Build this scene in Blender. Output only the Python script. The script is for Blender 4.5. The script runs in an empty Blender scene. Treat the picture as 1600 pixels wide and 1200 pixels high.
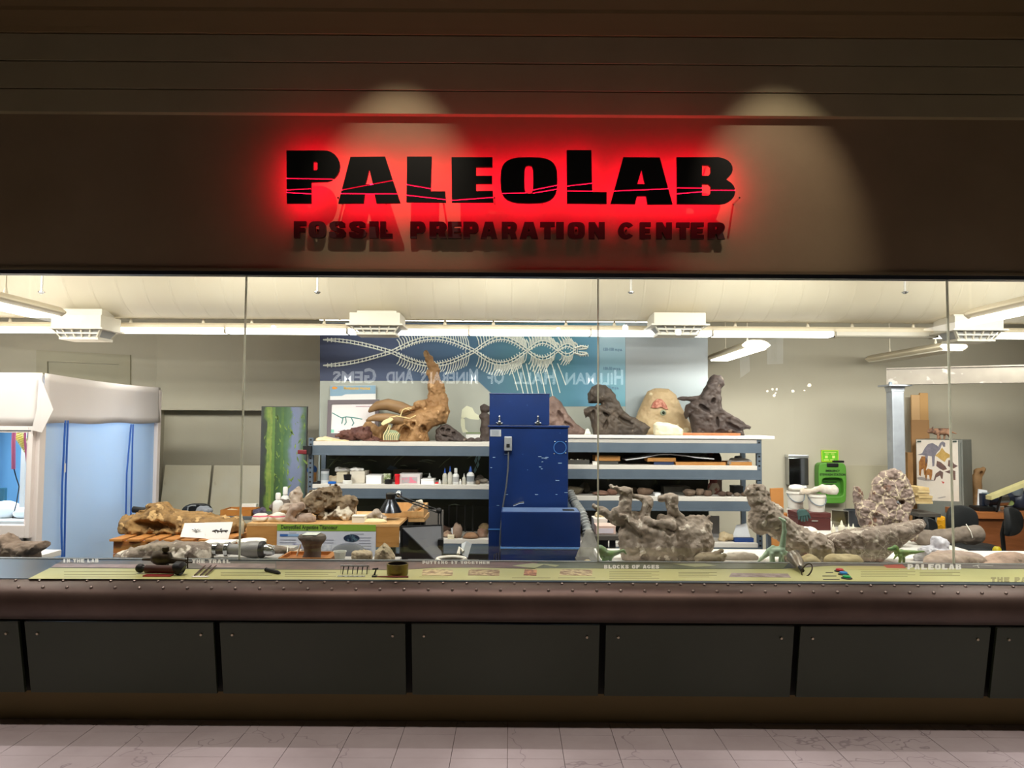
import bpy, bmesh, math, random
import numpy as np
from mathutils import Vector, Matrix
from mathutils.geometry import tessellate_polygon
random.seed(7)
SC = bpy.context.scene
COL = SC.collection
# ---------------------------------------------------------------- camera
H, FPX = 1.76, 1150.0
TH, RO = math.atan(60/FPX), math.radians(0.36)
_R0, _U0 = Vector((1,0,0)), Vector((0,-math.sin(TH),math.cos(TH)))
CF = Vector((0,math.cos(TH),math.sin(TH)))
CR = _R0*math.cos(RO)+_U0*math.sin(RO)
CU = _U0*math.cos(RO)-_R0*math.sin(RO)
cd = bpy.data.cameras.new('camera'); cd.sensor_width = 36; cd.lens = 36*FPX/1600; cd.clip_start = .05
cam = bpy.data.objects.new('camera', cd); COL.objects.link(cam)
m = Matrix((CR, CU, -CF)).transposed().to_4x4(); m.translation = (0,0,H); cam.matrix_world = m
SC.camera = cam
# ---------------------------------------------------------------- light and exposure
vs = SC.view_settings; vs.view_transform = 'Standard'; vs.look = 'None'; vs.gamma = 1; vs.use_curve_mapping = False
SC.display_settings.display_device = 'sRGB'
vs.exposure = 0.0
SC.cycles.max_bounces = 8; SC.cycles.transparent_max_bounces = 16; SC.cycles.sample_clamp_indirect = 6
SC.cycles.caustics_reflective = False; SC.cycles.caustics_refractive = False
LENS = 5.0        # emission of the fluorescent lenses
w = bpy.data.worlds.new('world'); SC.world = w; w.use_nodes = True
w.node_tree.nodes['Background'].inputs[0].default_value = (1.0,.95,.72,1); w.node_tree.nodes['Background'].inputs[1].default_value = .058
def spot(name, loc, half, power, col=(1,.85,.68), blend=.3, size=.03, aim=None):
    l = bpy.data.lights.new(name,'SPOT'); l.energy = power; l.color = col; l.spot_size = 2*math.radians(half); l.spot_blend = blend; l.shadow_soft_size = size
    o = bpy.data.objects.new(name,l); COL.objects.link(o); o.location = loc
    d = (Vector(aim)-Vector(loc)) if aim else Vector((0,0,-1))
    o.rotation_euler = d.to_track_quat('-Z','Y').to_euler(); o['kind'] = 'structure'
    return o
for x in (-.74, 1.68): spot('sign_spot', (x,3.56,4.8), 19.5, 108, (1,.85,.67), .8, .015, (x,4.68,3.05))
for i in range(6): spot('floor_downlight', (-3.5+1.4*i,3.76,4.75), 14, 170, (1,.88,.86), .6, .03)
for i in range(5): spot('hall_downlight', (-3.6+1.8*i,2.2,4.9), 33, 270, (1,.84,.74), .5, .04)
# ---------------------------------------------------------------- helpers
def at(px, py, Y):
    d = CR*(px-800)+CU*(600-py)+CF*FPX
    return Vector((0,0,H))+d*(Y/d.y)
def atz(px, py, z):
    d = CR*(px-800)+CU*(600-py)+CF*FPX
    return Vector((0,0,H))+d*((z-H)/d.z)
def lin(c):
    if isinstance(c,str): c = tuple(int(c[i:i+2],16)/255 for i in (0,2,4))
    return tuple((v/12.92 if v<=.04045 else ((v+.055)/1.055)**2.4) for v in c[:3])+(1,)
MATS = {}
def mat(name, c1, c2=None, scale=6, rough=.6, metal=0, bump=0, bscale=30, spec=.4, emis=None, alpha=None, crack=None, trans=0, contrast=(.35,.65), speck=None, stretch=None, world=False):
    if name in MATS: return MATS[name]
    m = bpy.data.materials.new(name); m.use_nodes = True; nt = m.node_tree; N = nt.nodes; L = nt.links
    b = N['Principled BSDF']; b.inputs['Roughness'].default_value = rough; b.inputs['Metallic'].default_value = metal
    b.inputs['Specular IOR Level'].default_value = spec
    b.inputs['Base Color'].default_value = lin(c1); m.diffuse_color = lin(c1)
    tc = N.new('ShaderNodeTexCoord'); vec = N.new('ShaderNodeNewGeometry').outputs['Position'] if world else tc.outputs['Object']
    if stretch:
        mp = N.new('ShaderNodeMapping'); mp.inputs['Scale'].default_value = stretch; L.new(vec, mp.inputs['Vector']); vec = mp.outputs[0]
    src = None
    def mix(fac, a, bcol):
        x = N.new('ShaderNodeMix'); x.data_type = 'RGBA'; L.new(fac, x.inputs[0])
        if a is None: x.inputs[6].default_value = lin(c1)
        else: L.new(a, x.inputs[6])
        x.inputs[7].default_value = lin(bcol); return x.outputs[2]
    def ramp(fac, lo, hi):
        r = N.new('ShaderNodeMapRange'); L.new(fac, r.inputs[0]); r.inputs[1].default_value = lo; r.inputs[2].default_value = hi; return r.outputs[0]
    if c2 is not None:
        n = N.new('ShaderNodeTexNoise'); n.inputs['Scale'].default_value = scale; n.inputs['Detail'].default_value = 6; n.inputs['Roughness'].default_value = .62
        L.new(vec, n.inputs['Vector']); src = mix(ramp(n.outputs[0], *contrast), src, c2)
    if speck:   # (scale, threshold, colour)
        n = N.new('ShaderNodeTexNoise'); n.inputs['Scale'].default_value = speck[0]; n.inputs['Detail'].default_value = 3
        L.new(vec, n.inputs['Vector']); src = mix(ramp(n.outputs[0], speck[1], speck[1]+.04), src, speck[2])
    if crack:   # (scale, width, colour)
        v = N.new('ShaderNodeTexVoronoi'); v.feature = 'DISTANCE_TO_EDGE'; v.inputs['Scale'].default_value = crack[0]
        n = N.new('ShaderNodeTexNoise'); n.inputs['Scale'].default_value = crack[0]*1.3
        a = N.new('ShaderNodeVectorMath'); a.operation = 'MULTIPLY_ADD'; L.new(n.outputs[1], a.inputs[0]); a.inputs[1].default_value = (.25/crack[0]*2,)*3; L.new(vec, a.inputs[2])
        L.new(a.outputs[0], v.inputs['Vector'])
        src = mix(ramp(v.outputs[0], crack[1], crack[1]*.4), src, crack[2])
    if src is not None: L.new(src, b.inputs['Base Color'])
    if bump:
        n = N.new('ShaderNodeTexNoise'); n.inputs['Scale'].default_value = bscale; n.inputs['Detail'].default_value = 5; L.new(vec, n.inputs['Vector'])
        bp = N.new('ShaderNodeBump'); bp.inputs['Strength'].default_value = bump; bp.inputs['Distance'].default_value = .02; L.new(n.outputs[0], bp.inputs['Height']); L.new(bp.outputs[0], b.inputs['Normal'])
    if emis:
        b.inputs['Emission Color'].default_value = lin(emis[0]); b.inputs['Emission Strength'].default_value = emis[1]
    if trans:   # thin translucent sheet
        t = N.new('ShaderNodeBsdfTranslucent'); t.inputs[0].default_value = lin(c1)
        s = N.new('ShaderNodeMixShader'); s.inputs[0].default_value = trans; L.new(b.outputs[0], s.inputs[1]); L.new(t.outputs[0], s.inputs[2])
        L.new(s.outputs[0], N['Material Output'].inputs[0])
    if alpha is not None:   # clear sheet: transparent plus a grazing reflection
        t = N.new('ShaderNodeBsdfTransparent'); g = N.new('ShaderNodeBsdfGlossy'); g.inputs['Roughness'].default_value = rough
        t.inputs[0].default_value = lin(c1)
        lw = N.new('ShaderNodeLayerWeight'); lw.inputs[0].default_value = .5
        p = N.new('ShaderNodeMath'); p.operation = 'POWER'; L.new(lw.outputs['Facing'], p.inputs[0]); p.inputs[1].default_value = 5
        q = N.new('ShaderNodeMath'); q.operation = 'MULTIPLY_ADD'; L.new(p.outputs[0], q.inputs[0]); q.inputs[1].default_value = .9; q.inputs[2].default_value = alpha
        s = N.new('ShaderNodeMixShader'); L.new(q.outputs[0], s.inputs[0]); L.new(t.outputs[0], s.inputs[1]); L.new(g.outputs[0], s.inputs[2])
        L.new(s.outputs[0], N['Material Output'].inputs[0])
    MATS[name] = m
    return m
class MB:
    """collects shapes in world space"""
    def __init__(s): s.v = []; s.f = []
    def add(s, vs_, fs):
        n = len(s.v); s.v += [Vector(p) for p in vs_]; s.f += [tuple(i+n for i in f) for f in fs]; return s
    def box(s, lo, hi, M=None):
        x0,y0,z0 = lo; x1,y1,z1 = hi
        P = [Vector(p) for p in ((x0,y0,z0),(x1,y0,z0),(x1,y1,z0),(x0,y1,z0),(x0,y0,z1),(x1,y0,z1),(x1,y1,z1),(x0,y1,z1))]
        if M: P = [M@p for p in P]
        return s.add(P, [(3,2,1,0),(4,5,6,7),(0,1,5,4),(1,2,6,5),(2,3,7,6),(3,0,4,7)])
    def hexa(s, b4, t4):   # bottom ring, top ring (ccw from above)
        return s.add(list(b4)+list(t4), [(3,2,1,0),(4,5,6,7),(0,1,5,4),(1,2,6,5),(2,3,7,6),(3,0,4,7)])
    def cyl(s, a, b, ra, rb=None, n=12, cap=True):
        return s.tube([a,b], [ra, ra if rb is None else rb], n, cap)
    def tube(s, path, rad, n=8, cap=True):
        path = [Vector(p) for p in path]
        if not isinstance(rad,(list,tuple)): rad = [rad]*len(path)
        base = len(s.v); up = None
        for i,p in enumerate(path):
            t = (path[min(i+1,len(path)-1)]-path[max(i-1,0)])
            t = t.normalized() if t.length>1e-9 else Vector((0,0,1))
            if up is None: up = Vector((0,0,1)) if abs(t.z)<.9 else Vector((1,0,0))
            x = t.cross(up).normalized(); up = x.cross(t).normalized()
            for k in range(n):
                a = 2*math.pi*k/n; s.v.append(p+(x*math.cos(a)+up*math.sin(a))*rad[i])
        for i in range(len(path)-1):
            for k in range(n):
                a = base+i*n+k; b = base+i*n+(k+1)%n; s.f.append((a,b,b+n,a+n))
        if cap:
            s.f.append(tuple(base+k for k in range(n))[::-1]); e = base+(len(path)-1)*n; s.f.append(tuple(e+k for k in range(n)))
        return s
    def lathe(s, prof, c, n=20, M=None, cap0=True):   # profile of (r, z) about a vertical axis at c
        base = len(s.v)
        for r,z in prof:
            for k in range(n):
                a = 2*math.pi*k/n; p = Vector((r*math.cos(a), r*math.sin(a), z))
                s.v.append((M@p if M else p)+Vector(c))
        for i in range(len(prof)-1):
            for k in range(n):
                a = base+i*n+k; b = base+i*n+(k+1)%n; s.f.append((a,b,b+n,a+n))
        if cap0: s.f.append(tuple(base+k for k in range(n))[::-1])
        e = base+(len(prof)-1)*n; s.f.append(tuple(e+k for k in range(n)))
        return s
    def ball(s, c, r, n=10, M=None):
        if not isinstance(r,(tuple,list)): r = (r,r,r)
        pr = [(max(math.sin(math.pi*i/n),.02), -math.cos(math.pi*i/n)) for i in range(n+1)]
        base = len(s.v); s.lathe(pr,(0,0,0),n*2)
        for i in range(base,len(s.v)):
            p = s.v[i]; p = Vector((p.x*r[0],p.y*r[1],p.z*r[2])); s.v[i] = (M@p if M else p)+Vector(c)
        return s
    def prism(s, loops, mp, dv):   # 2D loops (first outer, others holes) -> solid along dv
        flat = [mp(*p) for lp in loops for p in lp]; tri = tessellate_polygon([[Vector((p[0],p[1],0)) for p in lp] for lp in loops])
        n = len(flat); base = len(s.v); dv = Vector(dv)
        s.v += [Vector(p) for p in flat]+[Vector(p)+dv for p in flat]
        for t in tri: s.f.append(tuple(base+i for i in t)); s.f.append(tuple(base+n+i for i in reversed(t)))
        o = 0
        for lp in loops:
            k = len(lp)
            for i in range(k):
                a = base+o+i; b = base+o+(i+1)%k; s.f.append((a,b,b+n,a+n))
            o += k
        return s
    def xf(s, M): s.v = [M@p for p in s.v]; return s
def tag(o, label=None, cat=None, group=None, kind=None):
    if label: o['label'] = label
    if cat: o['category'] = cat
    if group: o['group'] = group
    if kind: o['kind'] = kind
    return o
def root_of(p):
    while p.parent: p = p.parent
    return p
def link_mesh(name, me, material, parent=None, base=None):
    o = bpy.data.objects.new(name, me); COL.objects.link(o)
    if material: me.materials.append(material)
    if parent: o.parent = parent
    elif base is not None: o.location = base
    return o
def M(name, mb, material, parent=None, smooth=False, bevel=0, label=None, cat=None, group=None, kind=None, fix=True):
    """one mesh object from world-space shapes"""
    if parent: org = root_of(parent).location.copy()
    else:
        xs = [p.x for p in mb.v]; ys = [p.y for p in mb.v]; zs = [p.z for p in mb.v]
        org = Vector(((min(xs)+max(xs))/2,(min(ys)+max(ys))/2,min(zs)))
    me = bpy.data.meshes.new(name); me.from_pydata([tuple(p-org) for p in mb.v], [], mb.f)
    if fix or bevel:
        bm = bmesh.new(); bm.from_mesh(me)
        if fix: bmesh.ops.recalc_face_normals(bm, faces=bm.faces)
        if bevel:
            ed = [e for e in bm.edges if len(e.link_faces)==2 and e.calc_face_angle(0)>.6]
            bmesh.ops.bevel(bm, geom=ed, offset=bevel, segments=2, affect='EDGES', profile=.6)
        bm.to_mesh(me); bm.free()
    if smooth:
        me.polygons.foreach_set('use_smooth', [True]*len(me.polygons))
        if smooth != 'all': me.set_sharp_from_angle(angle=math.radians(40))
    o = link_mesh(name, me, material, parent, org)
    return tag(o, label, cat, group, kind)
def T(name, label, cat, loc, group=None):
    o = bpy.data.objects.new(name, None); COL.objects.link(o); o.location = loc; o.empty_display_size = .05
    return tag(o, label, cat, group)
def S(name, mb, material, parent=None, **k): return M(name, mb, material, parent, kind=None if parent else 'structure', **k)
def dup(o, loc=None, label=None, parent=None, scale=None):
    c = o.copy(); COL.objects.link(c)
    if parent: c.parent = parent
    if loc is not None: c.location = loc
    if scale is not None: c.scale = scale
    if label: c['label'] = label
    for ch in list(o.children): dup(ch, parent=c)
    return c
def text_mb(txt, size, mp, offset=0, sx=1, depth=None, align='LEFT', res=2):
    """lettering as flat polygons, mapped by mp(u, v) into the scene, given a thickness"""
    cu = bpy.data.curves.new('t','FONT'); cu.body = txt; cu.size = size; cu.offset = offset; cu.align_x = align; cu.resolution_u = res
    o = bpy.data.objects.new('t',cu); COL.objects.link(o)
    dg = bpy.context.evaluated_depsgraph_get(); me = bpy.data.meshes.new_from_object(o.evaluated_get(dg))
    mb = MB(); mb.add([mp(v.co.x*sx, v.co.y) for v in me.vertices], [tuple(p.vertices) for p in me.polygons])
    bpy.data.objects.remove(o); bpy.data.curves.remove(cu); bpy.data.meshes.remove(me)
    if depth:
        n = len(mb.v); dv = Vector(depth); cnt = {}
        for f in mb.f:
            for i in range(len(f)):
                e = (f[i],f[(i+1)%len(f)]); cnt[frozenset(e)] = None if frozenset(e) in cnt else e
        mb.v += [p+dv for p in mb.v]; fs = list(mb.f)
        mb.f += [tuple(i+n for i in reversed(f)) for f in fs]
        mb.f += [(e[0],e[1],e[1]+n,e[0]+n) for e in cnt.values() if e]
    return mb
# --------------------------------------------------- implicit solids for bones and rocks
_tab = np.random.RandomState(3).rand(32,32,32).astype(np.float32)
def vnoise(P, sc):
    q = P/sc; i = np.floor(q).astype(int); f = (q-i).astype(np.float32); f = f*f*(3-2*f); i &= 31; j = (i+1)&31
    a = 0
    for dx in (0,1):
        for dy in (0,1):
            for dz in (0,1):
                wgt = (f[...,0] if dx else 1-f[...,0])*(f[...,1] if dy else 1-f[...,1])*(f[...,2] if dz else 1-f[...,2])
                a = a+wgt*_tab[(j if dx else i)[...,0],(j if dy else i)[...,1],(j if dz else i)[...,2]]
    return a-.5
def d_cap(P, a, b, ra, rb):
    a = np.array(a,np.float32); b = np.array(b,np.float32); ab = b-a; pa = P-a
    h = np.clip((pa@ab)/max(ab@ab,1e-9),0,1)
    return np.linalg.norm(pa-h[...,None]*ab,axis=-1)-(ra+(rb-ra)*h)
def d_ell(P, c, r, ang=0):
    q = P-np.array(c,np.float32)
    if ang:
        ca,sa = math.cos(math.radians(ang)),math.sin(math.radians(ang)); q = np.stack([q[...,0]*ca+q[...,1]*sa,-q[...,0]*sa+q[...,1]*ca,q[...,2]],-1)
    r = np.array(r,np.float32); k0 = np.linalg.norm(q/r,axis=-1); k1 = np.linalg.norm(q/(r*r),axis=-1)
    return k0*(k0-1)/np.maximum(k1,1e-6)
def d_box(P, c, h, rr=1):
    q = np.abs(P-np.array(c,np.float32))-(np.array(h,np.float32)-rr)
    return np.linalg.norm(np.maximum(q,0),axis=-1)+np.minimum(q.max(-1),0)-rr
def d_poly2(X, Y, pts):
    d = np.full(X.shape,1e9,np.float32); s = np.ones(X.shape,np.float32); n = len(pts)
    for i in range(n):
        ax,ay = pts[i]; bx,by = pts[i-1]; ex,ey = bx-ax,by-ay; wx,wy = X-ax,Y-ay
        h = np.clip((wx*ex+wy*ey)/max(ex*ex+ey*ey,1e-9),0,1); d = np.minimum(d,(wx-ex*h)**2+(wy-ey*h)**2)
        c1 = Y>=ay; c2 = Y<by; c3 = ex*wy>ey*wx
        s = np.where((c1&c2&c3)|(~c1&~c2&~c3),-s,s)
    return np.sqrt(d)*s
def d_poly(P, pts, d0, half, R):
    """outline in x/y swollen to a thickness: full half-depth R inside the rim, thin at the rim"""
    e = d_poly2(P[...,0],P[...,1],pts); t = np.clip(-e/R,0,1); th = half*np.sqrt(1-(1-t)**2)
    return np.maximum(e, (np.abs(P[...,2]-d0)-th)*.75)
def surface_nets(D, o, st):
    nx,ny,nz = D.shape; ins = D<0
    c = [D[i:nx-1+i,j:ny-1+j,k:nz-1+k] for i in (0,1) for j in (0,1) for k in (0,1)]
    offs = [(i,j,k) for i in (0,1) for j in (0,1) for k in (0,1)]
    cnt = sum((x<0).astype(np.int8) for x in c); act = (cnt>0)&(cnt<8)
    acc = np.zeros(act.shape+(3,),np.float32); num = np.zeros(act.shape,np.float32)
    for a in range(8):
        for b in range(a+1,8):
            if sum(abs(offs[a][t]-offs[b][t]) for t in range(3))!=1: continue
            cr = (c[a]<0)!=(c[b]<0); t = np.where(cr, c[a]/np.where(cr,c[a]-c[b],1),0)
            for ax in range(3): acc[...,ax] += np.where(cr, offs[a][ax]+(offs[b][ax]-offs[a][ax])*t, 0)
            num += cr
    ix = np.argwhere(act); V = ix+acc[act]/num[act][:,None]; V = V*st+np.array(o)
    idm = -np.ones(act.shape,int); idm[act] = np.arange(len(ix)); F = []
    for ax in range(3):
        sl0 = [slice(1,-1)]*3; sl1 = [slice(1,-1)]*3; sl0[ax] = slice(0,-1); sl1[ax] = slice(1,None)
        A = ins[tuple(sl0)]; B = ins[tuple(sl1)]; ch = np.argwhere(A!=B); fl = A[A!=B]
        off = np.ones(3,int); off[ax] = 0; p = ch+off; u,v = (ax+1)%3,(ax+2)%3
        eu = np.zeros(3,int); eu[u] = 1; ev = np.zeros(3,int); ev[v] = 1
        q = np.stack([idm[tuple((p-eu-ev).T)],idm[tuple((p-ev).T)],idm[tuple(p.T)],idm[tuple((p-eu).T)]],1)
        q[fl] = q[fl][:,::-1]; F.append(q)
    return V, np.concatenate(F)
def sdf_mesh(prims, px, z=None, Y=None, n=80, k=3, noise=((9,2.0),(4,.8)), floor=None, seed=0, lump=None):
    """prims in picture-sized units (x right, y down, depth) about px=(x, y base); returns a world-space MB.
    c x1 y1 d1 x2 y2 d2 r1 r2 | e x y d rx ry rd [ang] | b x y d hx hy hd [round] | p pts d half R ; a leading '-' cuts"""
    P0 = atz(px[0],px[1],z) if z is not None else at(px[0],px[1],Y)
    s = P0.y/FPX; fl = px[1] if floor is None else floor
    lo = np.full(3,1e9); hi = -lo
    for q in prims:
        if q[0][0]=='-': continue
        if q[0]=='c': pts = np.array([q[1:4],q[4:7]]); r = np.array([[q[7]],[q[8]]]); a,b = (pts-r).min(0),(pts+r).max(0)
        elif q[0] in 'eb': a,b = np.array(q[1:4])-max(q[4:7]) if (q[0]=='e' and len(q)>7) else np.array(q[1:4])-np.array(q[4:7]), None; b = 2*np.array(q[1:4])-a
        else: pp = np.array(q[1]); a = np.array([*pp.min(0),q[2]-q[3]]); b = np.array([*pp.max(0),q[2]+q[3]])
        lo = np.minimum(lo,a); hi = np.maximum(hi,b)
    hi[1] = min(hi[1],fl) if fl else hi[1]
    lo -= 4+k; hi += 4+k; st = (hi-lo).max()/n
    dims = np.ceil((hi-lo)/st).astype(int)+1
    G = np.stack(np.meshgrid(*[lo[i]+st*np.arange(dims[i]) for i in range(3)],indexing='ij'),-1).astype(np.float32)
    Q = G.copy(); 
    if lump: 
        for ax in range(3): Q[...,ax] += vnoise(G+17*(ax+1)+seed*31, lump[0])*lump[1]*2
    D = None
    for q in prims:
        t = q[0].lstrip('-')
        if t=='c': d = d_cap(Q,q[1:4],q[4:7],q[7],q[8])
        elif t=='e': d = d_ell(Q,q[1:4],q[4:7],q[7] if len(q)>7 else 0)
        elif t=='b': d = d_box(Q,q[1:4],q[4:7],q[7] if len(q)>7 else 1)
        else: d = d_poly(Q,q[1],q[2],q[3],q[4])
        if q[0][0]=='-':
            h = np.clip(.5-.5*(D+d)/max(k*.5,.01),0,1); D = D*(1-h)-d*h+max(k*.5,.01)*h*(1-h)
        elif D is None: D = d
        else: h = np.clip(.5+.5*(D-d)/k,0,1); D = d*h+D*(1-h)-k*h*(1-h)
    for sc,am in noise: D = D+vnoise(G+seed*13.7,sc)*am*2
    if fl: D = np.maximum(D, G[...,1]-fl)
    D[0]=D[-1]=9; D[:,0]=D[:,-1]=9; D[:,:,0]=D[:,:,-1]=9
    V,F = surface_nets(D, lo, st)
    mb = MB()
    if len(V):
        X = P0.x+(V[:,0]-px[0])*s; Yw = P0.y+V[:,2]*s; Z = P0.z-(V[:,1]-px[1])*s
        if fl: Z = np.where(V[:,1]>fl-.6*st, P0.z-(fl-px[1])*s, Z)
        mb.v = [Vector(t) for t in zip(X,Yw,Z)]; mb.f = [tuple(int(i) for i in f) for f in F]
    return mb
def fossil(name, prims, px, material, label, cat, z=None, Y=None, group=None, parent=None, **k):
    mb = sdf_mesh(prims, px, z, Y, **k)
    return M(name, mb, material, parent, smooth='all', label=label, cat=cat, group=group, fix=False)
# ================================================================ materials of the place
G = 4.71                                   # the glass plane
fas = mat('fascia_paint','87765c','7e6d54',scale=1.2,rough=.7,bump=.04)
upp = mat('upper_paint','9a9072','91876a',scale=1.2,rough=.7,bump=.04)
crn = mat('crown_paint','8a7452',rough=.6)
wallm = mat('lab_wall_paint','b9b2a0','b4ac99',scale=.8,rough=.8,bump=.03)
black = mat('black_plastic','101010',rough=.5)
white = mat('white_paint','e6e3dc',rough=.55)
greym = mat('grey_steel','7d8790','727c86',scale=5,rough=.45,metal=.3)
blk = mat('sign_black','0b0c09',rough=.5,spec=.3)
chrome = mat('chrome','c9ccd0',rough=.18,metal=1)
cream = mat('cream_enamel','e3d9c4',rough=.5)
paper = mat('white_paper','f1efec',rough=.7)
wood = mat('light_wood','c08a4c','b07a3e',scale=4,rough=.6,stretch=(1,1,6))
oak = mat('orange_wood','b87438','9c5c28',scale=5,rough=.5,stretch=(1,6,6))
pine = mat('pine_board','d3a873','c4965f',scale=4,rough=.6,stretch=(6,1,1))
lensm = mat('lit_lens','ffffff',emis=('fffaf4',LENS))
lensoff = mat('unlit_lens','cfc8b8',rough=.4)
zc = lambda y, Y=G: at(800,y,Y).z
# ================================================================ hall shell
ZT = zc(431); ZF = zc(186)
S('wall_front', MB().box((-6,G-.03,ZT+.03),(6,G+.16,ZF)), fas)
bands = [(186,151,.045),(150,109,.05),(108,67,.055)]
for i,(a,b,t) in enumerate(bands): S('trim_%d'%(i+1), MB().box((-6,G-.03-t,zc(a)),(6,G+.16,zc(b)-.004)), upp)
pr = [(G+.16,zc(66)),(G-.095,zc(66)),(G-.10,zc(58)),(G-.11,zc(46)),(G-.12,zc(36)),(G-.12,zc(30)),(G-.13,zc(20)),(G-.145,zc(4)),(G-.15,zc(0)),(G-.15,4.75),(G+.16,4.75)]
S('trim_4', MB().prism([pr],lambda u,v:(-6,u,v),(12,0,0)), crn)
S('trim_5', MB().box((-6,G-.05,ZT+.012),(6,G+.03,ZT+.03)), mat('bronze_strip','8a7a60',rough=.35,metal=.6))
S('trim_6', MB().box((-6,G-.035,ZT-.012),(6,G+.03,ZT+.012)), mat('dark_channel','1c2028',rough=.4))
S('ceiling', MB().box((-6,-6.2,5.15),(6,G+.2,5.25)), mat('hall_ceiling','6a6052',rough=.9))
S('wall_back', MB().box((-6,-6.2,0),(6,-6.1,5.15)), mat('hall_wall','4a443a',rough=.9))
for sx,nm in ((-6,'wall_left'),(6,'wall_right')): S(nm, MB().box((sx-.05,-6.1,0),(sx+.05,G-.04,5.15)), mat('hall_wall','4a443a'))
# marble floor, tile by tile where it shows
grout = mat('grout','8b7a74',rough=.9)
marble = mat('marble','c6bec0','b4a9ab',scale=2.2,rough=.22,spec=.5,crack=(1.3,.007,'a59c9f'),world=True,contrast=(.3,.8))
fl = S('floor', MB().box((-6,-6.1,-.06),(6,10.2,-.022)), grout)
S('floor_hall', MB().box((-5.9,-6,-.022),(5.9,3.35,0)), marble)
rt = random.Random(2)
tile0 = None
for j in range(4):
    for i in range(-16,16):
        x0 = .297*i-.012; y0 = 3.36+.297*j
        if tile0 is None:
            tile0 = M('floor_tile', MB().box((x0+.0012,y0+.0012,-.021),(x0+.2958,y0+.2958,0)), marble, fl, bevel=.0012)
            me0 = tile0.data; c0 = (x0,y0)
            t = tile0
        t = bpy.data.objects.new('floor_tile', me0); COL.objects.link(t); t.parent = fl
        t.location = (x0-c0[0], y0-c0[1], rt.uniform(-.0006,.0006)-0.0)
bpy.data.objects.remove(tile0)
# ================================================================ exhibit counter under the glass
ct = T('exhibit_counter','long exhibit counter with dark riveted rail and green front panels below the glass','counter',(0,4.4,0))
steel = mat('blue_grey_laminate','3c4c55','364650',scale=3,rough=.3)
M('worktop', MB().box((-5.9,4.13,.85),(5.9,G+.05,.88)), steel, ct)
prof = [(4.25,.65),(4.16,.652),(4.09,.668),(4.045,.70),(4.02,.745),(4.018,.79),(4.035,.83),(4.07,.857),(4.115,.872),(4.145,.8795),(4.15,.86),(4.25,.82)]
railm = mat('brown_metal','51423a','453730',scale=3,rough=.42,metal=.55,bump=.02)
rail = M('front_rail', MB().prism([prof],lambda u,v:(-5.9,u,v),(11.8,0,0)), railm, ct, smooth=True)
rv = M('rivet', MB().ball(ct.location,(.009,.009,.006),5), mat('rivet_metal','8d8078',rough=.3,metal=.8), rail, smooth='all'); rme = rv.data; bpy.data.objects.remove(rv)
for row,(Y,Z) in enumerate(((4.112,.873),(4.056,.849))):
    for i in range(-29,30):
        r = bpy.data.objects.new('rivet', rme); COL.objects.link(r); r.parent = rail
        r.location = Vector((.131*i+(.02 if row==0 else .075),Y,Z))-ct.location; r.rotation_euler = (.35 if row==0 else .8,0,0)
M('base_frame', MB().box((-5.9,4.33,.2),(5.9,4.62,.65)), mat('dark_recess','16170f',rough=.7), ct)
M('toe_kick', MB().box((-5.9,4.43,0),(5.9,4.6,.2)), mat('toe_kick_brown','75633a',rough=.6), ct)
gp = mat('green_panel','333c2b','2f3827',scale=2,rough=.45,bump=.02)
xs = [at(p,975,4.23).x for p in (-266,38,341,639,941,1243,1548,1852)]
scr = mat('screw_metal','a89f8a',rough=.35,metal=.9)
for a,b in zip(xs,xs[1:]):
    a += .018; b -= .018
    pn = M('panel', MB().hexa([(a,4.285,.205),(b,4.285,.205),(b,4.305,.205),(a,4.305,.205)],[(a,4.20,.625),(b,4.20,.625),(b,4.22,.625),(a,4.22,.625)]), gp, ct, bevel=.002)
    for x in (a+.07,b-.07):
        M('screw', MB().cyl((x,4.214,.556),(x,4.206,.555),.009,.007,8), scr, pn)
S('trim_7', MB().box((-5.9,G-.008,.88),(5.9,G+.016,.8835)), mat('sill_channel','a5a29c',rough=.4,metal=.3))
# glass panes and their joints
glass = mat('window_glass','fbfdfb',alpha=.045,rough=0)
seam = [-6]+[at(p,640,G).x for p in (379.5,934.5,1485)]+[6]
for i in range(4):
    S('window_%d'%(i+1), MB().box((seam[i]+.003,G,.884),(seam[i+1]-.003,G+.008,ZT-.012)), glass)
for i in (1,2,3):
    S('trim_%d'%(7+i), MB().box((seam[i]-.0045,G-.003,.884),(seam[i]+.0045,G+.011,ZT-.012)), mat('joint_silicone','eeeee2',rough=.4,trans=.65))
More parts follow.
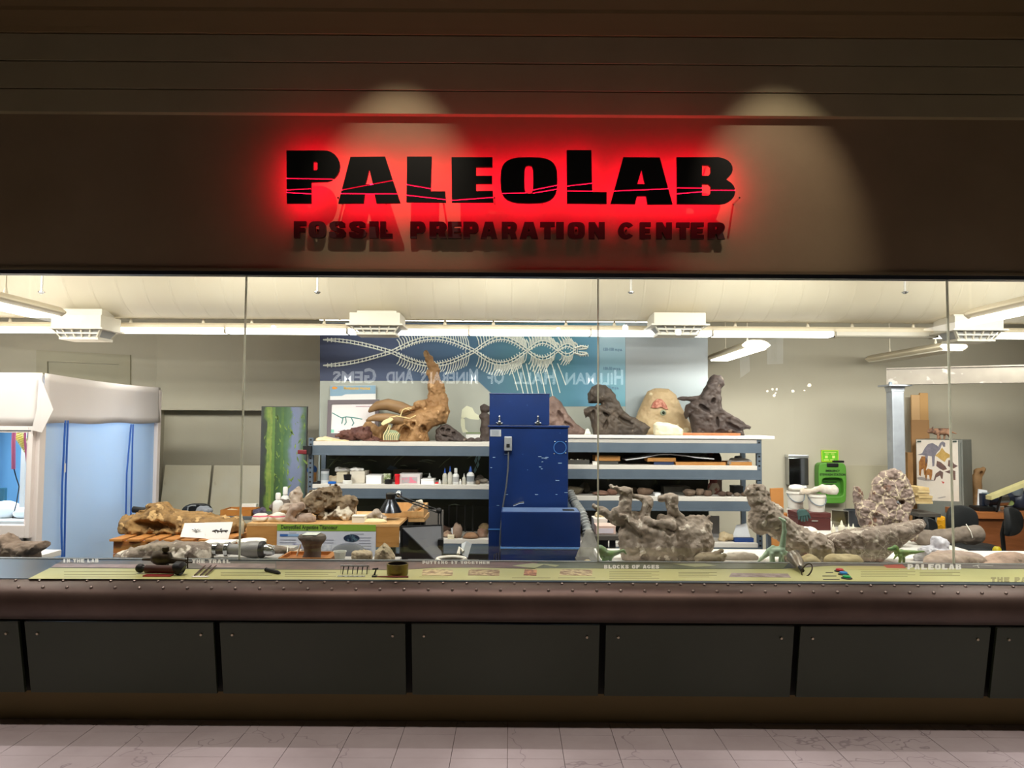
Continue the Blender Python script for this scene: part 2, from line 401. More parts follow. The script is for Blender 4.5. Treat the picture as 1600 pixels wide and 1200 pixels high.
# ================================================================ lettering of the sign
def arc(cx,cy,rx,ry,a0,a1,n=8): return [(cx+rx*math.cos(math.radians(a0+(a1-a0)*i/n)), cy+ry*math.sin(math.radians(a0+(a1-a0)*i/n))) for i in range(n+1)]
def sup(cx,cy,rx,ry,n=28,e=.62): return [(cx+rx*math.copysign(abs(math.cos(t))**e,math.cos(t)), cy+ry*math.copysign(abs(math.sin(t))**e,math.sin(t))) for t in [2*math.pi*i/n for i in range(n)]]
SIGN = [
 ('p',[[(447.5,235)]+[(505,235)]+arc(507,259.5,24,24.5,-80,80,10)+[(486,284.5),(486,317.5),(448,317.5)],[(489.5,252.5),(489.5,266),(494,266),(496,264),(496,255),(494,252.5)]],[(447,278.5,521,279.5),(447,296.5,488,294.5),(447,300.5,487,302.5)]),
 ('a',[[(547.5,245),(601.5,244.5),(625.5,317),(588,317.5),(585,303),(570,303),(568,317.5),(528.5,317.5)],[(577,264.5),(571,288),(582.5,287.5)]],[(532,297,615,281.5),(531,302,622.5,302.5)]),
 ('l',[[(636,244.5),(674.5,244.5),(673,299),(695.5,299),(697,316),(635,315.5)]],[(635,288,673,294.5),(635,304.5,696,311.5)]),
 ('e',[[(705.5,245.5),(769.5,245.5),(769.5,261),(744,261),(744,274.5),(769,274.5),(769,287),(744,287),(744,298.5),(770,298),(771,316),(706,316)]],[(706,312.8,771,308)]),
 ('o',[sup(826.5,281.5,44.5,36),sup(826.3,280.5,6.8,22,16,.5)],[(782,302,820,301),(833,296.5,871,289),(833,301.5,871,295)]),
 ('l',[[(885.5,234.5),(924,234.5),(925.5,300),(948,300),(948,318),(886,317.5)]],[(885,290.5,925,286),(885,298,926,298.3)]),
 ('a',[[(974,245.5),(1031,246),(1051,319),(1012,319),(1009.5,306),(995.5,306),(992.5,318.5),(954,318)],[(1002.5,265.5),(996,287.5),(1007.5,287.5)]],[(958,298.2,1046,294.5)]),
 ('b',[[(1057.5,245.5),(1122,245.5)]+arc(1122,264,23,18,-80,40,7)+[(1135,280.5)]+arc(1124,299,25,20,-40,85,8)+[(1058,318.5)],[(1097,258),(1097,274.5),(1107,274.5),(1110.5,270),(1110.5,261),(1107,258)],[(1097,287.5),(1097,305.5),(1107,305.5),(1110.5,302),(1110.5,291),(1107,287.5)]],[(1057,293,1100,293.5),(1057,302.5,1100,299),(1108,296.8,1150,297)]),
]
def plate_pieces(loops, cuts, Y, d):
    """flat letter cut through by narrow cracks, then thickened to d (towards the wall)"""
    flat = [p for lp in loops for p in lp]; tri = tessellate_polygon([[Vector((p[0],p[1],0)) for p in lp] for lp in loops])
    bm = bmesh.new(); V = [bm.verts.new((p[0],p[1],0)) for p in flat]
    for t in tri:
        try: bm.faces.new([V[i] for i in t])
        except ValueError: pass
    for (x1,y1,x2,y2) in cuts:
        n = Vector((-(y2-y1),x2-x1,0)).normalized()
        for s in (-.8,.8):
            c = Vector((x1,y1,0))+n*s
            bmesh.ops.bisect_plane(bm, geom=bm.verts[:]+bm.edges[:]+bm.faces[:], plane_co=c, plane_no=n, dist=1e-4)
        kill = []
        for f in bm.faces:
            c = f.calc_center_median(); dd = (c-Vector((x1,y1,0))).dot(n)
            if abs(dd)<.75 and min(x1,x2)-1<c.x<max(x1,x2)+1: kill.append(f)
        bmesh.ops.delete(bm, geom=kill, context='FACES')
    r = bmesh.ops.extrude_face_region(bm, geom=bm.faces[:]); top = [e for e in r['geom'] if isinstance(e,bmesh.types.BMVert)]
    mb = MB(); bm.verts.index_update(); tops = {v.index for v in top}
    for v in bm.verts: mb.v.append(at(v.co.x,v.co.y,Y)+Vector((0,d if v.index in tops else 0,0)))
    mb.f = [tuple(v.index for v in f.verts) for f in bm.faces]; bm.free()
    return mb
led = mat('red_led','ff1030',emis=('ff0c32',15))
sg = T('illuminated_sign','large black letters glowing red from behind, spelling the name of the lab','sign',(0,G-.03,at(800,318,G).z))
Yl = G-.185
for ch,loops,cuts in SIGN:
    L = M('letter', plate_pieces(loops,cuts,Yl,.018), blk, sg)
    M('red_backlight', plate_pieces(loops,[],Yl+.0185,.002), led, L)
    cx = sum(p[0] for p in loops[0])/len(loops[0]); c = at(cx,281,Yl+.04)
    for dx,dz in ((-.09,.11),(.09,-.12)):
        M('standoff_pin', MB().cyl((c.x+dx,Yl+.0206,c.z+dz),(c.x+dx,G-.03,c.z+dz),.006,n=6), chrome, L)
def B(*pts): return list(pts)
def glyph(c):
    """heavy block letters in a unit box, v upward"""
    t=.36; h=.24
    if c=='I': return [B((0,0),(1,0),(1,1),(0,1))]
    if c=='F': return [B((0,0),(t+.1,0),(t+.1,.36),(.9,.36),(.9,.60),(t+.1,.60),(t+.1,.74),(1,.74),(1,1),(0,1))]
    if c=='E': return [B((0,0),(1,0),(1,.25),(t+.1,.25),(t+.1,.39),(.92,.39),(.92,.61),(t+.1,.61),(t+.1,.75),(1,.75),(1,1),(0,1))]
    if c=='L': return [B((0,0),(1,0),(1,.27),(t+.1,.27),(t+.1,1),(0,1))]
    if c=='T': return [B((.28,0),(.72,0),(.72,.72),(1,.72),(1,1),(0,1),(0,.72),(.28,.72))]
    if c=='N': return [B((0,0),(.36,0),(.36,.45),(.62,0),(1,0),(1,1),(.64,1),(.64,.56),(.38,1),(0,1))]
    if c=='H': return [B((0,0),(t,0),(t,.38),(1-t,.38),(1-t,0),(1,0),(1,1),(1-t,1),(1-t,.62),(t,.62),(t,1),(0,1))]
    if c=='A': return [B((0,0),(.36,0),(.41,.17),(.60,.17),(.65,0),(1,0),(.74,1),(.26,1)),B((.5,.68),(.58,.38),(.43,.38))]
    if c=='O': return [sup(.5,.5,.5,.5,24,.6),sup(.5,.5,.12,.28,12,.5)]
    if c=='U': return [B((0,1),(0,.2),(.16,0),(.84,0),(1,.2),(1,1),(.63,1),(.63,.3),(.5,.22),(.37,.3),(.37,1))]
    if c=='P': return [B((0,0),(.42,0),(.42,.3),(.7,.3))+arc(.7,.65,.3,.35,-90,90,6)+B((0,1)),B((.42,.54),(.42,.76),(.58,.76),(.58,.54))]
    if c=='R': return [B((0,0),(.4,0),(.4,.3),(.5,.3),(.6,0),(1,0),(.87,.38))+arc(.7,.70,.3,.30,-30,90,5)+B((0,1)),B((.4,.56),(.4,.77),(.56,.77),(.56,.56))]
    if c=='B': return [B((0,0),(.7,0))+arc(.7,.27,.3,.27,-90,60,5)+arc(.7,.75,.27,.25,-50,90,5)+B((0,1)),B((.4,.2),(.4,.38),(.58,.38),(.58,.2)),B((.4,.6),(.4,.8),(.55,.8),(.55,.6))]
    if c in 'CG':
        o = arc(.5,.5,.5,.5,38,322,18)
        i = arc(.5,.5,.17,.27,322,38,10)
        if c=='G': o = arc(.5,.5,.5,.5,38,330,18)+B((1,.5),(.55,.5),(.55,.36),(.66,.36)); i = arc(.5,.5,.17,.27,300,38,10)
        return [o+i]
    if c=='S': return [B((0,.3),(.04,.08),(.25,0),(.75,0),(.97,.12),(1,.34),(.9,.5),(.42,.66),(.40,.74),(.5,.79),(.6,.74),(.6,.66),(.96,.66),(.94,.9),(.75,1),(.27,1),(.05,.9),(.01,.7),(.12,.5),(.58,.34),(.6,.25),(.5,.2),(.4,.24),(.38,.36),(0,.36))]
    if c=='K': return [B((0,0),(.38,0),(.38,.35),(.6,0),(1,0),(.68,.52),(.98,1),(.62,1),(.38,.62),(.38,1),(0,1))]
    return None
sg2 = T('lettering_row','smaller dark raised letters reading fossil preparation center under the red sign','sign',(0,G-.03,at(800,373,G).z))
blk2 = mat('letter_dark_brown','241312',rough=.5)
for c,a,b in zip('FOSSILPREPARATIONCENTER',(459,482,514,545,577,594,641,671,700,724,751,784,812,844,869,887,920,966,1000,1026,1057,1080,1107),(478,509,540,572,591,613,665,698,721,748,777,808,841,867,881,914,945,992,1017,1050,1078,1100,1133)):
    lp = glyph(c); mb = MB(); y0 = 372.5+(b-800)*.003; hgt = 26
    mb.prism(lp, lambda u,v:at(a+(b-a)*u, y0-hgt*v, G-.075), (0,.022,0)); lo = M('letter', mb, blk2, sg2)
    p = at((a+b)/2,359,G-.06); M('standoff_pin', MB().cyl((p.x,G-.054,p.z),(p.x,G-.03,p.z),.005,n=6), blk, lo)
# ================================================================ printed graphics on the counter
def cz(px,py,z=.8812): return atz(px,py,z)
def band(name, poly, m, z=.8808, th=.0008):
    return M(name, MB().prism([poly],lambda u,v:cz(u,v,z),(0,0,th)), m, ct)
yel = mat('print_yellow_green','c0c184','bdbb7a',scale=3,rough=.35)
band('graphic_panel',[(44,904.5),(78,887.5),(250,889),(430,890),(620,891),(690,887),(1000,889),(1225,889),(1240,888),(1300,884),(1560,889.5),(1602,889),(1602,909.5),(800,906.5)],yel)
grp = mat('print_grey','6c6a66','7a7066',scale=2.5,rough=.35)
band('graphic_panel',[(80,887),(96,876.2),(300,876.8),(430,877.3),(432,889.2),(250,888.2)],grp)
band('graphic_panel',[(431,877.3),(700,878),(840,878.5),(836,889),(692,886.5),(622,890.3),(432,889.4)],mat('print_rust','8d6f66','77625c',scale=9,rough=.35,contrast=(.4,.6)))
band('graphic_panel',[(841,878.5),(1232,879.8),(1224,888.4),(1000,888.4),(837,888.4)],mat('print_forest','56603f','7d7f6a',scale=6,rough=.35,contrast=(.3,.7)))
band('graphic_panel',[(1233,879.8),(1602,881),(1602,888.4),(1562,889),(1300,883.5),(1240,887.5)],mat('print_mauve_grey','77706c','6e6764',scale=3,rough=.35))
pk = mat('print_sketch','b59d98','93807c',scale=14,rough=.4)
for q in ([(80,886),(88,881),(250,882.5),(244,888)],[(305,880),(430,881),(430,888),(320,886)]): band('printed_picture',q,pk,.8817)
band('printed_picture',[(1320,890),(1324,884.2),(1398,885),(1404,890.5)],mat('print_gold','c2b878',rough=.4),.8817)
band('printed_picture',[(1386,887.5),(1380,883),(1410,881.8),(1416,888)],mat('print_red','c25a4a',rough=.4),.8822)
ph = mat('print_photo','d8c694','8a6a48',scale=22,rough=.35,contrast=(.42,.58))
for x0,x1 in ((657,708),(729,781),(816,839),(872,926)): band('printed_photo',[(x0+2,899),(x0+4,889.5),(x1,890.5),(x1-1,899.8)],ph if x0!=816 else mat('print_photo_brown','7c4530','d8a070',scale=25,rough=.4,contrast=(.45,.6)),.8817)
band('printed_photo',[(1139,901.5),(1143,895.3),(1231,896.5),(1236,902.5)],mat('print_photo_grey','b9a9a4','7d6a66',scale=16,rough=.4),.8817)
leaf = mat('print_pale_green','b6b98a',rough=.4)
for q in ([(800,884),(832,880),(850,882),(835,888)],[(843,881),(874,883),(868,886)],[(1050,881),(1100,880.5),(1120,884),(1085,886)]): band('printed_picture',q,leaf,.8817)
ltr = mat('print_white','e9e6dc',rough=.4); ltd = mat('print_text_brown','8f8a5c',rough=.4)
def words(txt, x0, x1, y0, y1, m=ltr, slant=.35, gap=.18):
    n = sum(1 if c!=' ' else .6 for c in txt); wch = (x1-x0)/n; mb = MB(); x = x0
    for c in txt:
        if c==' ': x += .6*wch; continue
        lp = glyph(c); k = .45 if c=='I' else 1-gap; o = (1-gap-k)/2 if c=='I' else 0
        mb.prism(lp, lambda u,v:cz(x+wch*(o+k*u)+(y1-y0)*v*slant*0, y1-(y1-y0)*v, .8820), (0,0,.0006)); x += wch
    return M('lettering', mb, m, ct)
words('IN THE LAB',98,155,873.5,879)
words('THE TRAIL',300,361,874,880)
words('PUTTING IT TOGETHER',660,766,876.5,881.3)
words('BLOCKS OF AGES',944,1031,882.8,888.4)
words('PALEOLAB',1418,1504,881.5,890)
words('THE PA',1548,1606,902,909,ltd)
M('lettering', MB().tube([cz(1519,885),cz(1530,883),cz(1552,884.5)],.004,5).tube([cz(1527,883.5),cz(1530,888)],.003,5), ltr, ct)
tl = MB()
for (x0,x1,y0,y1,n) in ((100,225,893,901,3),(345,425,894,899,3),(445,525,894,900,3),(952,1030,893,903,5),(1060,1120,894,901,4),(1345,1430,893,900,4),(1437,1500,894,899,3),(655,700,901,902.5,1),(800,860,902.5,904,1),(872,930,902.5,904,1)):
    for i in range(n):
        y = y0+(y1-y0)*i/max(n-1,1); tl.prism([[(x0,y),(x1-(i%2)*12,y+.06),(x1-(i%2)*12,y+.75),(x0,y+.7)]],lambda u,v:cz(u,v,.8818),(0,0,.0004))
M('small_print', tl, ltd, ct)
bl = MB()
for i,(x0,x1,y) in enumerate(((1290,1302,894),(1285,1307,899.5),(1286,1312,905))): bl.prism([[(x0,y),(x1,y),(x1,y+1),(x0,y+1)]],lambda u,v:cz(u,v,.8818),(0,0,.0006))
M('lead_line', bl, black, ct)
# --- things on the counter
for nm,cx,cy,c in (('red',1312,893.5,'b01c22'),('blue',1318,898.5,'1878b8'),('green',1323,904.5,'14964e')):
    p = cz(cx,cy,.88); t = T('push_button','%s push button on the counter below the toy dinosaurs'%nm,'button',p,'push buttons on the counter')
    M('bezel', MB().lathe([(.030,0),(.030,.006),(.026,.009)],p,20), black, t, smooth=True)
    M('cap', MB().lathe([(.022,.009),(.022,.016),(.017,.02)],p,20), mat('button_'+nm,c,rough=.3,emis=(c,.15)), t, smooth=True)
brz = mat('dark_bronze','4a4030','332b20',scale=12,rough=.4,metal=.6)
brz2 = mat('brown_bakelite','3c241c','55352a',scale=10,rough=.35)
t = T('cast_tool','bronze cast of an air drill lying behind the brown tool casting','tool',cz(255,885,.88))
c = cz(255,884,.88)
s = c.y/FPX
def q(px,py,dz=0,dy=0): p = cz(px,py,.88); return p+Vector((0,dy,dz))
M('body', MB().tube([q(238,886,.035),q(243,886,.05),q(252,886,.055),q(262,886,.05),q(266,886,.035)],[.02,.042,.045,.04,.022],12), brz, t, smooth=True)
M('shaft', MB().tube([q(222,886,.045),q(240,886,.045)],[.006,.01],8).tube([q(264,886,.04),q(290,887,.035)],[.02,.016],8), brz, t, smooth=True)
M('knob', MB().lathe([(.01,0),(.02,.01),(.02,.03),(.012,.035)],q(258,887,.09),10).tube([q(293,888,.0),q(293,888,.07)],.004,6).tube([q(287,888,.035),q(300,888,.035)],.004,6), brz, t, smooth=True)
M('foot', MB().box(q(244,887,0),q(264,885,.03)), brz, t)
t = T('cast_tool','brown cast of a hand drill with black ends in front of the bronze one','tool',cz(255,900,.88))
M('body', MB().tube([q(228,898,.032),q(275,899,.032)],.024,12), brz2, t, smooth=True)
M('end_cap', MB().tube([q(271,898.5,.035),q(276,898.5,.04),q(284,899,.04),q(286,899,.035)],[.025,.038,.038,.03],14), black, t, smooth=True)
M('end_cap', MB().ball(q(219,896,.03),(.028,.024,.026),7).tube([q(219,896,.03),q(230,897,.032)],.014,8), black, t, smooth=True)
M('base_strip', MB().box(q(224,901,0)-Vector((0,.01,0)),q(272,899,.008)), mat('red_strip','8e2a26',rough=.5), t)
t = T('tool_rack','three brown dental picks fixed to a white strip on the counter','tool',cz(316,903,.88))
M('base_strip', MB().box(q(300,902.5,0)-Vector((0,.005,0)),q(327,901.5,.006)), white, t)
for a in (304,313,321): M('pick', MB().tube([q(a,901.5,.01),q(a+9,894,.012),q(a+17,886.5,.012)],[.004,.006,.003],6), brz2, t, smooth=True)
t = T('cast_tool','short black pen tool lying alone on the yellow graphic','tool',cz(427,896,.88))
M('body', MB().tube([q(417,893.5,.012),q(421,894.5,.012),q(434,897.5,.012),q(438,898.5,.01)],[.010,.011,.011,.004],8), black, t, smooth=True)
M('tip', MB().ball(q(416,893.3,.012),.012,6), black, t, smooth=True)
t = T('needle_rack','metal rack of small needles standing on the counter left of the bowl','tool',cz(552,900,.88))
M('base_strip', MB().box(q(527,902,0)-Vector((0,.004,0)),q(571,901.2,.006)), chrome, t)
M('rail', MB().box(q(532,897,.042),q(577,896.5,.05)), chrome, t)
M('upright', MB().box(q(532,897,0),q(533,896.5,.045)).box(q(576,897,0),q(577,896.5,.045)), chrome, t)
for i in range(6): M('needle', MB().tube([q(535+7.6*i,898,.002),q(537+7.4*i,897,.042)],[.002,.004],5), black, t)
t = T('needle_stand','tiny stand with one needle beside the bowl','tool',cz(586,899,.88))
M('base_strip', MB().box(q(582,899.5,0)-Vector((0,.003,0)),q(590,899,.004)), black, t)
M('needle', MB().tube([q(585,899.2,.003),q(588,898.5,.038)],[.006,.003],6).tube([q(582,898.8,.034),q(591,898.8,.038)],.005,6), black, t)
p = cz(621,899,.88)
t = T('bowl','round brass-rimmed dark bowl standing on the counter','bowl',p)
M('shell', MB().lathe([(.055,0),(.060,.012),(.0625,.068),(.056,.068),(.052,.02),(.02,.016)],p,32), mat('brass_bowl','8f8048','6f6338',scale=10,rough=.35,metal=.7), t, smooth=True)
M('lining', MB().lathe([(.0555,.067),(.0515,.021),(.015,.018)],p,32,cap0=False), mat('bowl_dark','1a1210',rough=.4), t, smooth=True)
t = T('brush','thin red-brown brush handle lying in front of the bowl','brush',cz(615,903,.88))
M('handle', MB().tube([q(588,902.5,.006),q(620,903,.006),q(638,903,.006)],[.003,.006,.005],6), mat('red_handle','6d2a22',rough=.4), t, smooth=True)
M('ferrule', MB().tube([q(581,902.4,.006),q(589,902.5,.006)],[.005,.004],6), black, t, smooth=True)
t = T('loupe','silver bell-shaped loupe with a wire ring lying on the counter','loupe',cz(1250,896,.88))
M('body', MB().tube([q(1236,884,.06),q(1240,886,.062),q(1247,890,.045),q(1251,894,.025)],[.030,.042,.034,.016],16), mat('brushed_silver','bdb5aa','a59c92',scale=8,rough=.3,metal=.8), t, smooth=True)
ring = [q(1261,899,.03)+Vector((.030*math.cos(a)-.0*math.sin(a),.02*math.sin(a)-.0,.035*math.sin(a+.8))) for a in [2*math.pi*i/20 for i in range(21)]]
M('ring', MB().tube(ring,.004,6,False), brz, t, smooth=True)
M('neck', MB().tube([q(1250,894,.03),q(1254,897,.02)],.012,8), black, t, smooth=True)
# ================================================================ seen only as reflections: the hall sign and lamps behind the camera
def mirror(px,py,d):   # point at hall depth Y=-d whose mirror image in the glass falls on that pixel
    p = at(px,py,2*G+d); return Vector((p.x,-d,p.z))
glow = mat('sign_glow','ffffff',emis=('f2f4f2',2.9))
z0 = mirror(760,599,5.9).z; xs_ = mirror(973,599,5.9).x
def hall_word(txt,px,size):
    x0 = mirror(px,599,5.9).x
    return text_mb(txt,size,lambda u,v:(x0-u,-5.9,z0+v),offset=0.009,depth=(0,-.03,0))
hs = T('hall_sign','glowing white hall name lettering mirrored in the lab glass','sign',(xs_-3,-5.95,z0))
xcur = 973
for wd,pa,pb in (('HILLMAN',975,885),('HALL',869,805),('OF',788,762),('MINERALS',748,658),('AND',645,602),('GEMS',588,520)):
    mbw = hall_word(wd,pa,.33)
    h0 = max(v.x for v in hall_word(wd[0],pa,.33).v); c1 = min(v.x for v in hall_word(wd[0],pa,.33).v)
    for v in mbw.v:
        if v.x>=c1-1e-4: v.z = z0+(v.z-z0)*1.3
    wmin = min(v.x for v in mbw.v); wmax = max(v.x for v in mbw.v)
    tgt = mirror(pa,599,5.9).x-mirror(pb,599,5.9).x; k = tgt/(wmax-wmin)
    for v in mbw.v: v.x = wmax-(wmax-v.x)*k
    M('letters', mbw, glow, hs)
bulbm = mat('bulb_glow','ffffff',emis=('fff3e0',30))
for i,(x,y,d,r) in enumerate(((427,512,4.6,.05),(872,515,4.6,.045),(977,512,4.6,.06),(1060,519,4.2,.06))):
    p = mirror(x,y,d); t = T('track_lamp','bright lamp mirrored in the glass as a white dot near pixel column %d'%x,'lamp',p,'track lamps mirrored in the glass')
    t['label'] = ('small lamp mirrored as a dot left of the second vent','small lamp mirrored as a dot right of the glass centre line','round lamp mirrored as a dot left of the third vent','lamp mirrored as an oval dot under the third vent')[i]
    M('bulb', MB().ball(p,r,8), bulbm, t, smooth='all'); M('stem', MB().cyl(p+Vector((0,0,r*.9)),(p.x,p.y,5.15),.012,n=6), black, t)
t = None
bt = T('bulb_chandelier','cluster of tiny bulbs mirrored as dots on the right lab wall','lamp',mirror(1265,600,5.0))
for x,y,r in ((1199,611,.02),(1207,608,.02),(1214,608,.02),(1210,618,.025),(1212,614,.015),(1239,611,.03),(1265,602,.035),(1257,610,.015),(1282,601,.03),(1304,606,.025),(1322,603,.02),(1327,612,.022),(1285,620,.015)):
    p = mirror(x,y,5.0); b_ = M('bulb', MB().ball(p,r*.9,5), bulbm, bt, smooth='all'); M('wire', MB().cyl(p+Vector((0,0,r*.7)),(p.x,p.y,5.15),.003,n=4), black, b_)
lit = mat('lit_panel','cfe0ee',emis=('cfe2f2',1.1))
for nm,qd,lb in (('display_panel',[(1157,555),(1170,528),(1172,580),(1158,590)],'narrow lit display panel mirrored below the short pendant light'),('display_panel',[(1200,532),(1224,525),(1224,568),(1200,569)],'pale lit display panel mirrored right of the short pendant light')):
    P = [mirror(*p_,5.6) for p_ in qd]; mb = MB(); mb.add(P+[v+Vector((0,-.05,0)) for v in P],[(0,1,2,3),(7,6,5,4),(0,4,5,1),(1,5,6,2),(2,6,7,3),(3,7,4,0)])
    tag(M(nm, mb, lit), lb, 'panel', 'lit display panels mirrored in the glass')
# ================================================================ the lab room behind the glass
YB = 9.8
xn0, xn1 = at(243,640,YB).x, at(440,640,YB).x; zn = at(330,641,YB).z; LC = 3.95
wb = S('wall_back_lab', MB().box((xn1,YB,0),(8.3,YB+.6,LC)).box((xn0,YB,zn),(xn1,YB+.6,LC)).box((xn0-.05,YB+.26,0),(xn1,YB+.6,zn)), wallm)
S('wall_left_lab', MB().hexa([(-8.4,7.9,0),(xn0,YB,0),(xn0,YB+.6,0),(-8.4,8.6,0)],[(-8.4,7.9,LC),(xn0,YB,LC),(xn0,YB+.6,LC),(-8.4,8.6,LC)]).box((-8.5,G+.2,0),(-8.4,8.3,LC)), wallm)
S('wall_right_lab', MB().box((8.2,G+.2,0),(8.3,YB,LC)), wallm)
S('wall_front_lab', MB().box((-8.5,G+.17,3.2),(8.3,G+.25,LC)).box((-8.5,G+.05,0),(-6,G+.15,3.2)).box((6,G+.05,0),(8.3,G+.15,3.2)), wallm)
S('ceiling_lab', MB().box((-8.5,G+.17,LC),(8.3,YB+.6,LC+.08)), mat('lab_ceiling','d8cfbb',rough=.9))
S('floor_lab', MB().box((-8.5,G+.1,-.03),(8.3,YB+.6,.0)), mat('lab_floor','8d8f90','85888a',scale=2,rough=.5))
# door casing on the slanted wall, access panel on the right wall
def slant(px,py):   # point on the slanted left wall
    A = Vector((-8.4,7.9,0)); Bv = Vector((xn0,YB,0)); d = at(px,py,1)-Vector((0,0,H)); n = Vector((-(Bv-A).y,(Bv-A).x,0)); t = (A-Vector((0,0,H))).dot(n)/d.dot(n)
    return Vector((0,0,H))+d*t
nrm = Vector((.0,-1,0))
def slab(pts,th=.03,dv=None):
    dv = dv or Vector((0,-th,0)); n=len(pts); mb = MB(); return mb.add(list(pts)+[p+dv for p in pts],[tuple(range(n)),tuple(range(2*n-1,n-1,-1))]+[(i,(i+1)%n,n+(i+1)%n,n+i) for i in range(n)])
casing = mat('casing_paint','a8a18a',rough=.6)
dr = S('door_1', slab([slant(77,566),slant(187,571),slant(187,800),slant(77,800)],.015), mat('door_paint','a69f88',rough=.6))
S('casing', slab([slant(59,547),slant(205,555),slant(205,800),slant(188,800),slant(188,570),slant(76,565),slant(76,800),slant(59,800)],.03), casing, dr)
S('trim_11', MB().box((at(1320,727,YB).x,YB-.012,.3),(at(1396,727,YB).x,YB+.01,at(1350,727,YB).z)), mat('panel_paint','b2aa92',rough=.6), bevel=.003)
# duct with its rings, hung across the room
dY,dR = 7.35,.5; dZ = at(800,497,7.25).z+.49
du = T('air_duct','big cream round air duct running across the top of the lab','duct',(0,dY,dZ-dR))
ductm = mat('duct_paint','d8cfba','d2c8b2',scale=2,rough=.55)
M('duct_shell', MB().tube([(-8.3,dY,dZ),(8.1,dY,dZ)],dR,48), ductm, du, smooth=True)
rg = None
for i in range(-32,33):
    x = i*.25
    if rg is None: rg = M('seam_ring', MB().tube([(-.012,dY,dZ),(0,dY,dZ),(.012,dY,dZ)],[dR,dR+.004,dR],48), ductm, du, smooth=True); rg.location = (x,0,0)
    else: c = rg.copy(); COL.objects.link(c); c.location = (x,0,0)
for i in range(5): M('hanger_strap', MB().box((-6+3*i-.02,dY-.51,dZ),(-6+3*i+.02,dY-.505,LC)).box((-6+3*i-.02,dY+.505,dZ),(-6+3*i+.02,dY+.51,LC)), greym, du)
for px,lb in ((65,'left end'),(496,'left of the mural centre'),(986,'near the third vent'),(1414,'right end')):
    p = at(px,455,6.5); t = T('sprinkler_drop','thin white rod with a cap before the duct, %s'%lb,'sprinkler',(p.x,6.5,p.z),'sprinkler drops in front of the duct')
    M('rod', MB().cyl((p.x,6.5,p.z),(p.x,6.5,LC),.010,n=8), white, t); M('cap', MB().lathe([(.012,0),(.03,-.006),(.03,-.012),(.01,-.025)],(p.x,6.5,p.z),12), chrome, t)
# supply vents under the duct
ventm = mat('vent_enamel','d9d3c4',rough=.5)
for x0,x1,y0,y1,lb in ((80,158,491,527,'white louvred vent under the duct above the white booth'),(546,625,488,519.5,'white louvred vent under the duct over the left of the mural'),(1022,1103,488,520,'white louvred vent under the duct over the right end of the mural'),(1492,1568,493,530,'white louvred vent under the duct above the grey locker')):
    Y0 = 6.95; a = at(x0,y0,Y0); b = at(x1,y0,Y0); zt,zb = a.z,at(x0,y1,Y0).z; zm = zb+(zt-zb)*.42; xa,xb = a.x,b.x; yb = Y0+.36
    t = T('supply_vent',lb,'vent',((xa+xb)/2,Y0+.18,zb),'supply vents under the duct')
    M('body', MB().box((xa,Y0,zm),(xb,yb,zt)), ventm, t, bevel=.004); M('neck', MB().box((xa+.05,Y0+.1,zt-.01),(xb-.05,yb-.04,dZ-.455)), ventm, t)
    M('flange', MB().box((xa-.03,Y0-.03,zm-.012),(xb+.03,yb+.02,zm+.004)), ventm, t)
    i_ = .07
    M('core', MB().hexa([(xa+i_+.01,Y0+i_,zb+.012),(xb-i_-.01,Y0+i_,zb+.012),(xb-i_-.01,yb-.05,zb+.012),(xa+i_+.01,yb-.05,zb+.012)],[(xa+.03,Y0+.025,zm-.012),(xb-.03,Y0+.025,zm-.012),(xb-.03,yb-.03,zm-.012),(xa+.03,yb-.03,zm-.012)]), mat('vent_dark','a8a8a6',rough=.8), t)
    for k in range(6):
        u = k/5; M('slat', MB().hexa([(xa+i_+(xb-xa-2*i_)*u-.006,Y0+i_-.02,zb),(xa+i_+(xb-xa-2*i_)*u+.006,Y0+i_-.02,zb),(xa+i_+(xb-xa-2*i_)*u+.006,Y0+i_+.02,zb),(xa+i_+(xb-xa-2*i_)*u-.006,Y0+i_+.02,zb)],[(xa+.01+(xb-xa-.02)*u-.006,Y0,zm-.012),(xa+.01+(xb-xa-.02)*u+.006,Y0,zm-.012),(xa+.01+(xb-xa-.02)*u+.006,Y0+.04,zm-.012),(xa+.01+(xb-xa-.02)*u-.006,Y0+.04,zm-.012)]), ventm, t)
    M('slat', MB().box((xa+.04,Y0+.022,(zb+zm)/2-.008),(xb-.04,Y0+.05,(zb+zm)/2+.006)), ventm, t)
    M('bottom_plate', MB().box((xa+i_-.02,Y0+i_-.02,zb-.012),(xb-i_+.02,yb-.05,zb+.012)), ventm, t)
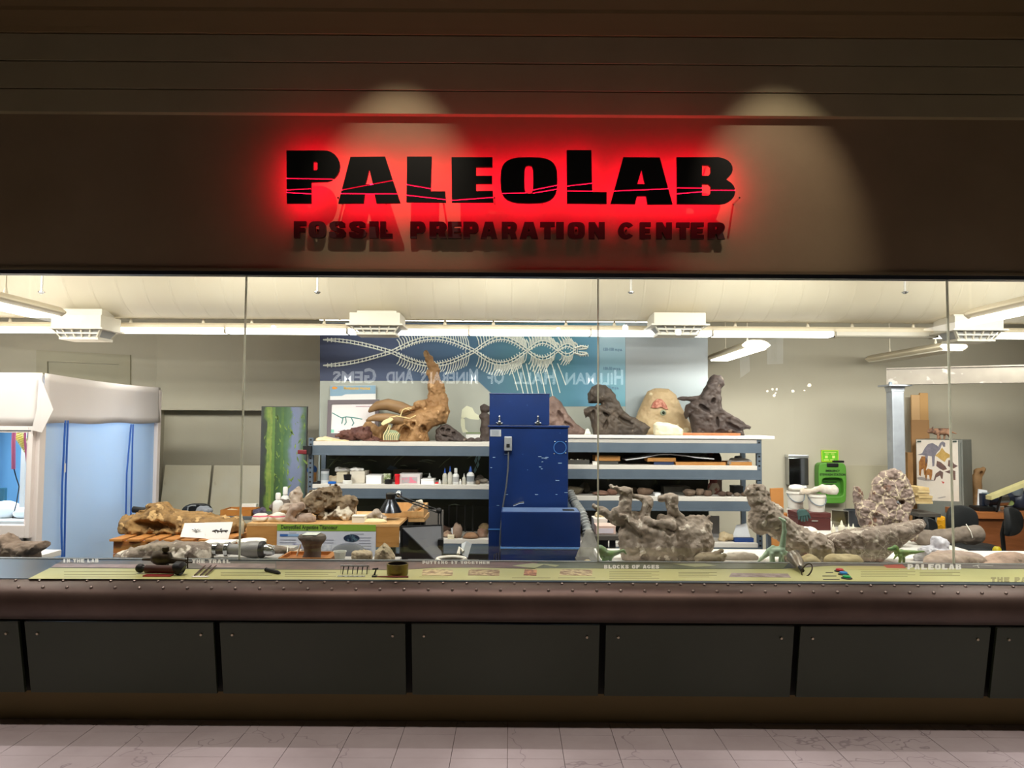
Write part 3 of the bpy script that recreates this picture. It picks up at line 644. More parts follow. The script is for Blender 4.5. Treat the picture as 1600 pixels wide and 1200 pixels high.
# fluorescent fixtures
fixm = mat('fixture_enamel','dccfb4',rough=.45)
def area(loc,sx,sy,power,spread=130,col=(1,.97,.925),aim=None,name='tube_or_fill_light'):
    l = bpy.data.lights.new(name,'AREA'); l.shape = 'RECTANGLE'; l.size = sx; l.size_y = sy; l.energy = power; l.color = col; l.spread = math.radians(spread)
    o = bpy.data.objects.new(name,l); COL.objects.link(o); o.location = loc; o['kind'] = 'structure'
    if aim: o.rotation_euler = Vector(aim).to_track_quat('-Z','Y').to_euler()
    return o
PW = 6.5
def fixture(a, b, label, lit=True, drop=None, group='ceiling fixtures of the lab', power=1.0, wide=False):
    """linear pendant between the bottom points a and b"""
    a = Vector(a); b = Vector(b); d = (b-a).normalized(); n = Vector((-d.y,d.x,0)); c = (a+b)/2
    t = T('linear_light',label,'light',c,group)
    pr = [(-.072,.05),(-.068,.08),(-.045,.10),(.045,.10),(.068,.08),(.072,.05)]
    pr2 = [(-.062,0),(-.074,.012),(-.074,.049),(.074,.049),(.074,.012),(.062,0)]
    if wide: pr = [(-.115,.014),(-.15,.04),(-.15,.052),(-.11,.085),(-.05,.102),(.05,.102),(.11,.085),(.15,.052),(.15,.04),(.115,.014)]; pr2 = [(-.11,0),(-.113,.0135),(.113,.0135),(.11,0)]
    M('housing', MB().prism([pr],lambda u,v:a+n*u+Vector((0,0,v)),b-a), fixm, t, smooth=True)
    M('lens', MB().prism([pr2],lambda u,v:a+d*.012+n*u+Vector((0,0,v)),(b-a)*(1-.024/(b-a).length)), lensm if lit else lensoff, t)
    for e in (a,b): M('end_cap', MB().prism([pr if wide else [(-.078,-.003)]+pr+[(.078,-.003)]],lambda u,v:e+n*u+Vector((0,0,v))-d*.006,d*.012), fixm, t)
    for k in (.2,.8):
        p = a+(b-a)*k; zt = drop(p) if drop else LC
        M('hanger', MB().cyl(p+Vector((0,0,.095)),(p.x,p.y,zt),.006,n=6), cream, t)
        M('cable_cone', MB().lathe([(.02,0),(.006,.06)],p+Vector((0,0,.1)),8), cream, t)
    if lit:
        o = area(c-Vector((0,0,.012)),(b-a).length*.95,.12,PW*power*(b-a).length/1.2)
        o.rotation_euler = (0,0,math.atan2(d.y,d.x))
    return t
rowY = 7.42; zr_ = at(800,524,rowY).z
hd = lambda p: dZ-math.sqrt(max(dR*dR-(p.y-dY)**2,0))+.004
eds = [-23-189,-23,166,355,544,733,922,1111,1300,1459,1640]
nm = ['far left behind the booth lamp','at the left edge above the booth','above the booth side and the doorway','over the green forest picture','at the left of the mural skeleton','over the tall horn of the skull','over the right of the skeleton print','over the silver part of the mural','','at the right edge over the locker']
for i,(a,b) in enumerate(zip(eds,eds[1:])):
    A = at(a,524,rowY); Bq = at(b,524,rowY); A.z = Bq.z = zr_
    lb = 'unlit linear light of the long row, right of the mural' if i==8 else 'lit linear light of the long row, '+nm[i]
    fixture(A,Bq,lb,i!=8,hd)
for (pa,pb,za,lb) in (((73,497),(-120,446),2.56,'near lit pendant light running off the left edge'),((1537,501),(1720,450),2.56,'near lit pendant light running off the right edge')):
    A = atz(*pa,za); Bq = Vector((A.x,A.y-2.4,za)); fixture(A,Bq,lb,wide=True)
A = at(1181,546,7.85); fixture(A,Vector((A.x+.03,A.y+1.5,A.z)),'short lit pendant light seen end-on right of the mural',True,power=.7,wide=True)
A = at(1490,548,7.85); fixture(A,Vector((A.x-.03,A.y+1.6,A.z)),'unlit pendant light seen end-on above the steel beam',False,wide=True)
# added unseen area lights nearer the glass, tilted to brighten fossils, walls and duct
for x in (-4.6,-2.3,0,2.3,4.6):
    area((x,4.98,3.0),1.2,.12,38,165,aim=(0,.42,-1))
    area((x,5.5,3.05),1.2,.12,17,120,aim=(0,1,-.6)); area((x,5.45,3.12),1.2,.14,7,170,(1,.93,.80),aim=(0,0.6,1))
for x in (-5.6,-4.3,2.9,4.2,5.6): area((x,rowY+.1,zr_-.01),1.2,.1,9 if x<0 else 17,125,aim=(0,1,-.65))  # added unseen lights at the row, tilted to brighten the back wall
st = T('wall_washer','slim bright strip light mounted above the top of the mural','light',at(760,500,8.45))
A = at(500,500.5,8.45); Bq = at(1020,500.5,8.45); A.z = Bq.z = st.location.z
M('lens', MB().box(A-Vector((0,.03,.015)),Bq+Vector((0,.03,.02))), lensm, st); M('housing', MB().box(A+Vector((0,-.04,.02)),Bq+Vector((0,.04,.06))), fixm, st)
M('hanger', MB().cyl(A+Vector((.4,0,.05)),(A.x+.4,A.y,LC),.006,n=6).cyl(Bq+Vector((-.4,0,.05)),(Bq.x-.4,Bq.y,LC),.006,n=6), cream, st)
area(((A.x+Bq.x)/2,8.44,A.z-.02),3.4,.06,5,150)
# ================================================================ white booth
fab = mat('tent_fabric','ece4e0','e5dcd8',scale=3,rough=.8,bump=.1,bscale=5,trans=.25)
shm = mat('tent_sheet','d3e2f2','cddff0',scale=2.2,rough=.6,bump=.15,bscale=3.5,trans=.4)
zt = at(62,583,6).z; xc = at(62,650,6).x; yk = 8.55; xk = at(245,640,yk).x
bo = T('fabric_booth','white fabric booth with translucent blue-lit side sheet and a window','booth',(xc-.9,7.2,0))
xl = xc-2.2
def bside(u,z,off=0):   # along the side wall, u 0 front .. 1 back
    return Vector((xc+(xk-xc)*u+off, 6+(yk-6)*u, z))
sag = lambda u,k=1: .012*math.sin(u*9)*k+.01*math.sin(u*23+1)*k
zv = at(62,662,6).z
def grid(fn,nu,nv):
    mb = MB(); mb.v = [fn(i/nu,j/nv) for j in range(nv+1) for i in range(nu+1)]
    mb.f = [(j*(nu+1)+i,j*(nu+1)+i+1,(j+1)*(nu+1)+i+1,(j+1)*(nu+1)+i) for j in range(nv) for i in range(nu)]; return mb
def sheet(name,fn,nu,nv,m,parent,th=.004):
    o = M(name,grid(fn,nu,nv),m,parent,smooth='all',fix=False); md = o.modifiers.new('thickness','SOLIDIFY'); md.thickness = th; return o
sheet('valance',lambda u,v:bside(u,zv+(zt-zv)*v-.015*math.sin(u*math.pi)*v+.006*math.sin(u*14)*(1-v),.03+.02*(1-v)*math.sin(u*8)*.6+.004),30,6,fab,bo)
sheet('valance',lambda u,v:Vector((xl+(xc+.03-xl)*u,5.965+.012*math.sin(u*11)*(1-v),zv-.02+(zt-zv+.02)*v)),24,6,fab,bo)
sheet('roof_sheet',lambda u,v:Vector((xl+(bside(v,0).x-xl)*u,6+(yk-6)*v,zt-.01-.05*math.sin(u*3.14)*math.sin(v*3.14))),8,8,fab,bo)
sheet('side_sheet',lambda u,v:bside(u,.02+(zv+.05)*v,.012*math.sin(u*10)*(1-.4*v)+.008*math.sin(u*21+2*v)),40,12,shm,bo)
sheet('rear_sheet',lambda u,v:Vector((xl+(xk-xl)*u,yk,.02+(zt-.05)*v)),8,6,mat('tent_rear','7db4dc',rough=.7),bo)
sheet('far_side_sheet',lambda u,v:Vector((xl,6+(yk-6)*u,.02+(zt-.05)*v)),8,6,shm,bo)
posts = mat('tent_post','e6d9d4',rough=.6)
M('corner_post', MB().box((xc-.09,5.99,0),(xc+.015,6.07,zv+.1)), posts, bo, bevel=.006); M('corner_post', MB().box((xk-.05,yk-.05,0),(xk+.045,yk+.02,zt-.03)), posts, bo, bevel=.006)
M('corner_flap', slab([at(62,584,5.94),at(58,640,5.94),at(50,672,5.94),at(66,676,5.94),at(84,640,5.96)],.006), fab, bo)
wx0,wx1 = at(-60,700,5.98).x,at(54,700,5.98).x; wz0,wz1 = at(20,840,5.98).z,at(20,666,5.98).z; fr = at(47,700,5.98).x; ft = at(20,676,5.98).z; fb = at(20,820,5.98).z
wf = M('window_frame', MB().box((fr,5.95,wz0),(wx1,6.02,wz1)).box((wx0,5.95,ft),(fr,6.02,wz1)).box((wx0,5.95,wz0),(fr,6.02,fb)), posts, bo, bevel=.004)
M('frame_groove', MB().box((wx0,5.945,wz1-.035),(fr+.02,5.951,wz1-.03)), greym, wf)
M('front_sheet', MB().box((xl,5.99,.02),(wx0,6.0,zv+.05)).box((wx0,5.99,.02),(xc-.06,6.0,wz0)).box((wx0,5.99,wz1),(xc-.06,6.0,zv+.05)).box((wx1,5.99,wz0),(xc-.06,6.0,wz1)), fab, bo)
zm_ = mat('zip_blue','2f5fb0',rough=.5)
for (pts,pts2) in ((((102,657),(100,700),(97,760),(96,820),(97,870)),((106,657),(104.5,700),(102.5,760),(101.5,820),(100.5,870))),(((205,663),(201.5,700),(198,740),(197,790),(196,835)),((208,663),(207,690),(206.5,720),(205.5,760),(204.5,805)))):
    def onside(px,py):
        d = at(px,py,1)-Vector((0,0,H)); n = Vector(((yk-6),-(xk-xc),0)); A_ = bside(0,0,.045)-Vector((0,0,H)); t_ = A_.dot(n)/d.dot(n); return Vector((0,0,H))+d*t_
    for pp in (pts,pts2): M('zip', MB().tube([onside(*p) for p in pp],.008,6), zm_, bo)
M('zip_pull', MB().tube([onside(100.5,724),onside(100.2,738)],.012,6), white, bo)
area((xc-.9,7.1,zt-.16),1.2,1.6,64,170,(.70,.84,1.0),name='booth_light')
# inside the booth
t = T('work_shelf','white shelf with cloth lumps inside the booth window','table',(xc-1.05,7.0,0))
M('top', MB().box((xl+.05,6.5,.83),(xc-.34,7.7,.87)), white, t); M('leg', MB().box((xl+.1,6.6,0),(xl+.16,6.66,.83)), greym, t); M('leg', MB().box((xc-.46,6.6,0),(xc-.40,6.66,.83)), greym, t)
clothm = mat('white_cloth','e8edf2',rough=.8)
for i,(px,rx,rz,lb) in enumerate(((8,.13,.085,'white padded lump on the booth shelf, at the picture edge'),(42,.10,.06,'white padded lump on the booth shelf beside the window frame'))):
    c = at(px,800,6.75); M('cushion', MB().ball((c.x,6.75,.87+rz*.75),(rx,.13,rz),8), clothm, smooth='all', label=lb, cat='cushion', group='lumps in the booth')
c = at(24,800,6.8); M('cushion', MB().ball((c.x,6.95,.91),(.06,.06,.045),8), mat('red_cloth','b05a74',rough=.7), smooth='all', label='small pink-red cloth between the white lumps in the booth', cat='cushion', group='lumps in the booth')
c = at(0,770,7.4); t = T('monitor','dark teal screen standing inside the booth at the picture edge','monitor',(c.x,7.4,.87))
M('screen', MB().box((c.x-.3,7.38,.9),(at(9.5,770,7.4).x,7.42,at(0,762,7.4).z)), mat('teal_screen','1d4a5c',rough=.4), t, bevel=.01); M('foot', MB().box((c.x-.15,7.3,.87),(c.x+.03,7.5,.9)), black, t)
pinkm = mat('pink_tube','ef7b9c',rough=.4)
for px,y0,y1,lb in ((21,674,733,'long pink air hose hanging in the booth window'),(43,674,725,'second pink air hose slanting behind the coiled hose')):
    a = at(px,y1,6.35); dx = 0 if px==21 else -.05
    M('air_hose', MB().tube([Vector((a.x+dx,6.35,zt-.02)),at(px-(0 if px==21 else 4),690,6.35),a],.016 if px==21 else .01,8), pinkm, smooth='all', label=lb, cat='hose', group='air hoses in the booth')
a0 = at(27,676,6.45); a1 = at(46,705,6.45)
hl = [a0+(a1-a0)*(i/120)+Vector((.03*math.cos(i*.55),.03*math.sin(i*.55),.02*math.cos(i*.55))) for i in range(121)]
M('coiled_hose', MB().tube([Vector((a0.x,6.45,zt-.02))]+hl,.007,5), mat('coil_yellow','e8e27a',rough=.4), smooth='all', label='coiled yellow air hose hanging in the booth window', cat='hose')
M('dangling_wire', MB().tube([at(22,733,6.36),at(25,745,6.4),at(30,760,6.5),at(26,785,6.6),at(19,812,6.7)],.005,5), black, smooth='all', label='thin dark cord curling down from the pink hose', cat='wire')
M('support_post', MB().box((at(33,700,6.7).x,6.7,.87),(at(41,700,6.7).x,6.76,zt-.08)), white, label='white upright post inside the booth beside the coiled hose', cat='post', bevel=.004)
# ================================================================ niche boards, forest picture
nb = mat('sealed_plywood','f0e8d2','e6dabc',scale=1.6,rough=.6,speck=(2.3,.66,'b89f78'))
zb_ = at(330,727,YB+.18).z
for a,b,lb in ((249,325,'left pale plywood sheet leaning in the wall recess'),(325.6,405,'right pale plywood sheet leaning in the wall recess')):
    x0,x1 = at(a,750,YB+.15).x+.06,at(b,750,YB+.15).x+.03
    M('plywood_sheet', MB().hexa([(x0,YB-.05,0),(x1,YB-.05,0),(x1,YB-.03,0),(x0,YB-.03,0)],[(x0,YB+.18,zb_),(x1,YB+.18,zb_),(x1,YB+.20,zb_),(x0,YB+.20,zb_)]), nb, label=lb, cat='plywood', group='plywood sheets in the recess')
def grad_mat(name, stops, axis=0, lo=-1, hi=1, noise=0, rough=.45, nscale=2):
    """printed colour ramp along an axis of the print itself"""
    m = mat(name, stops[0][1], rough=rough); nt = m.node_tree; N = nt.nodes; L = nt.links; b = N['Principled BSDF']
    tc = N.new('ShaderNodeTexCoord'); sp = N.new('ShaderNodeSeparateXYZ'); L.new(tc.outputs['Object'],sp.inputs[0])
    mr = N.new('ShaderNodeMapRange'); L.new(sp.outputs[axis],mr.inputs[0]); mr.inputs[1].default_value = lo; mr.inputs[2].default_value = hi
    fac = mr.outputs[0]
    if noise:
        n = N.new('ShaderNodeTexNoise'); n.inputs['Scale'].default_value = nscale; n.inputs['Detail'].default_value = 5; L.new(tc.outputs['Object'],n.inputs['Vector'])
        a = N.new('ShaderNodeMath'); a.operation = 'MULTIPLY_ADD'; L.new(n.outputs[0],a.inputs[0]); a.inputs[1].default_value = noise; 
        s = N.new('ShaderNodeMath'); s.operation = 'ADD'; L.new(a.outputs[0],s.inputs[0]); a.inputs[2].default_value = -noise/2; L.new(fac,s.inputs[1]); fac = s.outputs[0]
    cr = N.new('ShaderNodeValToRGB'); e = cr.color_ramp.elements
    e[0].position, e[0].color = stops[0][0], lin(stops[0][1]); e[1].position, e[1].color = stops[-1][0], lin(stops[-1][1])
    for p,c in stops[1:-1]: q_ = e.new(p); q_.color = lin(c)
    L.new(fac,cr.inputs[0]); L.new(cr.outputs[0],b.inputs['Base Color']); return m
Yp = 8.9; x0,x1 = at(407,700,Yp).x,at(479,700,Yp).x; zp = at(440,635,Yp).z
fm = grad_mat('forest_print',[(0,'3b3a3c'),(.1,'3c4436'),(.16,'6f8a3c'),(.24,'8a9a4a'),(.3,'435a35'),(.48,'4a6a42'),(.58,'5d7a5a'),(.66,'7d86a4'),(.82,'8088a0'),(.92,'5e7458'),(1,'3c4a52')],0,-(x1-x0)/2,(x1-x0)/2,.36,.4,4)
t = T('forest_picture','tall green bamboo forest print leaning behind the shelving left post','picture',((x0+x1)/2,Yp,.0))
M('board', MB().box((x0,Yp,.02),(x1,Yp+.03,zp)), mat('board_edge','4a4a46',rough=.6), t)
M('print', MB().box((x0+.01,Yp-.004,.05),(x1-.01,Yp,zp-.008)), fm, t)
lv = mat('print_leaf','8fa84c','55703a',scale=14,rough=.5)
rr = random.Random(5); lm = MB()
for i in range(70):
    a = rr.uniform(.1,.95); x = x0+(x1-x0)*a; z = rr.uniform(.95,zp-.05); l = rr.uniform(.03,.1); an = rr.uniform(-2.4,-.7)
    d = Vector((math.cos(an),0,math.sin(an))); n_ = Vector((-d.z,0,d.x))*l*.13
    c = Vector((x,Yp-.0045,z)); lm.add([c,c+d*l*.5+n_,c+d*l,c+d*l*.5-n_],[(0,1,2,3)])
lo_ = M('leaf_print', lm, lv, t, fix=False)
for k,(u,c) in enumerate(((.17,'8fa04a'),(.28,'6d8a44'),(.47,'4c6a40'))):
    xx = x0+(x1-x0)*u; M('stem_print', MB().box((xx-.016,Yp-.0052,.6),(xx+.016,Yp-.004,zp-.01)).box((xx-.02,Yp-.0058,1.2),(xx+.02,Yp-.004,1.22)).box((xx-.02,Yp-.0058,1.6),(xx+.02,Yp-.004,1.62)), mat('print_stem_%d'%k,c,'5c7a3c',scale=9,rough=.5), t)
# ================================================================ mural panel behind the shelving
Ym = 8.66; mx0,mx1 = at(500,600,Ym).x,at(1106,600,Ym).x; mzt = at(800,505,Ym).z
mu = T('mural_panel','wide blue-green mural with a white entwined skeleton drawing behind the shelving','mural',((mx0+mx1)/2,Ym,0))
mw = (mx1-mx0)/2
W_ = lambda px,py,d=0: (lambda p:Vector((p.x,Ym-d,p.z)))(at(px,py,Ym))
def mprint(name,poly,m,d=.002): return M(name, MB().prism([poly],lambda u,v:W_(u,v,d),(0,.0015,0)), m, mu)
M('backing', MB().box((mx0,Ym,0),(mx1,Ym+.04,mzt)), mat('mural_edge','8a9494',rough=.6), mu)
sky_ = grad_mat('mural_blue',[(0,'3f4660'),(.18,'434f6c'),(.36,'456482'),(.52,'4a7888'),(.64,'4d8296'),(.72,'6496b2'),(.8,'8db0c2')],0,-mw,mw,.06,.6,1.5)
mprint('printed_sky',[(500,505),(936,505),(936,635),(790,635),(747,595),(500,595)],sky_)
teal = grad_mat('mural_teal',[(0,'6f9fb4'),(.5,'4f8f96'),(1,'7fae b0'.replace(' ',''))],2,at(0,640,Ym).z,at(0,520,Ym).z,.1,.35,1.5)
mprint('printed_wall',[(500,595.3),(746,595.3),(789,635.5),(936,635.5),(936,700),(500,700)],mat('mural_grey','acaea4','a3a69b',scale=1.2,rough=.4))
mprint('printed_forest_floor',[(500,700.4),(936,700.4),(936,905),(500,905)],mat('mural_dark','22261d','34382a',scale=3,rough=.3,speck=(5,.68,'4c5138')))
p2 = grad_mat('mural_pale_blue',[(0,'5d98a6'),(.45,'7fb0c4'),(1,'a8c3d0')],2,at(0,640,Ym).z,at(0,520,Ym).z,.05,.35,1.5)
mprint('printed_sky',[(936.5,505),(977,505),(977,635),(936.5,635)],p2)
mprint('printed_wall',[(936.5,635.3),(977,635.3),(977,700),(936.5,700)],mat('mural_grey','b3b6ab'))
slv = grad_mat('mural_silver',[(0,'a4abab'),(.45,'9da7ab'),(.75,'b6bcc0'),(1,'9fa8ae')],2,at(0,690,Ym).z,at(0,510,Ym).z,.06,.55,1.2)
mprint('printed_panel',[(977.6,505),(1106,505),(1106,700),(977.6,700)],slv)
mprint('printed_forest_floor',[(936.5,700.4),(1106,700.4),(1106,905),(936.5,905)],mat('mural_dark','22261d'))
inkw = mat('mural_ink_white','e4e6dc',rough=.5); inkg = mat('mural_ink_grey','6d7a86',rough=.5)
for y,s_ in ((545,'150-100 m.y.a.'),(575,'100-50 m.y.a.'),(605,'50-10 m.y.a.'),(634,'10 m.y.a.')):
    o_ = W_(942,y+3,.003); M('lettering', text_mb(s_,.05,lambda u,v:o_+Vector((u,0,v)),.001,.78), mat('mural_ink_blue','4b6a88',rough=.5), mu, fix=False)
# the entwined skeleton: two spines with ribs
xk_ = [505,612,742,824,872,900]; amp = [20,21,20,13,8,5]
def spine(x,sgn,off=0):
    for i in range(5):
        if x<=xk_[i+1] or i==4:
            u = (x-xk_[i])/(xk_[i+1]-xk_[i])
            if i==0: ph = math.cos(u*math.pi/2)*20; s_ = 1
            else: ph = math.sin(u*math.pi)*(amp[i]); s_ = -1 if i%2 else 1
            return 551+sgn*s_*ph-(x-505)*.010
sk = MB(); L3 = lambda pts,r: sk.tube([W_(*p,.0035) for p in pts],r,4)
for sg_ in (-1,1):
    for o_ in (-2.2,2.2): L3([(x,spine(x,sg_)+o_*(1 if x>530 else (x-503)/27)) for x in range(505,905,5)],.0065)
    for x in range(512,904,6): L3([(x,spine(x,sg_)-3.4),(x,spine(x,sg_)+3.4)],.006)
    for x in range(625,902,4):
        y = spine(x,sg_); up = -1 if y<550 else 1
        l = (9 if x<700 else 15 if x<800 else 19 if x<860 else 12)
        if abs(y-549)>3: L3([(x,y+up*2),(x-1.5,y+up*(4+l*.5)),(x-5,y+up*(4+l))],.0058)
        if x>770: L3([(x+2,y+up*2),(x+.5,y+up*(4+l*.4)),(x-3,y+up*(2+l*.8))],.0055)
        if abs(y-549)>6: L3([(x,y-up*2),(x-2,y-up*6)],.005)
for x,l in ((806,42),(815,48),(824,56),(832,62),(842,66),(852,64),(862,58),(872,46),(881,34)): L3([(x-10,568),(x-3,568+l*.5),(x+3,568+l)],.006)
for sg_ in (-1,1):
    L3([(898,548+sg_*4),(908,548+sg_*7),(918,548+sg_*5)],.012); L3([(904,548+sg_*2),(917,548+sg_*3)],.008)
    for x in range(906,919,4): L3([(x,548+sg_*4),(x+1,548+sg_*9)],.006)
M('skeleton_drawing', sk, inkw, mu, fix=False)
bn = MB(); 
for pl in ([(720,655),(722,640),(729,634),(738,637),(742,645),(752,651),(748,656),(735,655),(728,652)],[(720,652),(726,655),(727,670),(732,675),(723,676),(720,665)]): bn.prism([pl],lambda u,v:W_(u,v,.004),(0,.0015,0))
M('bone_drawing', bn, mat('mural_ink_cream','dcdcc0',rough=.5), mu)
mprint('printed_stripe',[(728,675.5),(764,675.5),(764,677.5),(728,677.5)],mat('mural_green_line','7c9060',rough=.5),.004); mprint('printed_stripe',[(728,679),(764,679),(764,690),(728,690)],paper,.004)
fs = MB(); rr = random.Random(9)
for i in range(26):
    x,y = rr.uniform(510,760),rr.uniform(715,750) if i<16 else rr.uniform(785,830); l = rr.uniform(8,30); a = rr.uniform(-.9,.2)
    fs.tube([W_(x,y,.0035),W_(x+l*math.cos(a)*.5,y+l*math.sin(a)*.5-1,.0035),W_(x+l*math.cos(a),y+l*math.sin(a),.0035)],[.004,.009,.003],4)
M('branch_drawing', fs, mat('mural_ink_moss','4a5038',rough=.5), mu, fix=False)
bd = MB(); bd.prism([[(604,733),(610,727),(616,729),(622,732),(612,735)]],lambda u,v:W_(u,v,.004),(0,.0015,0)); M('bird_drawing', bd, mat('mural_ink_bluegrey','4a5766'), mu)
bw = MB()
for px,py in ((743,710),(748,708),(741,720),(744,727),(740,735),(746,716)): bw.prism([[(px,py),(px+3,py-7),(px+5,py-1),(px+2,py+5)]],lambda u,v:W_(u,v,.004),(0,.0015,0))
M('flower_drawing', bw, mat('mural_ink_pale','86a9ae'), mu)
# ================================================================ shelving
Yr = 7.96; rk = mat('rack_blue_grey','66727f','5e6a77',scale=4,rough=.42,metal=.35); deckm = mat('white_deck','cdc7bf',rough=.6)
zl = [at(620,y,Yr).z for y in (690,757,842)]; zr = [at(1040,y,Yr).z for y in (685.5,727,776,848)]
xm = at(836,700,Yr).x
def rack(label, xa, xb, decks, top):
    t = T('shelving_unit',label,'shelving',((xa+xb)/2,Yr+.3,0),'steel shelving units')
    for x in (xa,xb-.05):
        for y in (Yr,Yr+.55):
            p = M('upright', MB().box((x,y,0),(x+.05,y+.05,top)), rk, t)
            if y==Yr: M('punched_hole', (lambda mb:[mb.box((x+.014,y-.0015,z),(x+.034,y+.001,z+.018)) for z in np.arange(.3,top-.03,.05)] and mb)(MB()), black, p)
    for z in decks:
        M('deck', MB().box((xa+.052,Yr-.006,z-.046),(xb-.052,Yr+.6,z)), deckm, t, bevel=.003)
        for y in (Yr-.01,Yr+.575):
            b_ = M('beam', MB().box((xa+.01,y,z-.15),(xb-.01,y+.03,z-.047)), rk, t)
            if y<Yr+.1: M('beam_lip', MB().box((xa+.01,y-.008,z-.15),(xb-.01,y+.002,z-.132)), rk, b_)
    return t
rack('left grey-blue shelving unit with three white decks in front of the mural', at(482,700,Yr).x, xm-.003, zl, at(486,684,Yr).z)
rack('right grey-blue shelving unit with four white decks under the crested skulls', xm+.003, at(1190,700,Yr).x, zr, at(1186,687,Yr).z)
fx0,fx1 = at(880,683,Yr).x,at(1209,683,Yr).x; zf = at(1040,680,Yr).z
M('foam_board', MB().box((fx0,Yr-.03,zr[0]+.001),(fx1,Yr+.55,zr[0]+.036)), mat('foam_white','d6d2d0',rough=.7), label='long white foam board on top of the right shelving, overhanging its end', cat='board', bevel=.006)
# ================================================================ tables and benches
def yb_of(x, Y, z):
    a,b = at(x,600,Y).z, at(x,900,Y).z; return 600+300*(a-z)/(a-b)
def legs(t, x0,x1,y0,y1,z,m,w=.05):
    for x in (x0+.04,x1-.04-w):
        for y in (y0+.04,y1-.04-w): M('leg', MB().box((x,y,0),(x+w,y+w,z)), m, t)
def table(name,label,x0,x1,y0,y1,z,mt,ml,th=.04,group=None,apron=None):
    t = T(name,label,'table',((x0+x1)/2,(y0+y1)/2,0),group)
    M('top', MB().box((x0,y0,z-th),(x1,y1,z)), mt, t, bevel=.004)
    if apron: M('apron', MB().box((x0+.02,y0+.02,z-th-apron),(x1-.02,y0+.05,z-th-.002)).box((x0+.02,y1-.05,z-th-apron),(x1-.02,y1-.02,z-th-.002)), ml, t)
    legs(t,x0,x1,y0,y1,z-th-.002,ml); return t
TZ = .80; TZ2 = .75
whitet = mat('table_white','e4dfd8',rough=.55)
X = lambda px,Y,py=800: at(px,py,Y).x
table('work_table','front white table behind the glass, carrying the vertebrae block and leg bones',X(930,5.6),X(1350,5.6),4.86,5.70,TZ,whitet,greym)
table('work_table','front white table at the right under the flat rocks and plastic bag',X(1352,5.6),X(1352,5.6)+1.9,4.86,5.70,TZ,whitet,greym)
table('work_table','second white table carrying the long banded bone at the right',X(1345,6.1),X(1502,6.1),6.02,6.75,TZ2,whitet,greym,.085)
table('work_table','front grey table with the pipe, tray and grey fossil at the left',X(205,5.4),X(446,5.4),4.86,5.75,TZ,mat('table_grey','a9a5a0',rough=.5),greym)
table('work_table','narrow grey table in front of the poster under the tray and pale stones',X(446,5.4)+.005,X(622,5.1),4.86,5.30,TZ,mat('table_grey','a9a5a0',rough=.5),greym)
table('work_table','table at the left edge holding the lumpy rock before the booth',X(-90,5.2),X(58,5.2),4.86,5.5,TZ,whitet,greym)
# orange slatted bench
zo = .79; Yo = atz(260,842,zo).y
ox0,ox1 = X(179,Yo),X(372,Yo)
t = T('slatted_bench','orange wooden slatted bench carrying the big brown fossil','bench',((ox0+ox1)/2,Yo+.4,0))
M('frame_beam', MB().box((ox0,Yo,zo-.12),(ox1,Yo+.045,zo-.022)).box((ox0,Yo+.75,zo-.12),(ox1,Yo+.795,zo-.022)), oak, t)
M('frame_post', MB().box((ox0,Yo,0),(ox0+.11,Yo+.1,zo-.125)), oak, t); M('frame_post', MB().box((ox1-.11,Yo,0),(ox1,Yo+.1,zo-.125)), oak, t)
M('frame_post', MB().box((ox0,Yo+.7,0),(ox0+.11,Yo+.79,zo-.125)), oak, t); M('frame_post', MB().box((ox1-.11,Yo+.7,0),(ox1,Yo+.79,zo-.125)), oak, t)
sw = (ox1-ox0)/7
for i in range(7): M('slat', MB().box((ox0-.02+i*sw,Yo-.03,zo-.02),(ox0-.02+i*sw+sw*.72,Yo+.8,zo)), mat('slat_orange','c08446','a8692f',scale=5,rough=.55,stretch=(1,6,1)), t, bevel=.003)
# bench with apron front and poster
zb2 = .93; Yt = atz(500,818.5,zb2).y; bx0,bx1 = X(386,Yt),X(624,Yt)
t = T('work_bench','tan-fronted workbench with the large skull and the hanging paper poster','bench',((bx0+bx1)/2,Yt+.4,0))
M('top', MB().box((bx0,Yt,zb2-.02),(bx1,Yt+.85,zb2)), pine, t)
M('front_board', MB().box((bx0,Yt,zb2-.185),(bx1,Yt+.02,zb2-.022)), wood, t, bevel=.002); legs(t,bx0,bx1,Yt+.02,Yt+.85,zb2-.022,black,.06)
# poster on the bench front
px0,px1 = X(434,Yt),X(588,Yt); pz0,pz1 = zb2-.47,zb2-.004; pw = px1-px0
t = T('poster','white research poster with a green title band hanging on the tan bench','poster',((px0+px1)/2,Yt-.005,pz0))
M('sheet', MB().box((px0,Yt-.006,pz0),(px1,Yt-.002,pz1)), mat('poster_paper','d9dae4','cfd0dd',scale=3,rough=.5), t)
gz = pz1-.052
M('title_band', MB().box((px0,Yt-.0075,gz),(px1,Yt-.006,pz1)), mat('poster_green','86a83a',rough=.5), t)
M('lettering', text_mb('Demystified Argentine Titanosaur',.047,lambda u,v:Vector((px0+.03+u,Yt-.0082,gz+.014+v)),.0012,.71), mat('poster_ink','27301a'), t, fix=False)
bx = lambda u0,u1,v0,v1:MB().box((px0+pw*u0,Yt-.0075,pz1-v1),(px0+pw*u1,Yt-.0062,pz1-v0))
M('blue_bar', bx(.03,.11,.078,.098), mat('poster_blue','3c68ad'), t); M('blue_bar', bx(.11,.22,.078,.098), mat('poster_lightblue','8faed4'), t)
ink = mat('poster_grey_ink','a9aab8')
mm = MB(); rr = random.Random(4)
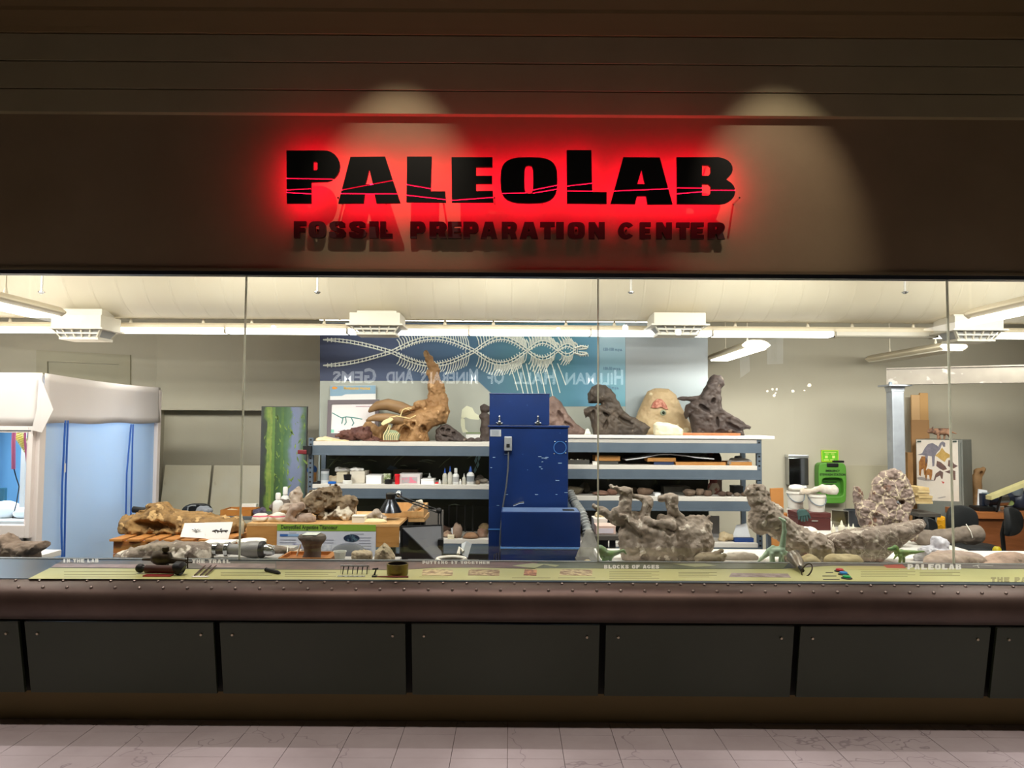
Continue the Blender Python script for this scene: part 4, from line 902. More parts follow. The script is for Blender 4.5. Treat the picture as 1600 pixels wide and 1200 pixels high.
for (u0,u1,v0,n) in ((.03,.2,.12,7),(.12,.22,.065,1),(.74,.9,.07,1),(.83,.96,.1,9),(.66,.8,.2,5),(.25,.6,.12,2)):
    for i in range(n): mm.box((px0+pw*u0,Yt-.0072,pz1-v0-.022*i-.008),(px0+pw*(u1-rr.uniform(0,.03)),Yt-.0061,pz1-v0-.022*i))
M('small_print', mm, ink, t)
cx_ = px0+pw*.755; M('globe_picture', MB().prism([[(cx_+.065*math.cos(a),pz1-.108+.03*math.sin(a)) for a in [2*math.pi*i/24 for i in range(24)]]],lambda u,v:Vector((u,Yt-.0078,v)),(0,.0012,0)), mat('globe_print','1f2c44','56707c',scale=30,rough=.5,contrast=(.5,.6)), t)
M('picture_patch', bx(.16,.26,.155,.19), mat('poster_violet','8f8fb4','d6d4e2',scale=40), t); M('picture_patch', bx(.42,.56,.16,.21), mat('poster_greyviolet','b0b4c4','e0e0e8',scale=30), t)
# ================================================================ fossils and rocks
gb = mat('fossil_grey_brown','b3a496','8b7c6e',scale=9,rough=.8,bump=.5,bscale=30,speck=(15,.6,'d6cabb'))
gbw = mat('fossil_plastered','9a8a7d','74655a',scale=7,rough=.8,bump=.45,bscale=26,crack=(12,.02,'c4b8a8'),speck=(12,.62,'c9bdae'))
gdk = mat('fossil_dark','6b6056','4f453d',scale=10,rough=.7,bump=.35,bscale=24,speck=(15,.68,'8d8274'))
gpk = mat('fossil_pinkish','b09a8c','917c6c',scale=7,rough=.75,bump=.3,bscale=22,speck=(12,.66,'c2b4a4'))
tanb = mat('bone_tan','a07b52','845e38',scale=6,rough=.65,bump=.4,bscale=24,speck=(9,.62,'c29c70'))
brn = mat('fossil_brown_matrix','9c7848','634a2c',scale=9,rough=.85,bump=.7,bscale=30,speck=(10,.58,'bb9866'))
drk = mat('skull_dark_cast','483c36','342a27',scale=6,rough=.65,bump=.4,bscale=24,speck=(9,.66,'6f6156'))
tri = mat('limestone','b3a388','96886f',scale=8,rough=.85,bump=.4,bscale=24,speck=(14,.64,'cdc2ab'))
wht = mat('white_plaster','ece6da',rough=.7)
def foss(name,prims,cx,Y,z,m,label,cat,group=None,**k):
    yb = yb_of(cx,Y,z); ys = []
    for q in prims:
        if q[0]=='c': ys += [q[2]-q[7],q[2]+q[7],q[5]-q[8],q[5]+q[8]]
        elif q[0] in 'eb': ys += [q[2]-q[5],q[2]+q[5]]
        elif q[0]=='p': ys += [p[1] for p in q[1]]
    top,bot = min(ys),max(ys); over = bot-yb; sh = 0
    if over<.8: sh = 1.2-over
    elif over>.4*(bot-top): sh = .12*(bot-top)-over
    if sh:
        def mv(q):
            q = list(q); b = q[0].lstrip('-')
            if b=='p': q[1] = [(x,y+sh) for x,y in q[1]]
            else:
                q[2] += sh
                if b=='c': q[5] += sh
            return tuple(q)
        prims = [mv(q) for q in prims]
    mb = sdf_mesh(prims,(cx,yb),None,Y,floor=yb,**k)
    dz = z-min(v.z for v in mb.v)
    for v in mb.v: v.z += dz
    return M(name,mb,m,smooth='all',label=label,cat=cat,group=group,fix=False)
# block of three vertebrae
foss('vertebra_block',[('e',988,843,0,22,26,22),('e',1022,850,0,34,26,24),('e',1080,842,0,33,33,26),('b',1035,858,0,62,16,20,8),('c',962,800,-4,1000,832,-2,8,12),('c',928,791,0,966,813,0,4,9),('c',957,764,-2,982,769,0,4.5,7.5),('c',981,772,0,975,806,0,8,11),('c',968,806,4,1012,812,4,8,8),
 ('c',990,776,2,1014,783,0,3,7),('c',1012,788,0,1008,814,0,8,10),('c',970,806,-14,1002,826,-16,4,9),('c',1000,826,-14,1040,836,-14,9,10),('c',1032,782,0,1049,779,0,4,7),('c',1049,784,0,1052,800,0,10,8),('c',1053,800,0,1064,812,2,8,9),('c',1012,813,-14,1045,818,-14,4.5,9),('c',1040,815,0,1100,822,2,12,14),('c',1092,818,0,1106,807,0,8,3.5),
 ('c',975,835,-12,985,866,-10,10,9),('c',1040,840,-14,1060,864,-12,9,8),('-c',978,812,-18,1000,836,-22,2,4),('-c',1020,820,-20,1042,832,-22,2,4),('-e',1065,858,-24,14,11,8),('-e',1006,868,-20,7,6,10),('-e',1062,868,-18,6,5,9)],1030,5.22,TZ,gb,'large grey-brown block of three fossil vertebrae with tall spines on the white table','fossil',n=130,k=3.2,noise=((12,2.2),(5,1.5),(2.4,.8)),lump=(14,2.2))
# upper arm bone, long bone, fan-shaped plate bone
foss('arm_bone',[('c',1172,764,0,1182,762,0,8,9),('c',1187,764,4,1194,768,4,9,10),('c',1182,768,0,1198,800,0,13,17),('e',1190,808,-4,22,22,16),('c',1200,806,0,1240,836,0,20,17),('c',1240,836,0,1272,852,0,18,24),('e',1280,856,-6,20,20,16),('-e',1279,860,-30,12,10,12),('e',1216,792,8,10,10,10),('b',1240,864,0,16,10,12,4)],1250,5.17,TZ,gb,'big forked grey limb bone leaning up left with a broken rough end','fossil',n=120,k=8,noise=((12,2.4),(5,2.2),(2.4,1.1)),lump=(20,3.4),seed=2)
foss('long_bone',[('p',[(1288,838),(1320,829),(1400,819),(1434,812),(1441,818),(1438,828),(1424,838),(1398,858),(1378,873),(1372,878),(1312,878),(1298,860)],0,20,13),('c',1300,845,-10,1425,822,-6,7,7),('e',1436,820,-2,8,8,8)],1340,5.22,TZ,gbw,'long dark cracked bone with a pale top lying beside the forked limb bone','fossil',n=120,k=4,noise=((14,1.8),(5,1.6),(2.4,.9)),seed=4)
def tilt(prims): return prims
foss('plate_bone',[('p',[(1336,772),(1337,757),(1344,757),(1351,779),(1360,779),(1366,748),(1380,734),(1399,730),(1416,739),(1427,760),(1429,785),(1420,802),(1418,822),(1410,852),(1362,852),(1348,826),(1338,800)],0,10,9),('c',1340,790,-8,1415,812,-6,2.2,2.2),('-b',1402,782,0,8,2.6,30,1),('c',1410,815,-4,1422,830,-6,9,10)],1385,6.16,TZ2,mat('fossil_webbed','a18e85','86736a',scale=6,rough=.8,bump=.45,bscale=26,crack=(11,.05,'d2c2a6'),speck=(7,.6,'775646')),'big upright fan-shaped plate bone webbed with pale cracks and a slot hole','fossil',n=120,k=4,noise=((12,2),(5,2),(2.2,1.2)),seed=5)
foss('banded_bone',[('e',1440,841,-4,16,11,13),('c',1444,838,0,1480,838,0,9,10),('c',1480,838,0,1524,835,0,10,14.5),('-b',1545,836,0,12,30,30,1)],1485,6.3,TZ2,mat('fossil_banded','8f8174','6d6055',scale=7,rough=.7,bump=.3,bscale=20,speck=(10,.7,'a79a8a')),'long grey bone with a pale band on the second white table','fossil',n=90,k=6,noise=((10,1.6),(4,.8)),seed=6)
M('bone_band', (lambda c:MB().tube([c+Vector((.0,0,-.075)),c+Vector((-.006,-.075,-.02)),c+Vector((-.02,-.075,.03)),c+Vector((-.03,-.03,.085))],.004,6))(at(1512,834,6.3)), wht, label='thin white band tied round the long grey bone', cat='band')
foss('flat_rock',[('e',1492,876,0,48,15,24),('e',1470,878,-6,30,12,18)],1495,5.08,TZ,gpk,'flat grey-pink rock slab lying at the front of the right table','rock',n=80,k=6,noise=((14,2.4),(5,1.2)),seed=7)
foss('flat_rock',[('e',1580,880,0,46,17,24),('e',1560,882,-14,40,9,14)],1580,5.08,TZ,mat('rock_two_tone','b29582','8d7766',scale=6,rough=.8,bump=.4,speck=(8,.6,'6a5848')),'flat brownish rock with a dark edge at the right picture edge','rock',n=80,k=6,noise=((14,2.4),(5,1.2)),seed=8)
foss('plastic_bag',[('e',1462,866,0,26,12,18),('e',1470,853,4,12,14,12),('c',1452,868,0,1428,874,-4,9,5),('c',1470,852,0,1462,842,2,9,4),('c',1480,868,0,1490,872,0,9,4)],1460,5.28,TZ,mat('white_plastic_bag','eceaf0','dddbe4',scale=7,rough=.35,bump=.4,bscale=14,trans=.2),'crumpled white plastic bag between the toy dinosaur and the flat rock','bag',n=80,k=5,noise=((9,2.6),(4,1.6),(2,.6)),seed=9)
sand = mat('sandbag_cloth','b0a07c','a08f6b',scale=8,rough=.85,bump=.25,bscale=40)
for cx,rx,ry,Y,lb,sd in ((1264,18,11,4.97,'tan sandbag under the forked limb bone near the silver loupe',10),(1318,30,12,4.98,'tan sandbag wedged in front of the long dark bone',11)):
    foss('sandbag',[('e',cx,875-ry*.75,0,rx,ry,18)],cx,Y,TZ,sand,lb,'sandbag','sandbags on the front table',n=60,noise=((12,1.8),(5,.6)),seed=sd)
foss('fabric_pad',[('e',1110,872,0,24,9,16),('c',1088,878,-6,1126,860,-4,3,4),('c',1094,880,-8,1130,866,-6,3,3)],1110,5.08,TZ,mat('pad_khaki','8d7f6c','746853',scale=5,rough=.85,bump=.3),'folded khaki cloth pad beside the vertebrae block','cloth',n=70,k=3,noise=((10,1.2),(4,.8)),seed=12)
foss('plaster_lump',[('e',1150,871,0,26,7,12),('e',1172,872,0,14,6,10)],1155,5.3,TZ,mat('plaster_paper','dcd3c9','cfc3b8',scale=8,rough=.8,bump=.3),'pale crumpled paper lying between the pad and the sauropod toy','paper',n=60,noise=((10,2),(4,1)),seed=13)
# left foreground
foss('lumpy_rock',[('p',[(-40,852),(-10,838),(12,834),(24,846),(44,848),(68,845),(71,856),(58,866),(60,880),(-40,880)],0,22,12)],10,5.06,TZ,mat('rock_brown','8c7767','6c5a4c',scale=7,rough=.8,bump=.45,speck=(12,.62,'ab9a88')),'lumpy brown rock with a jutting ledge in front of the booth','rock',n=90,k=4,noise=((12,3),(5,1.8),(2.4,.8)),seed=14)
foss('pelvis_fossil',[('p',[(178,874),(186,862),(215,855),(246,847),(280,846),(318,847),(330,855),(332,878),(178,880)],0,20,14),('-e',268,864,-26,24,7,16,-8),('c',205,868,-14,250,856,-14,6,7),('c',240,872,-18,320,862,-14,6,7)],250,5.18,TZ,mat('fossil_grey_white','978778','72645a',scale=7,rough=.8,bump=.5,bscale=26,speck=(9,.58,'d8ccbc')),'low grey fossil with a hollow lying behind the counter tools','fossil',n=110,k=5,noise=((12,2.2),(5,1.6),(2.4,.8)),seed=15)
foss('neck_bone',[('c',392,859,0,440,862,0,9,8),('c',440,862,0,486,867,0,8,6)],440,5.42,TZ,mat('bone_banded_grey','7d6d62','66584e',scale=8,rough=.7,bump=.3,speck=(11,.66,'b9ac9c')),'thin grey neck bone with white bands behind the pipe','fossil',n=80,noise=((7,1.6),(3,.7)),seed=16)
for u in (406,430,452): 
    c = at(u,860+(u-400)*.06,5.42); M('bone_band', MB().tube([c+Vector((.004,-.048,-.02)),c+Vector((0,-.048,.01)),c+Vector((-.006,-.02,.048))],.004,6), wht, label='white band round the thin grey neck bone, %s'%{406:'nearest the pipe',430:'middle one',452:'nearest the tray'}[u], cat='band', group='bands on the neck bone')
t = T('vacuum_pipe','silver-grey pipe with a black ring lying on the front table','pipe',at(385,872,5.3))
P_ = lambda px,py,Y=5.3:at(px,py,Y)
pm = mat('pipe_grey','8a8784',rough=.5,metal=.2); ph_ = TZ+.055
def pp(px,r,dz=0): v = at(px,868,5.2); return Vector((v.x,5.2,TZ+.062+dz))
M('tube', MB().tube([pp(350,0),pp(375,0),pp(388,0),pp(400,0),pp(408,0)],[.034,.04,.056,.06,.052],18), pm, t, smooth=True)
M('black_ring', MB().tube([pp(406,0),pp(408,0),pp(412,0),pp(414,0)],[.056,.06,.058,.048],18), black, t, smooth=True)
M('nozzle', MB().tube([pp(413,0),pp(420,0,-.005),pp(428,0,-.01)],[.04,.042,.03],16), chrome, t, smooth=True)
M('clamp', MB().tube([pp(352,0),pp(358,0)],.05,18), chrome, t, smooth=True); M('clamp', MB().tube([pp(334,0),pp(340,0)],.046,14), chrome, t, smooth=True)
M('tube_end', MB().tube([pp(322,0,-.01),pp(352,0)],[.03,.034],14), gdk, t, smooth=True)
# pedestal vertebra on a tray with cup and stones
Yq = 5.14; c = at(486,870,Yq); 
t = T('tray','shallow orange wooden tray under the dark spool-shaped vertebra','tray',(c.x,Yq,TZ+.0005))
a,b = X(442,Yq,872),X(522,Yq,872)
M('base', MB().box((a,Yq-.1,TZ+.001),(b,Yq+.16,TZ+.012)), oak, t)
for q_ in (((a,Yq-.1),(b,Yq-.088)),((a,Yq+.148),(b,Yq+.16)),((a,Yq-.088),(a+.012,Yq+.148)),((b-.05,Yq-.088),(b,Yq+.148))): M('rim', MB().box((q_[0][0],q_[0][1],TZ+.012),(q_[1][0],q_[1][1],TZ+.034)), mat('tray_orange','c4813a','ad6c2c',scale=5,rough=.5), t)
s_ = Yq/FPX
mb = MB().lathe([(14.5*s_,0),(14*s_,2*s_),(13*s_,8*s_),(13*s_,14*s_),(15*s_,20*s_),(18*s_,25*s_),(21*s_,29*s_),(21.5*s_,32*s_),(20*s_,35*s_),(15*s_,36.5*s_),(4*s_,36*s_)],(c.x,Yq+.03,TZ+.0125),28)
for v in mb.v: v.x += .004*math.sin(v.z*90); v.y += .004*math.cos(v.x*70)
t = T('spool_vertebra','dark spool-shaped vertebra standing upright on the orange tray','fossil',(c.x,Yq+.03,TZ+.0125))
M('body', mb, gdk, t, smooth=True)
M('label_card', MB().box((c.x-.055,Yq-.045,TZ+.0125+36.8*s_),(c.x+.045,Yq+.085,TZ+.0135+37.2*s_)), mat('pale_card','c9cdc2',rough=.6), t)
c = at(531,873,5.1); t = T('plastic_cup','small clear-white plastic cup beside the orange tray','cup',(c.x,5.1,TZ))
M('wall', MB().lathe([(.030,0),(.042,.066),(.046,.066),(.046,.072),(.038,.072),(.026,.006)],(c.x,5.1,TZ),20), mat('cup_white','dfe0da',rough=.3,trans=.4), t, smooth=True)
c = at(536,872,5.24); 
foss('pale_stone',[('b',565,868,0,15,9,12,5)],565,5.08,TZ,tri,'small pale stone beside the plastic cup','rock',n=60,noise=((8,2),(3,1)),seed=18)
foss('pointed_rock',[('p',[(585,880),(586,860),(594,855),(600,847),(606,852),(612,860),(617,868),(616,880)],0,14,9)],601,5.06,TZ,tri,'pointed pale rock leaning in front of the poster corner','rock',n=70,noise=((9,2),(3,1.2)),seed=19)
M('dowel', MB().tube([at(464,868,5.24),at(470,850,5.24)],.006,6), wht, label='white dowel leaning beside the spool-shaped vertebra', cat='rod')
t = T('lid','white round lid on a grey tub behind the grey pipe','lid',(0,0,0)); c = at(395,850,5.62); t.location = (c.x,5.6,TZ)
M('disc', MB().lathe([(.10,0),(.105,.004),(.105,.018),(.095,.022)],(c.x,5.6,TZ+.045),24), wht, t, smooth=True); M('tub', MB().lathe([(.08,0),(.095,.045)],(c.x,5.6,TZ),20), mat('tub_grey','b4b0aa',rough=.5), t, smooth=True)
t = T('foam_slab','thin white foam slab lying by the bench under the drawings','board',(X(338,5.65),5.65,TZ))
M('slab', MB().box((X(318,5.6),5.56,TZ+.03),(X(363,5.6),5.74,TZ+.045)), wht, t); M('block', MB().box((X(322,5.6),5.6,TZ),(X(360,5.6),5.72,TZ+.03)), gpk, t)
# grey chair before the poster
def office_chair(label, px0,px1,py0,py1,Y,m,rot=0,post=True,seat=True):
    a,b = at(px0,py0,Y),at(px1,py1,Y); c = (a+b)/2; t = T('office_chair',label,'chair',(c.x,Y,0)); w_ = abs(b.x-a.x)/2; h_ = abs(a.z-b.z)/2
    R_ = Matrix.Translation(c)@Matrix.Rotation(rot,4,'Z')
    mb = MB(); n=24
    out = sup(0,0,w_,h_,n,.75)
    for d,k in ((-.03,.86),(-.022,.97),(.0,1.0),(.02,.97),(.03,.85)):
        for x,z in out: mb.v.append(R_@Vector((x*k, d+.05*(x/w_)**2*-1, z*k)))
    for i in range(4):
        for j in range(n): mb.f.append((i*n+j,i*n+(j+1)%n,(i+1)*n+(j+1)%n,(i+1)*n+j))
    mb.f.append(tuple(range(n))[::-1]); mb.f.append(tuple(range(4*n,5*n)))
    M('backrest', mb, m, t, smooth=True)
    g = lambda x,y,z: R_@Vector((x,y,0))+Vector((0,0,z-c.z))
    zs = .46; sd = -1 if rot==0 else -1
    M('back_post', MB().tube([g(0,.03,c.z),g(0,.06,c.z-h_*.9),g(0,.04,zs-.03),g(0,-.1,zs-.03)],.02,8), black, t, smooth=True)
    M('seat', MB().xf(Matrix()) if False else MB().lathe([(.2,0),(.23,.02),(.23,.06),(.2,.08)],g(0,-.22,zs),20), m, t, smooth=True)
    M('column', MB().cyl(g(0,-.2,.1),g(0,-.2,zs),.03,n=10), black, t)
    for k in range(5):
        an = 2*math.pi*k/5+.3; e = g(0,-.2,.09)+Vector((.28*math.cos(an),.28*math.sin(an),-.02)); M('base_leg', MB().tube([g(0,-.2,.1),e],[.025,.016],6), black, t); M('caster', MB().ball(e+Vector((0,0,-.04)),.03,6), black, t, smooth='all')
    return t
office_chair('grey rounded chair back standing before the white poster',518,574,848,895,5.98,mat('chair_grey','6f7178','666870',scale=5,rough=.7))
# ================================================================ on the slatted bench and tan bench
foss('slab_fossil',[('p',[(191,814),(198,807),(212,808),(228,800),(240,792),(246,786),(254,788),(259,794),(272,800),(304,801),(330,806),(374,814),(374,832),(300,839),(225,838),(203,830)],0,34,16),('-e',256,818,-34,36,8,20,6),('c',200,822,-20,225,834,-22,7,8),('c',225,834,-22,290,838,-22,8,6),('c',236,796,0,262,800,-4,8,5),('e',345,820,0,36,12,20)],280,Yo+.4,zo,brn,'big ragged brown fossil slab with a dark hollow on the slatted bench','fossil',n=130,k=4,noise=((12,3.6),(5,2.4),(2.4,1.2)),lump=(14,3),seed=20)
for q_,lb,pic in (([(281,839),(288,817.5),(320,817),(330,842)],'left sheet of paper with a faint sketch leaning on the brown slab',0),([(322,842),(320,816.5),(364,815.5),(357,842)],'right sheet of paper with two skeleton drawings leaning on the brown slab',1)):
    Yf = Yo+.02
    P = [at(x,y,Yf-.01 if y>830 else Yf+.04) for x,y in q_]
    if not pic: P = [p+Vector((0,.006,0)) for p in P]
    t = T('drawing_sheet',lb,'paper',sum(P,Vector())/4); t.location.z = min(p.z for p in P)
    M('sheet', slab(P,.002), paper, t)
    mb = MB()
    ln = [((322+8*0,0,0),)] 
    for pts in ([[(300,827),(305,829),(310,827)],[(304,826),(308,830),(306,832)],[(309,829),(313,828)]] if not pic else [[(332,830),(338,828),(343,830),(349,829),(356,829)],[(335,829),(337,833)],[(340,829),(341,834)],[(346,829),(347,834)],[(344,828),(346,826)],[(351,829),(354,832)]]):
        mb.tube([at(x,y,Yf+.013-.004) for x,y in pts],.0045 if pic else .0025,5)
    M('sketch', mb, mat('sketch_ink','4a4648'), t, fix=False)
ck = mat('tripod_black','1c1a19',rough=.5)
t = T('camera_tube','short black tube tool at the left end of the brown slab','tool',(at(214,800,Yo+.88).x,Yo+.88,0)); c = at(214,796,Yo+.88)
M('barrel', MB().tube([at(208,796,Yo+.88),at(222,797,Yo+.88),at(231,800,Yo+.88)],[.03,.028,.034],10), ck, t, smooth=True); M('stand', MB().box((c.x,Yo+.86,.015),(c.x+.04,Yo+.90,c.z)).box((c.x-.15,Yo+.78,0),(c.x+.19,Yo+.98,.015)), ck, t)
clothg = mat('grey_cloth','7c8088','6c7078',scale=9,rough=.9,bump=.3)
foss('grey_cloth',[('e',318,806,0,13,8,10)],318,Yo+.55,zo+.12,clothg,'crumpled grey cloth lying on the brown slab','cloth',n=50,noise=((6,2),(3,.8)),seed=21)
foss('skull_block',[('p',[(463,800),(470,786),(478,775),(490,768),(505,764),(518,761),(527,760),(532,768),(532,777),(546,776),(555,784),(557,800),(552,822),(497,822),(497,806),(485,800)],0,24,14),('c',463,818,-6,482,788,-8,8,7),('c',470,800,-16,505,778,-20,6,10),('e',500,790,-18,14,12,12),('e',540,805,-14,12,16,12),('e',551,788,-6,8,12,8),('-e',517,774,-26,12,5,14,20),('-e',519,796,-26,10,6,16,-10),('-e',532,786,-28,10,5,12),('c',521,768,-12,530,763,-8,6,3),('-e',488,808,-24,9,5,14)],512,Yt+.34,zb2,mat('fossil_plaster_patched','857259','5a4938',scale=8,rough=.8,bump=.5,bscale=28,speck=(7,.58,'d0c6b4')),'large dark brown skull block patched with plaster on the tan bench','fossil',n=130,k=4,noise=((12,3.4),(5,2.4),(2.5,1.3)),lump=(13,3),seed=22)
foss('support_rock',[('e',477,812,0,16,10,10)],477,Yt+.12,zb2,gpk,'smooth brown stone propped under the patched skull block','rock',n=50,noise=((9,1.4),(3,.6)),seed=23)
foss('fork_bone',[('c',450,813,0,460,796,0,6,8),('c',460,796,0,470,792,0,8,7),('c',452,814,0,463,816,0,5,5)],458,Yt+.1,zb2,gpk,'forked brown bone piece left of the patched skull block','fossil',n=50,noise=((6,1.2),(3,.6)),seed=24)
for cx,rx,ry,dy,lb,sd in ((437,14,12,.62,'dark grey rock lying behind the striped sacks',25),(447,12,10,.45,'grey rock between the white bottle and the forked bone',26),(461,10,22,.72,'tall brown rock chunk behind the grey rocks on the tan bench',27)):
    foss('grey_rock',[('e',cx,818-ry*.8,0,rx,ry,rx*.9),('e',cx+rx*.4,818-ry*1.4,0,rx*.6,ry*.5,rx*.6)],cx,Yt+dy,zb2,gb if sd!=25 else gdk,lb,'rock','rocks on the tan bench',n=56,k=3,noise=((8,2.6),(4,1.6)),seed=sd)
stripe = grad_mat('striped_cloth',[(0,'d8d2c4'),(.42,'d8d2c4'),(.46,'c85a6c'),(.54,'c85a6c'),(.58,'d8d2c4'),(1,'cfc8b8')],2,0,.09,.12,.9,9)
for cx,rx,ry,lb,sd in ((406,11,7,'rounded white sack with a pink stripe on the tan bench',30),(433,14,8,'pale sack with pink stripes beside the forked bone',31)):
    foss('striped_sack',[('e',cx,816-ry*.7,0,rx,ry,9),('e',cx+6,816-ry*1.1,2,6,5,6)],cx,Yt+.12,zb2,stripe,lb,'sack','striped sacks on the tan bench',n=50,noise=((8,1.6),(4,.8)),seed=sd)
def bottle(px,Y,z,hpx,wpx,label,cat='bottle',body='e8e8e6',capc=None,group=None,tip=True,lab=None):
    s = Y/FPX; c = at(px,760,Y); h,r = hpx*s,wpx*s/2; c = Vector((c.x,Y,z)); t = T('squeeze_bottle' if tip else 'bottle',label,cat,c,group)
    M('body', MB().lathe([(r*.95,0),(r,.02*h),(r,.52*h),(r*.8,.62*h),(r*.4,.68*h),(r*.4,.72*h)],c,14), mat('bottle_'+body,body,rough=.35,trans=.25), t, smooth=True)
    if tip: M('nozzle', MB().lathe([(r*.45,.7*h),(r*.4,.78*h),(r*.12,h)],c,10), mat('nozzle_'+(capc or body),capc or body,rough=.4), t, smooth=True)
    else: M('cap', MB().lathe([(r*.5,.72*h),(r*.5,.95*h),(r*.4,h)],c,12), mat('nozzle_'+(capc or body),capc or body,rough=.4), t, smooth=True)
    if lab: M('label_wrap', MB().lathe([(r*1.015,.16*h),(r*1.015,.46*h)],c,14), mat('label_'+lab,lab,rough=.5), t, smooth=True)
    return t
bottle(435,Yt+.55,zb2,34,16,'white round-shouldered bottle behind the rocks on the tan bench',tip=False)
bottle(446,Yt+.7,zb2,40,15,'white bottle further back beside the tall brown rock chunk',tip=False)
def carton(x0,x1,hpx,Y,z,d,c,label,cat='box',group=None,name='carton',m=None,lidm=None,print_=None):
    s = Y/FPX; a,b = X(x0,Y,740),X(x1,Y,740); h = hpx*s; mm_ = m or mat('card_'+c,c,rough=.7)
    t = T(name,label,cat,((a+b)/2,Y+d/2,z),group)
    w_=.005
    M('body', MB().box((a,Y,z),(b,Y+d,z+h*.92)), mm_, t, bevel=.002); M('lid', MB().box((a-.002,Y-.002,z+h*.8),(b+.002,Y+d+.002,z+h)) , lidm or mm_, t, bevel=.002)
    if print_: M('printed_front', MB().box((a+(b-a)*.12,Y-.004,z+h*.12),(b-(b-a)*.12,Y-.0005,z+h*.7)), print_, t)
    return t
carton(551,571,11,Yt+.06,zb2,.1,'e8e1d2','cream card box beside the patched skull block')
foss('bone_chunk',[('c',573,812,0,588,804,0,5,6),('c',588,804,0,600,812,0,6,5),('e',588,814,4,14,6,10)],588,Yt+.2,zb2,gb,'brown bone chunk on cream padding in the wooden tray','fossil',n=50,noise=((6,1.6),(3,.8)),seed=33)
foss('foam_pad',[('e',584,816,0,20,5,10)],584,Yt+.1,zb2,mat('cream_foam','e2d2a6',rough=.8),'cream foam padding under the brown bone chunk','foam',n=50,noise=((8,1),),seed=34)
# wooden tray box right of the tan bench, with striated bone
Yw = Yt+.45; a,b = X(602,Yw),X(662,Yw); zw=.9305
t = T('wooden_tray','shallow light-wood tray beside the desk lamp with a striped bone inside','tray',((a+b)/2,Yw+.15,zw))
M('base', MB().box((a,Yw,zw),(b,Yw+.34,zw+.012)), pine, t)
for q_ in ((a,Yw,b,Yw+.015,.05),(a,Yw+.325,b,Yw+.34,.09),(a,Yw+.015,a+.015,Yw+.325,.07),(b-.015,Yw+.015,b,Yw+.325,.09)): M('wall', MB().box((q_[0],q_[1],zw+.012),(q_[2],q_[3],zw+q_[4])), pine, t)
foss('striped_bone',[('c',640,815,0,654,804,0,5,7),('c',654,804,0,657,800,0,6,4)],648,Yw+.16,zw+.0125,mat('bone_striped','6d6152','d8cdb8',scale=9,rough=.7,bump=.3,contrast=(.45,.55)),'dark and white streaked bone sticking out of the wooden tray','fossil',n=50,noise=((5,1),(2.5,.6)),seed=35)
table('side_table','plain side table under the wooden tray and the dark sheet-metal hood',bx1+.012,X(664,Yw),Yw-.02,Yw+.36,zw-.0005,pine,black)
# dark metal hood; diagonal reflection shaped as a fold, upper facet painted lit
hm = mat('hood_metal','4a4c50','3f4145',scale=4,rough=.38,metal=.55)
Yh = 5.75; c00,c10,c11,c01 = at(625,884,Yh),at(690,884,Yh+.05),at(690,820.5,Yh+.34),at(627,823,Yh)
t = T('metal_hood','dark sheet-metal hood with its diagonal reflection shaped as a fold standing before the desk lamp','hood',(c00.x+.15,Yh+.15,0))
mid = (c00+c11)/2
for p in (c00,c10,c11,c01): pass
fo = Vector((0,-.10,0))
M('upper_sheet', slab([c01+Vector((.01,0,-.01)),c10+fo*0+Vector((0,-.02,.0)),c11],.004,Vector((0,.006,0))), mat('hood_upper_lit','76777c','6c6d72',scale=4,rough=.42,metal=.35), t)  # lighter copy of the hood metal, lit facet put into the colour
M('lower_sheet', slab([c01+Vector((.01,0,-.01)),c00+Vector((0,.16,0)),c10+Vector((0,-.02,0))],.004,Vector((0,.006,0))), mat('hood_lower_shaded','35363a','2b2c2e',scale=4,rough=.3,metal=.5), t)
M('fold', MB().tube([c01+Vector((.01,-.002,-.01)),c10+Vector((0,-.022,0))],.006,8), mat('fold_steel','85878c',rough=.35,metal=.7), t)
M('edge_strip', MB().tube([c00,c01,c11,c10],.009,6), black, t)
M('stand', MB().box((c00.x,Yh+.14,0),(c00.x+.04,Yh+.2,c01.z-.03)).box((c10.x-.04,Yh+.14,0),(c10.x,Yh+.2,c01.z-.12)), black, t)
# desk lamp
t = T('desk_lamp','chrome-lit black swing-arm desk lamp reaching over the tan bench','lamp',at(690,818,Yt+.5)); Yd = Yt+.3
t.location.z = 0
pj = lambda px,py,dy=0:at(px,py,Yd+dy)
hc = pj(610,790); s_ = Yd/FPX
M('shade', MB().lathe([(6.5*s_,10*s_),(8*s_,8*s_),(13*s_,0*s_),(18*s_,-10*s_),(17*s_,-10*s_),(10*s_,4*s_)],hc,20), mat('lamp_black_gloss','33353a',rough=.18,metal=.7), t, smooth=True)
M('socket', MB().lathe([(6*s_,10.1*s_),(7.5*s_,12*s_),(7.5*s_,18*s_),(5*s_,20*s_)],hc,14), black, t, smooth=True)
M('switch_knob', MB().ball(pj(623,772),.03,7), chrome, t, smooth='all')
M('arm', MB().tube([pj(624,775),pj(686,797,.1)],.006,6).tube([pj(624,779),pj(684,801,.1)],.006,6), black, t)
M('elbow', MB().ball(pj(686,798,.1),.026,7), black, t, smooth='all')
M('arm', MB().tube([pj(685,799,.1),Vector((pj(685,799,.1).x,Yd+.1,0.02))],.006,6).tube([pj(689,799,.1),Vector((pj(689,799,.1).x,Yd+.1,.02))],.006,6), black, t)
M('base', MB().lathe([(.12,0),(.12,.02),(.02,.03)],(pj(687,799,.1).x,Yd+.1,0),14), black, t, smooth=True)
t = T('flat_board','grey flat panel standing behind the desk lamp arm','board',at(678,820,7.2)); a,b = X(665,7.2),X(693,7.2); t.location.z = 0
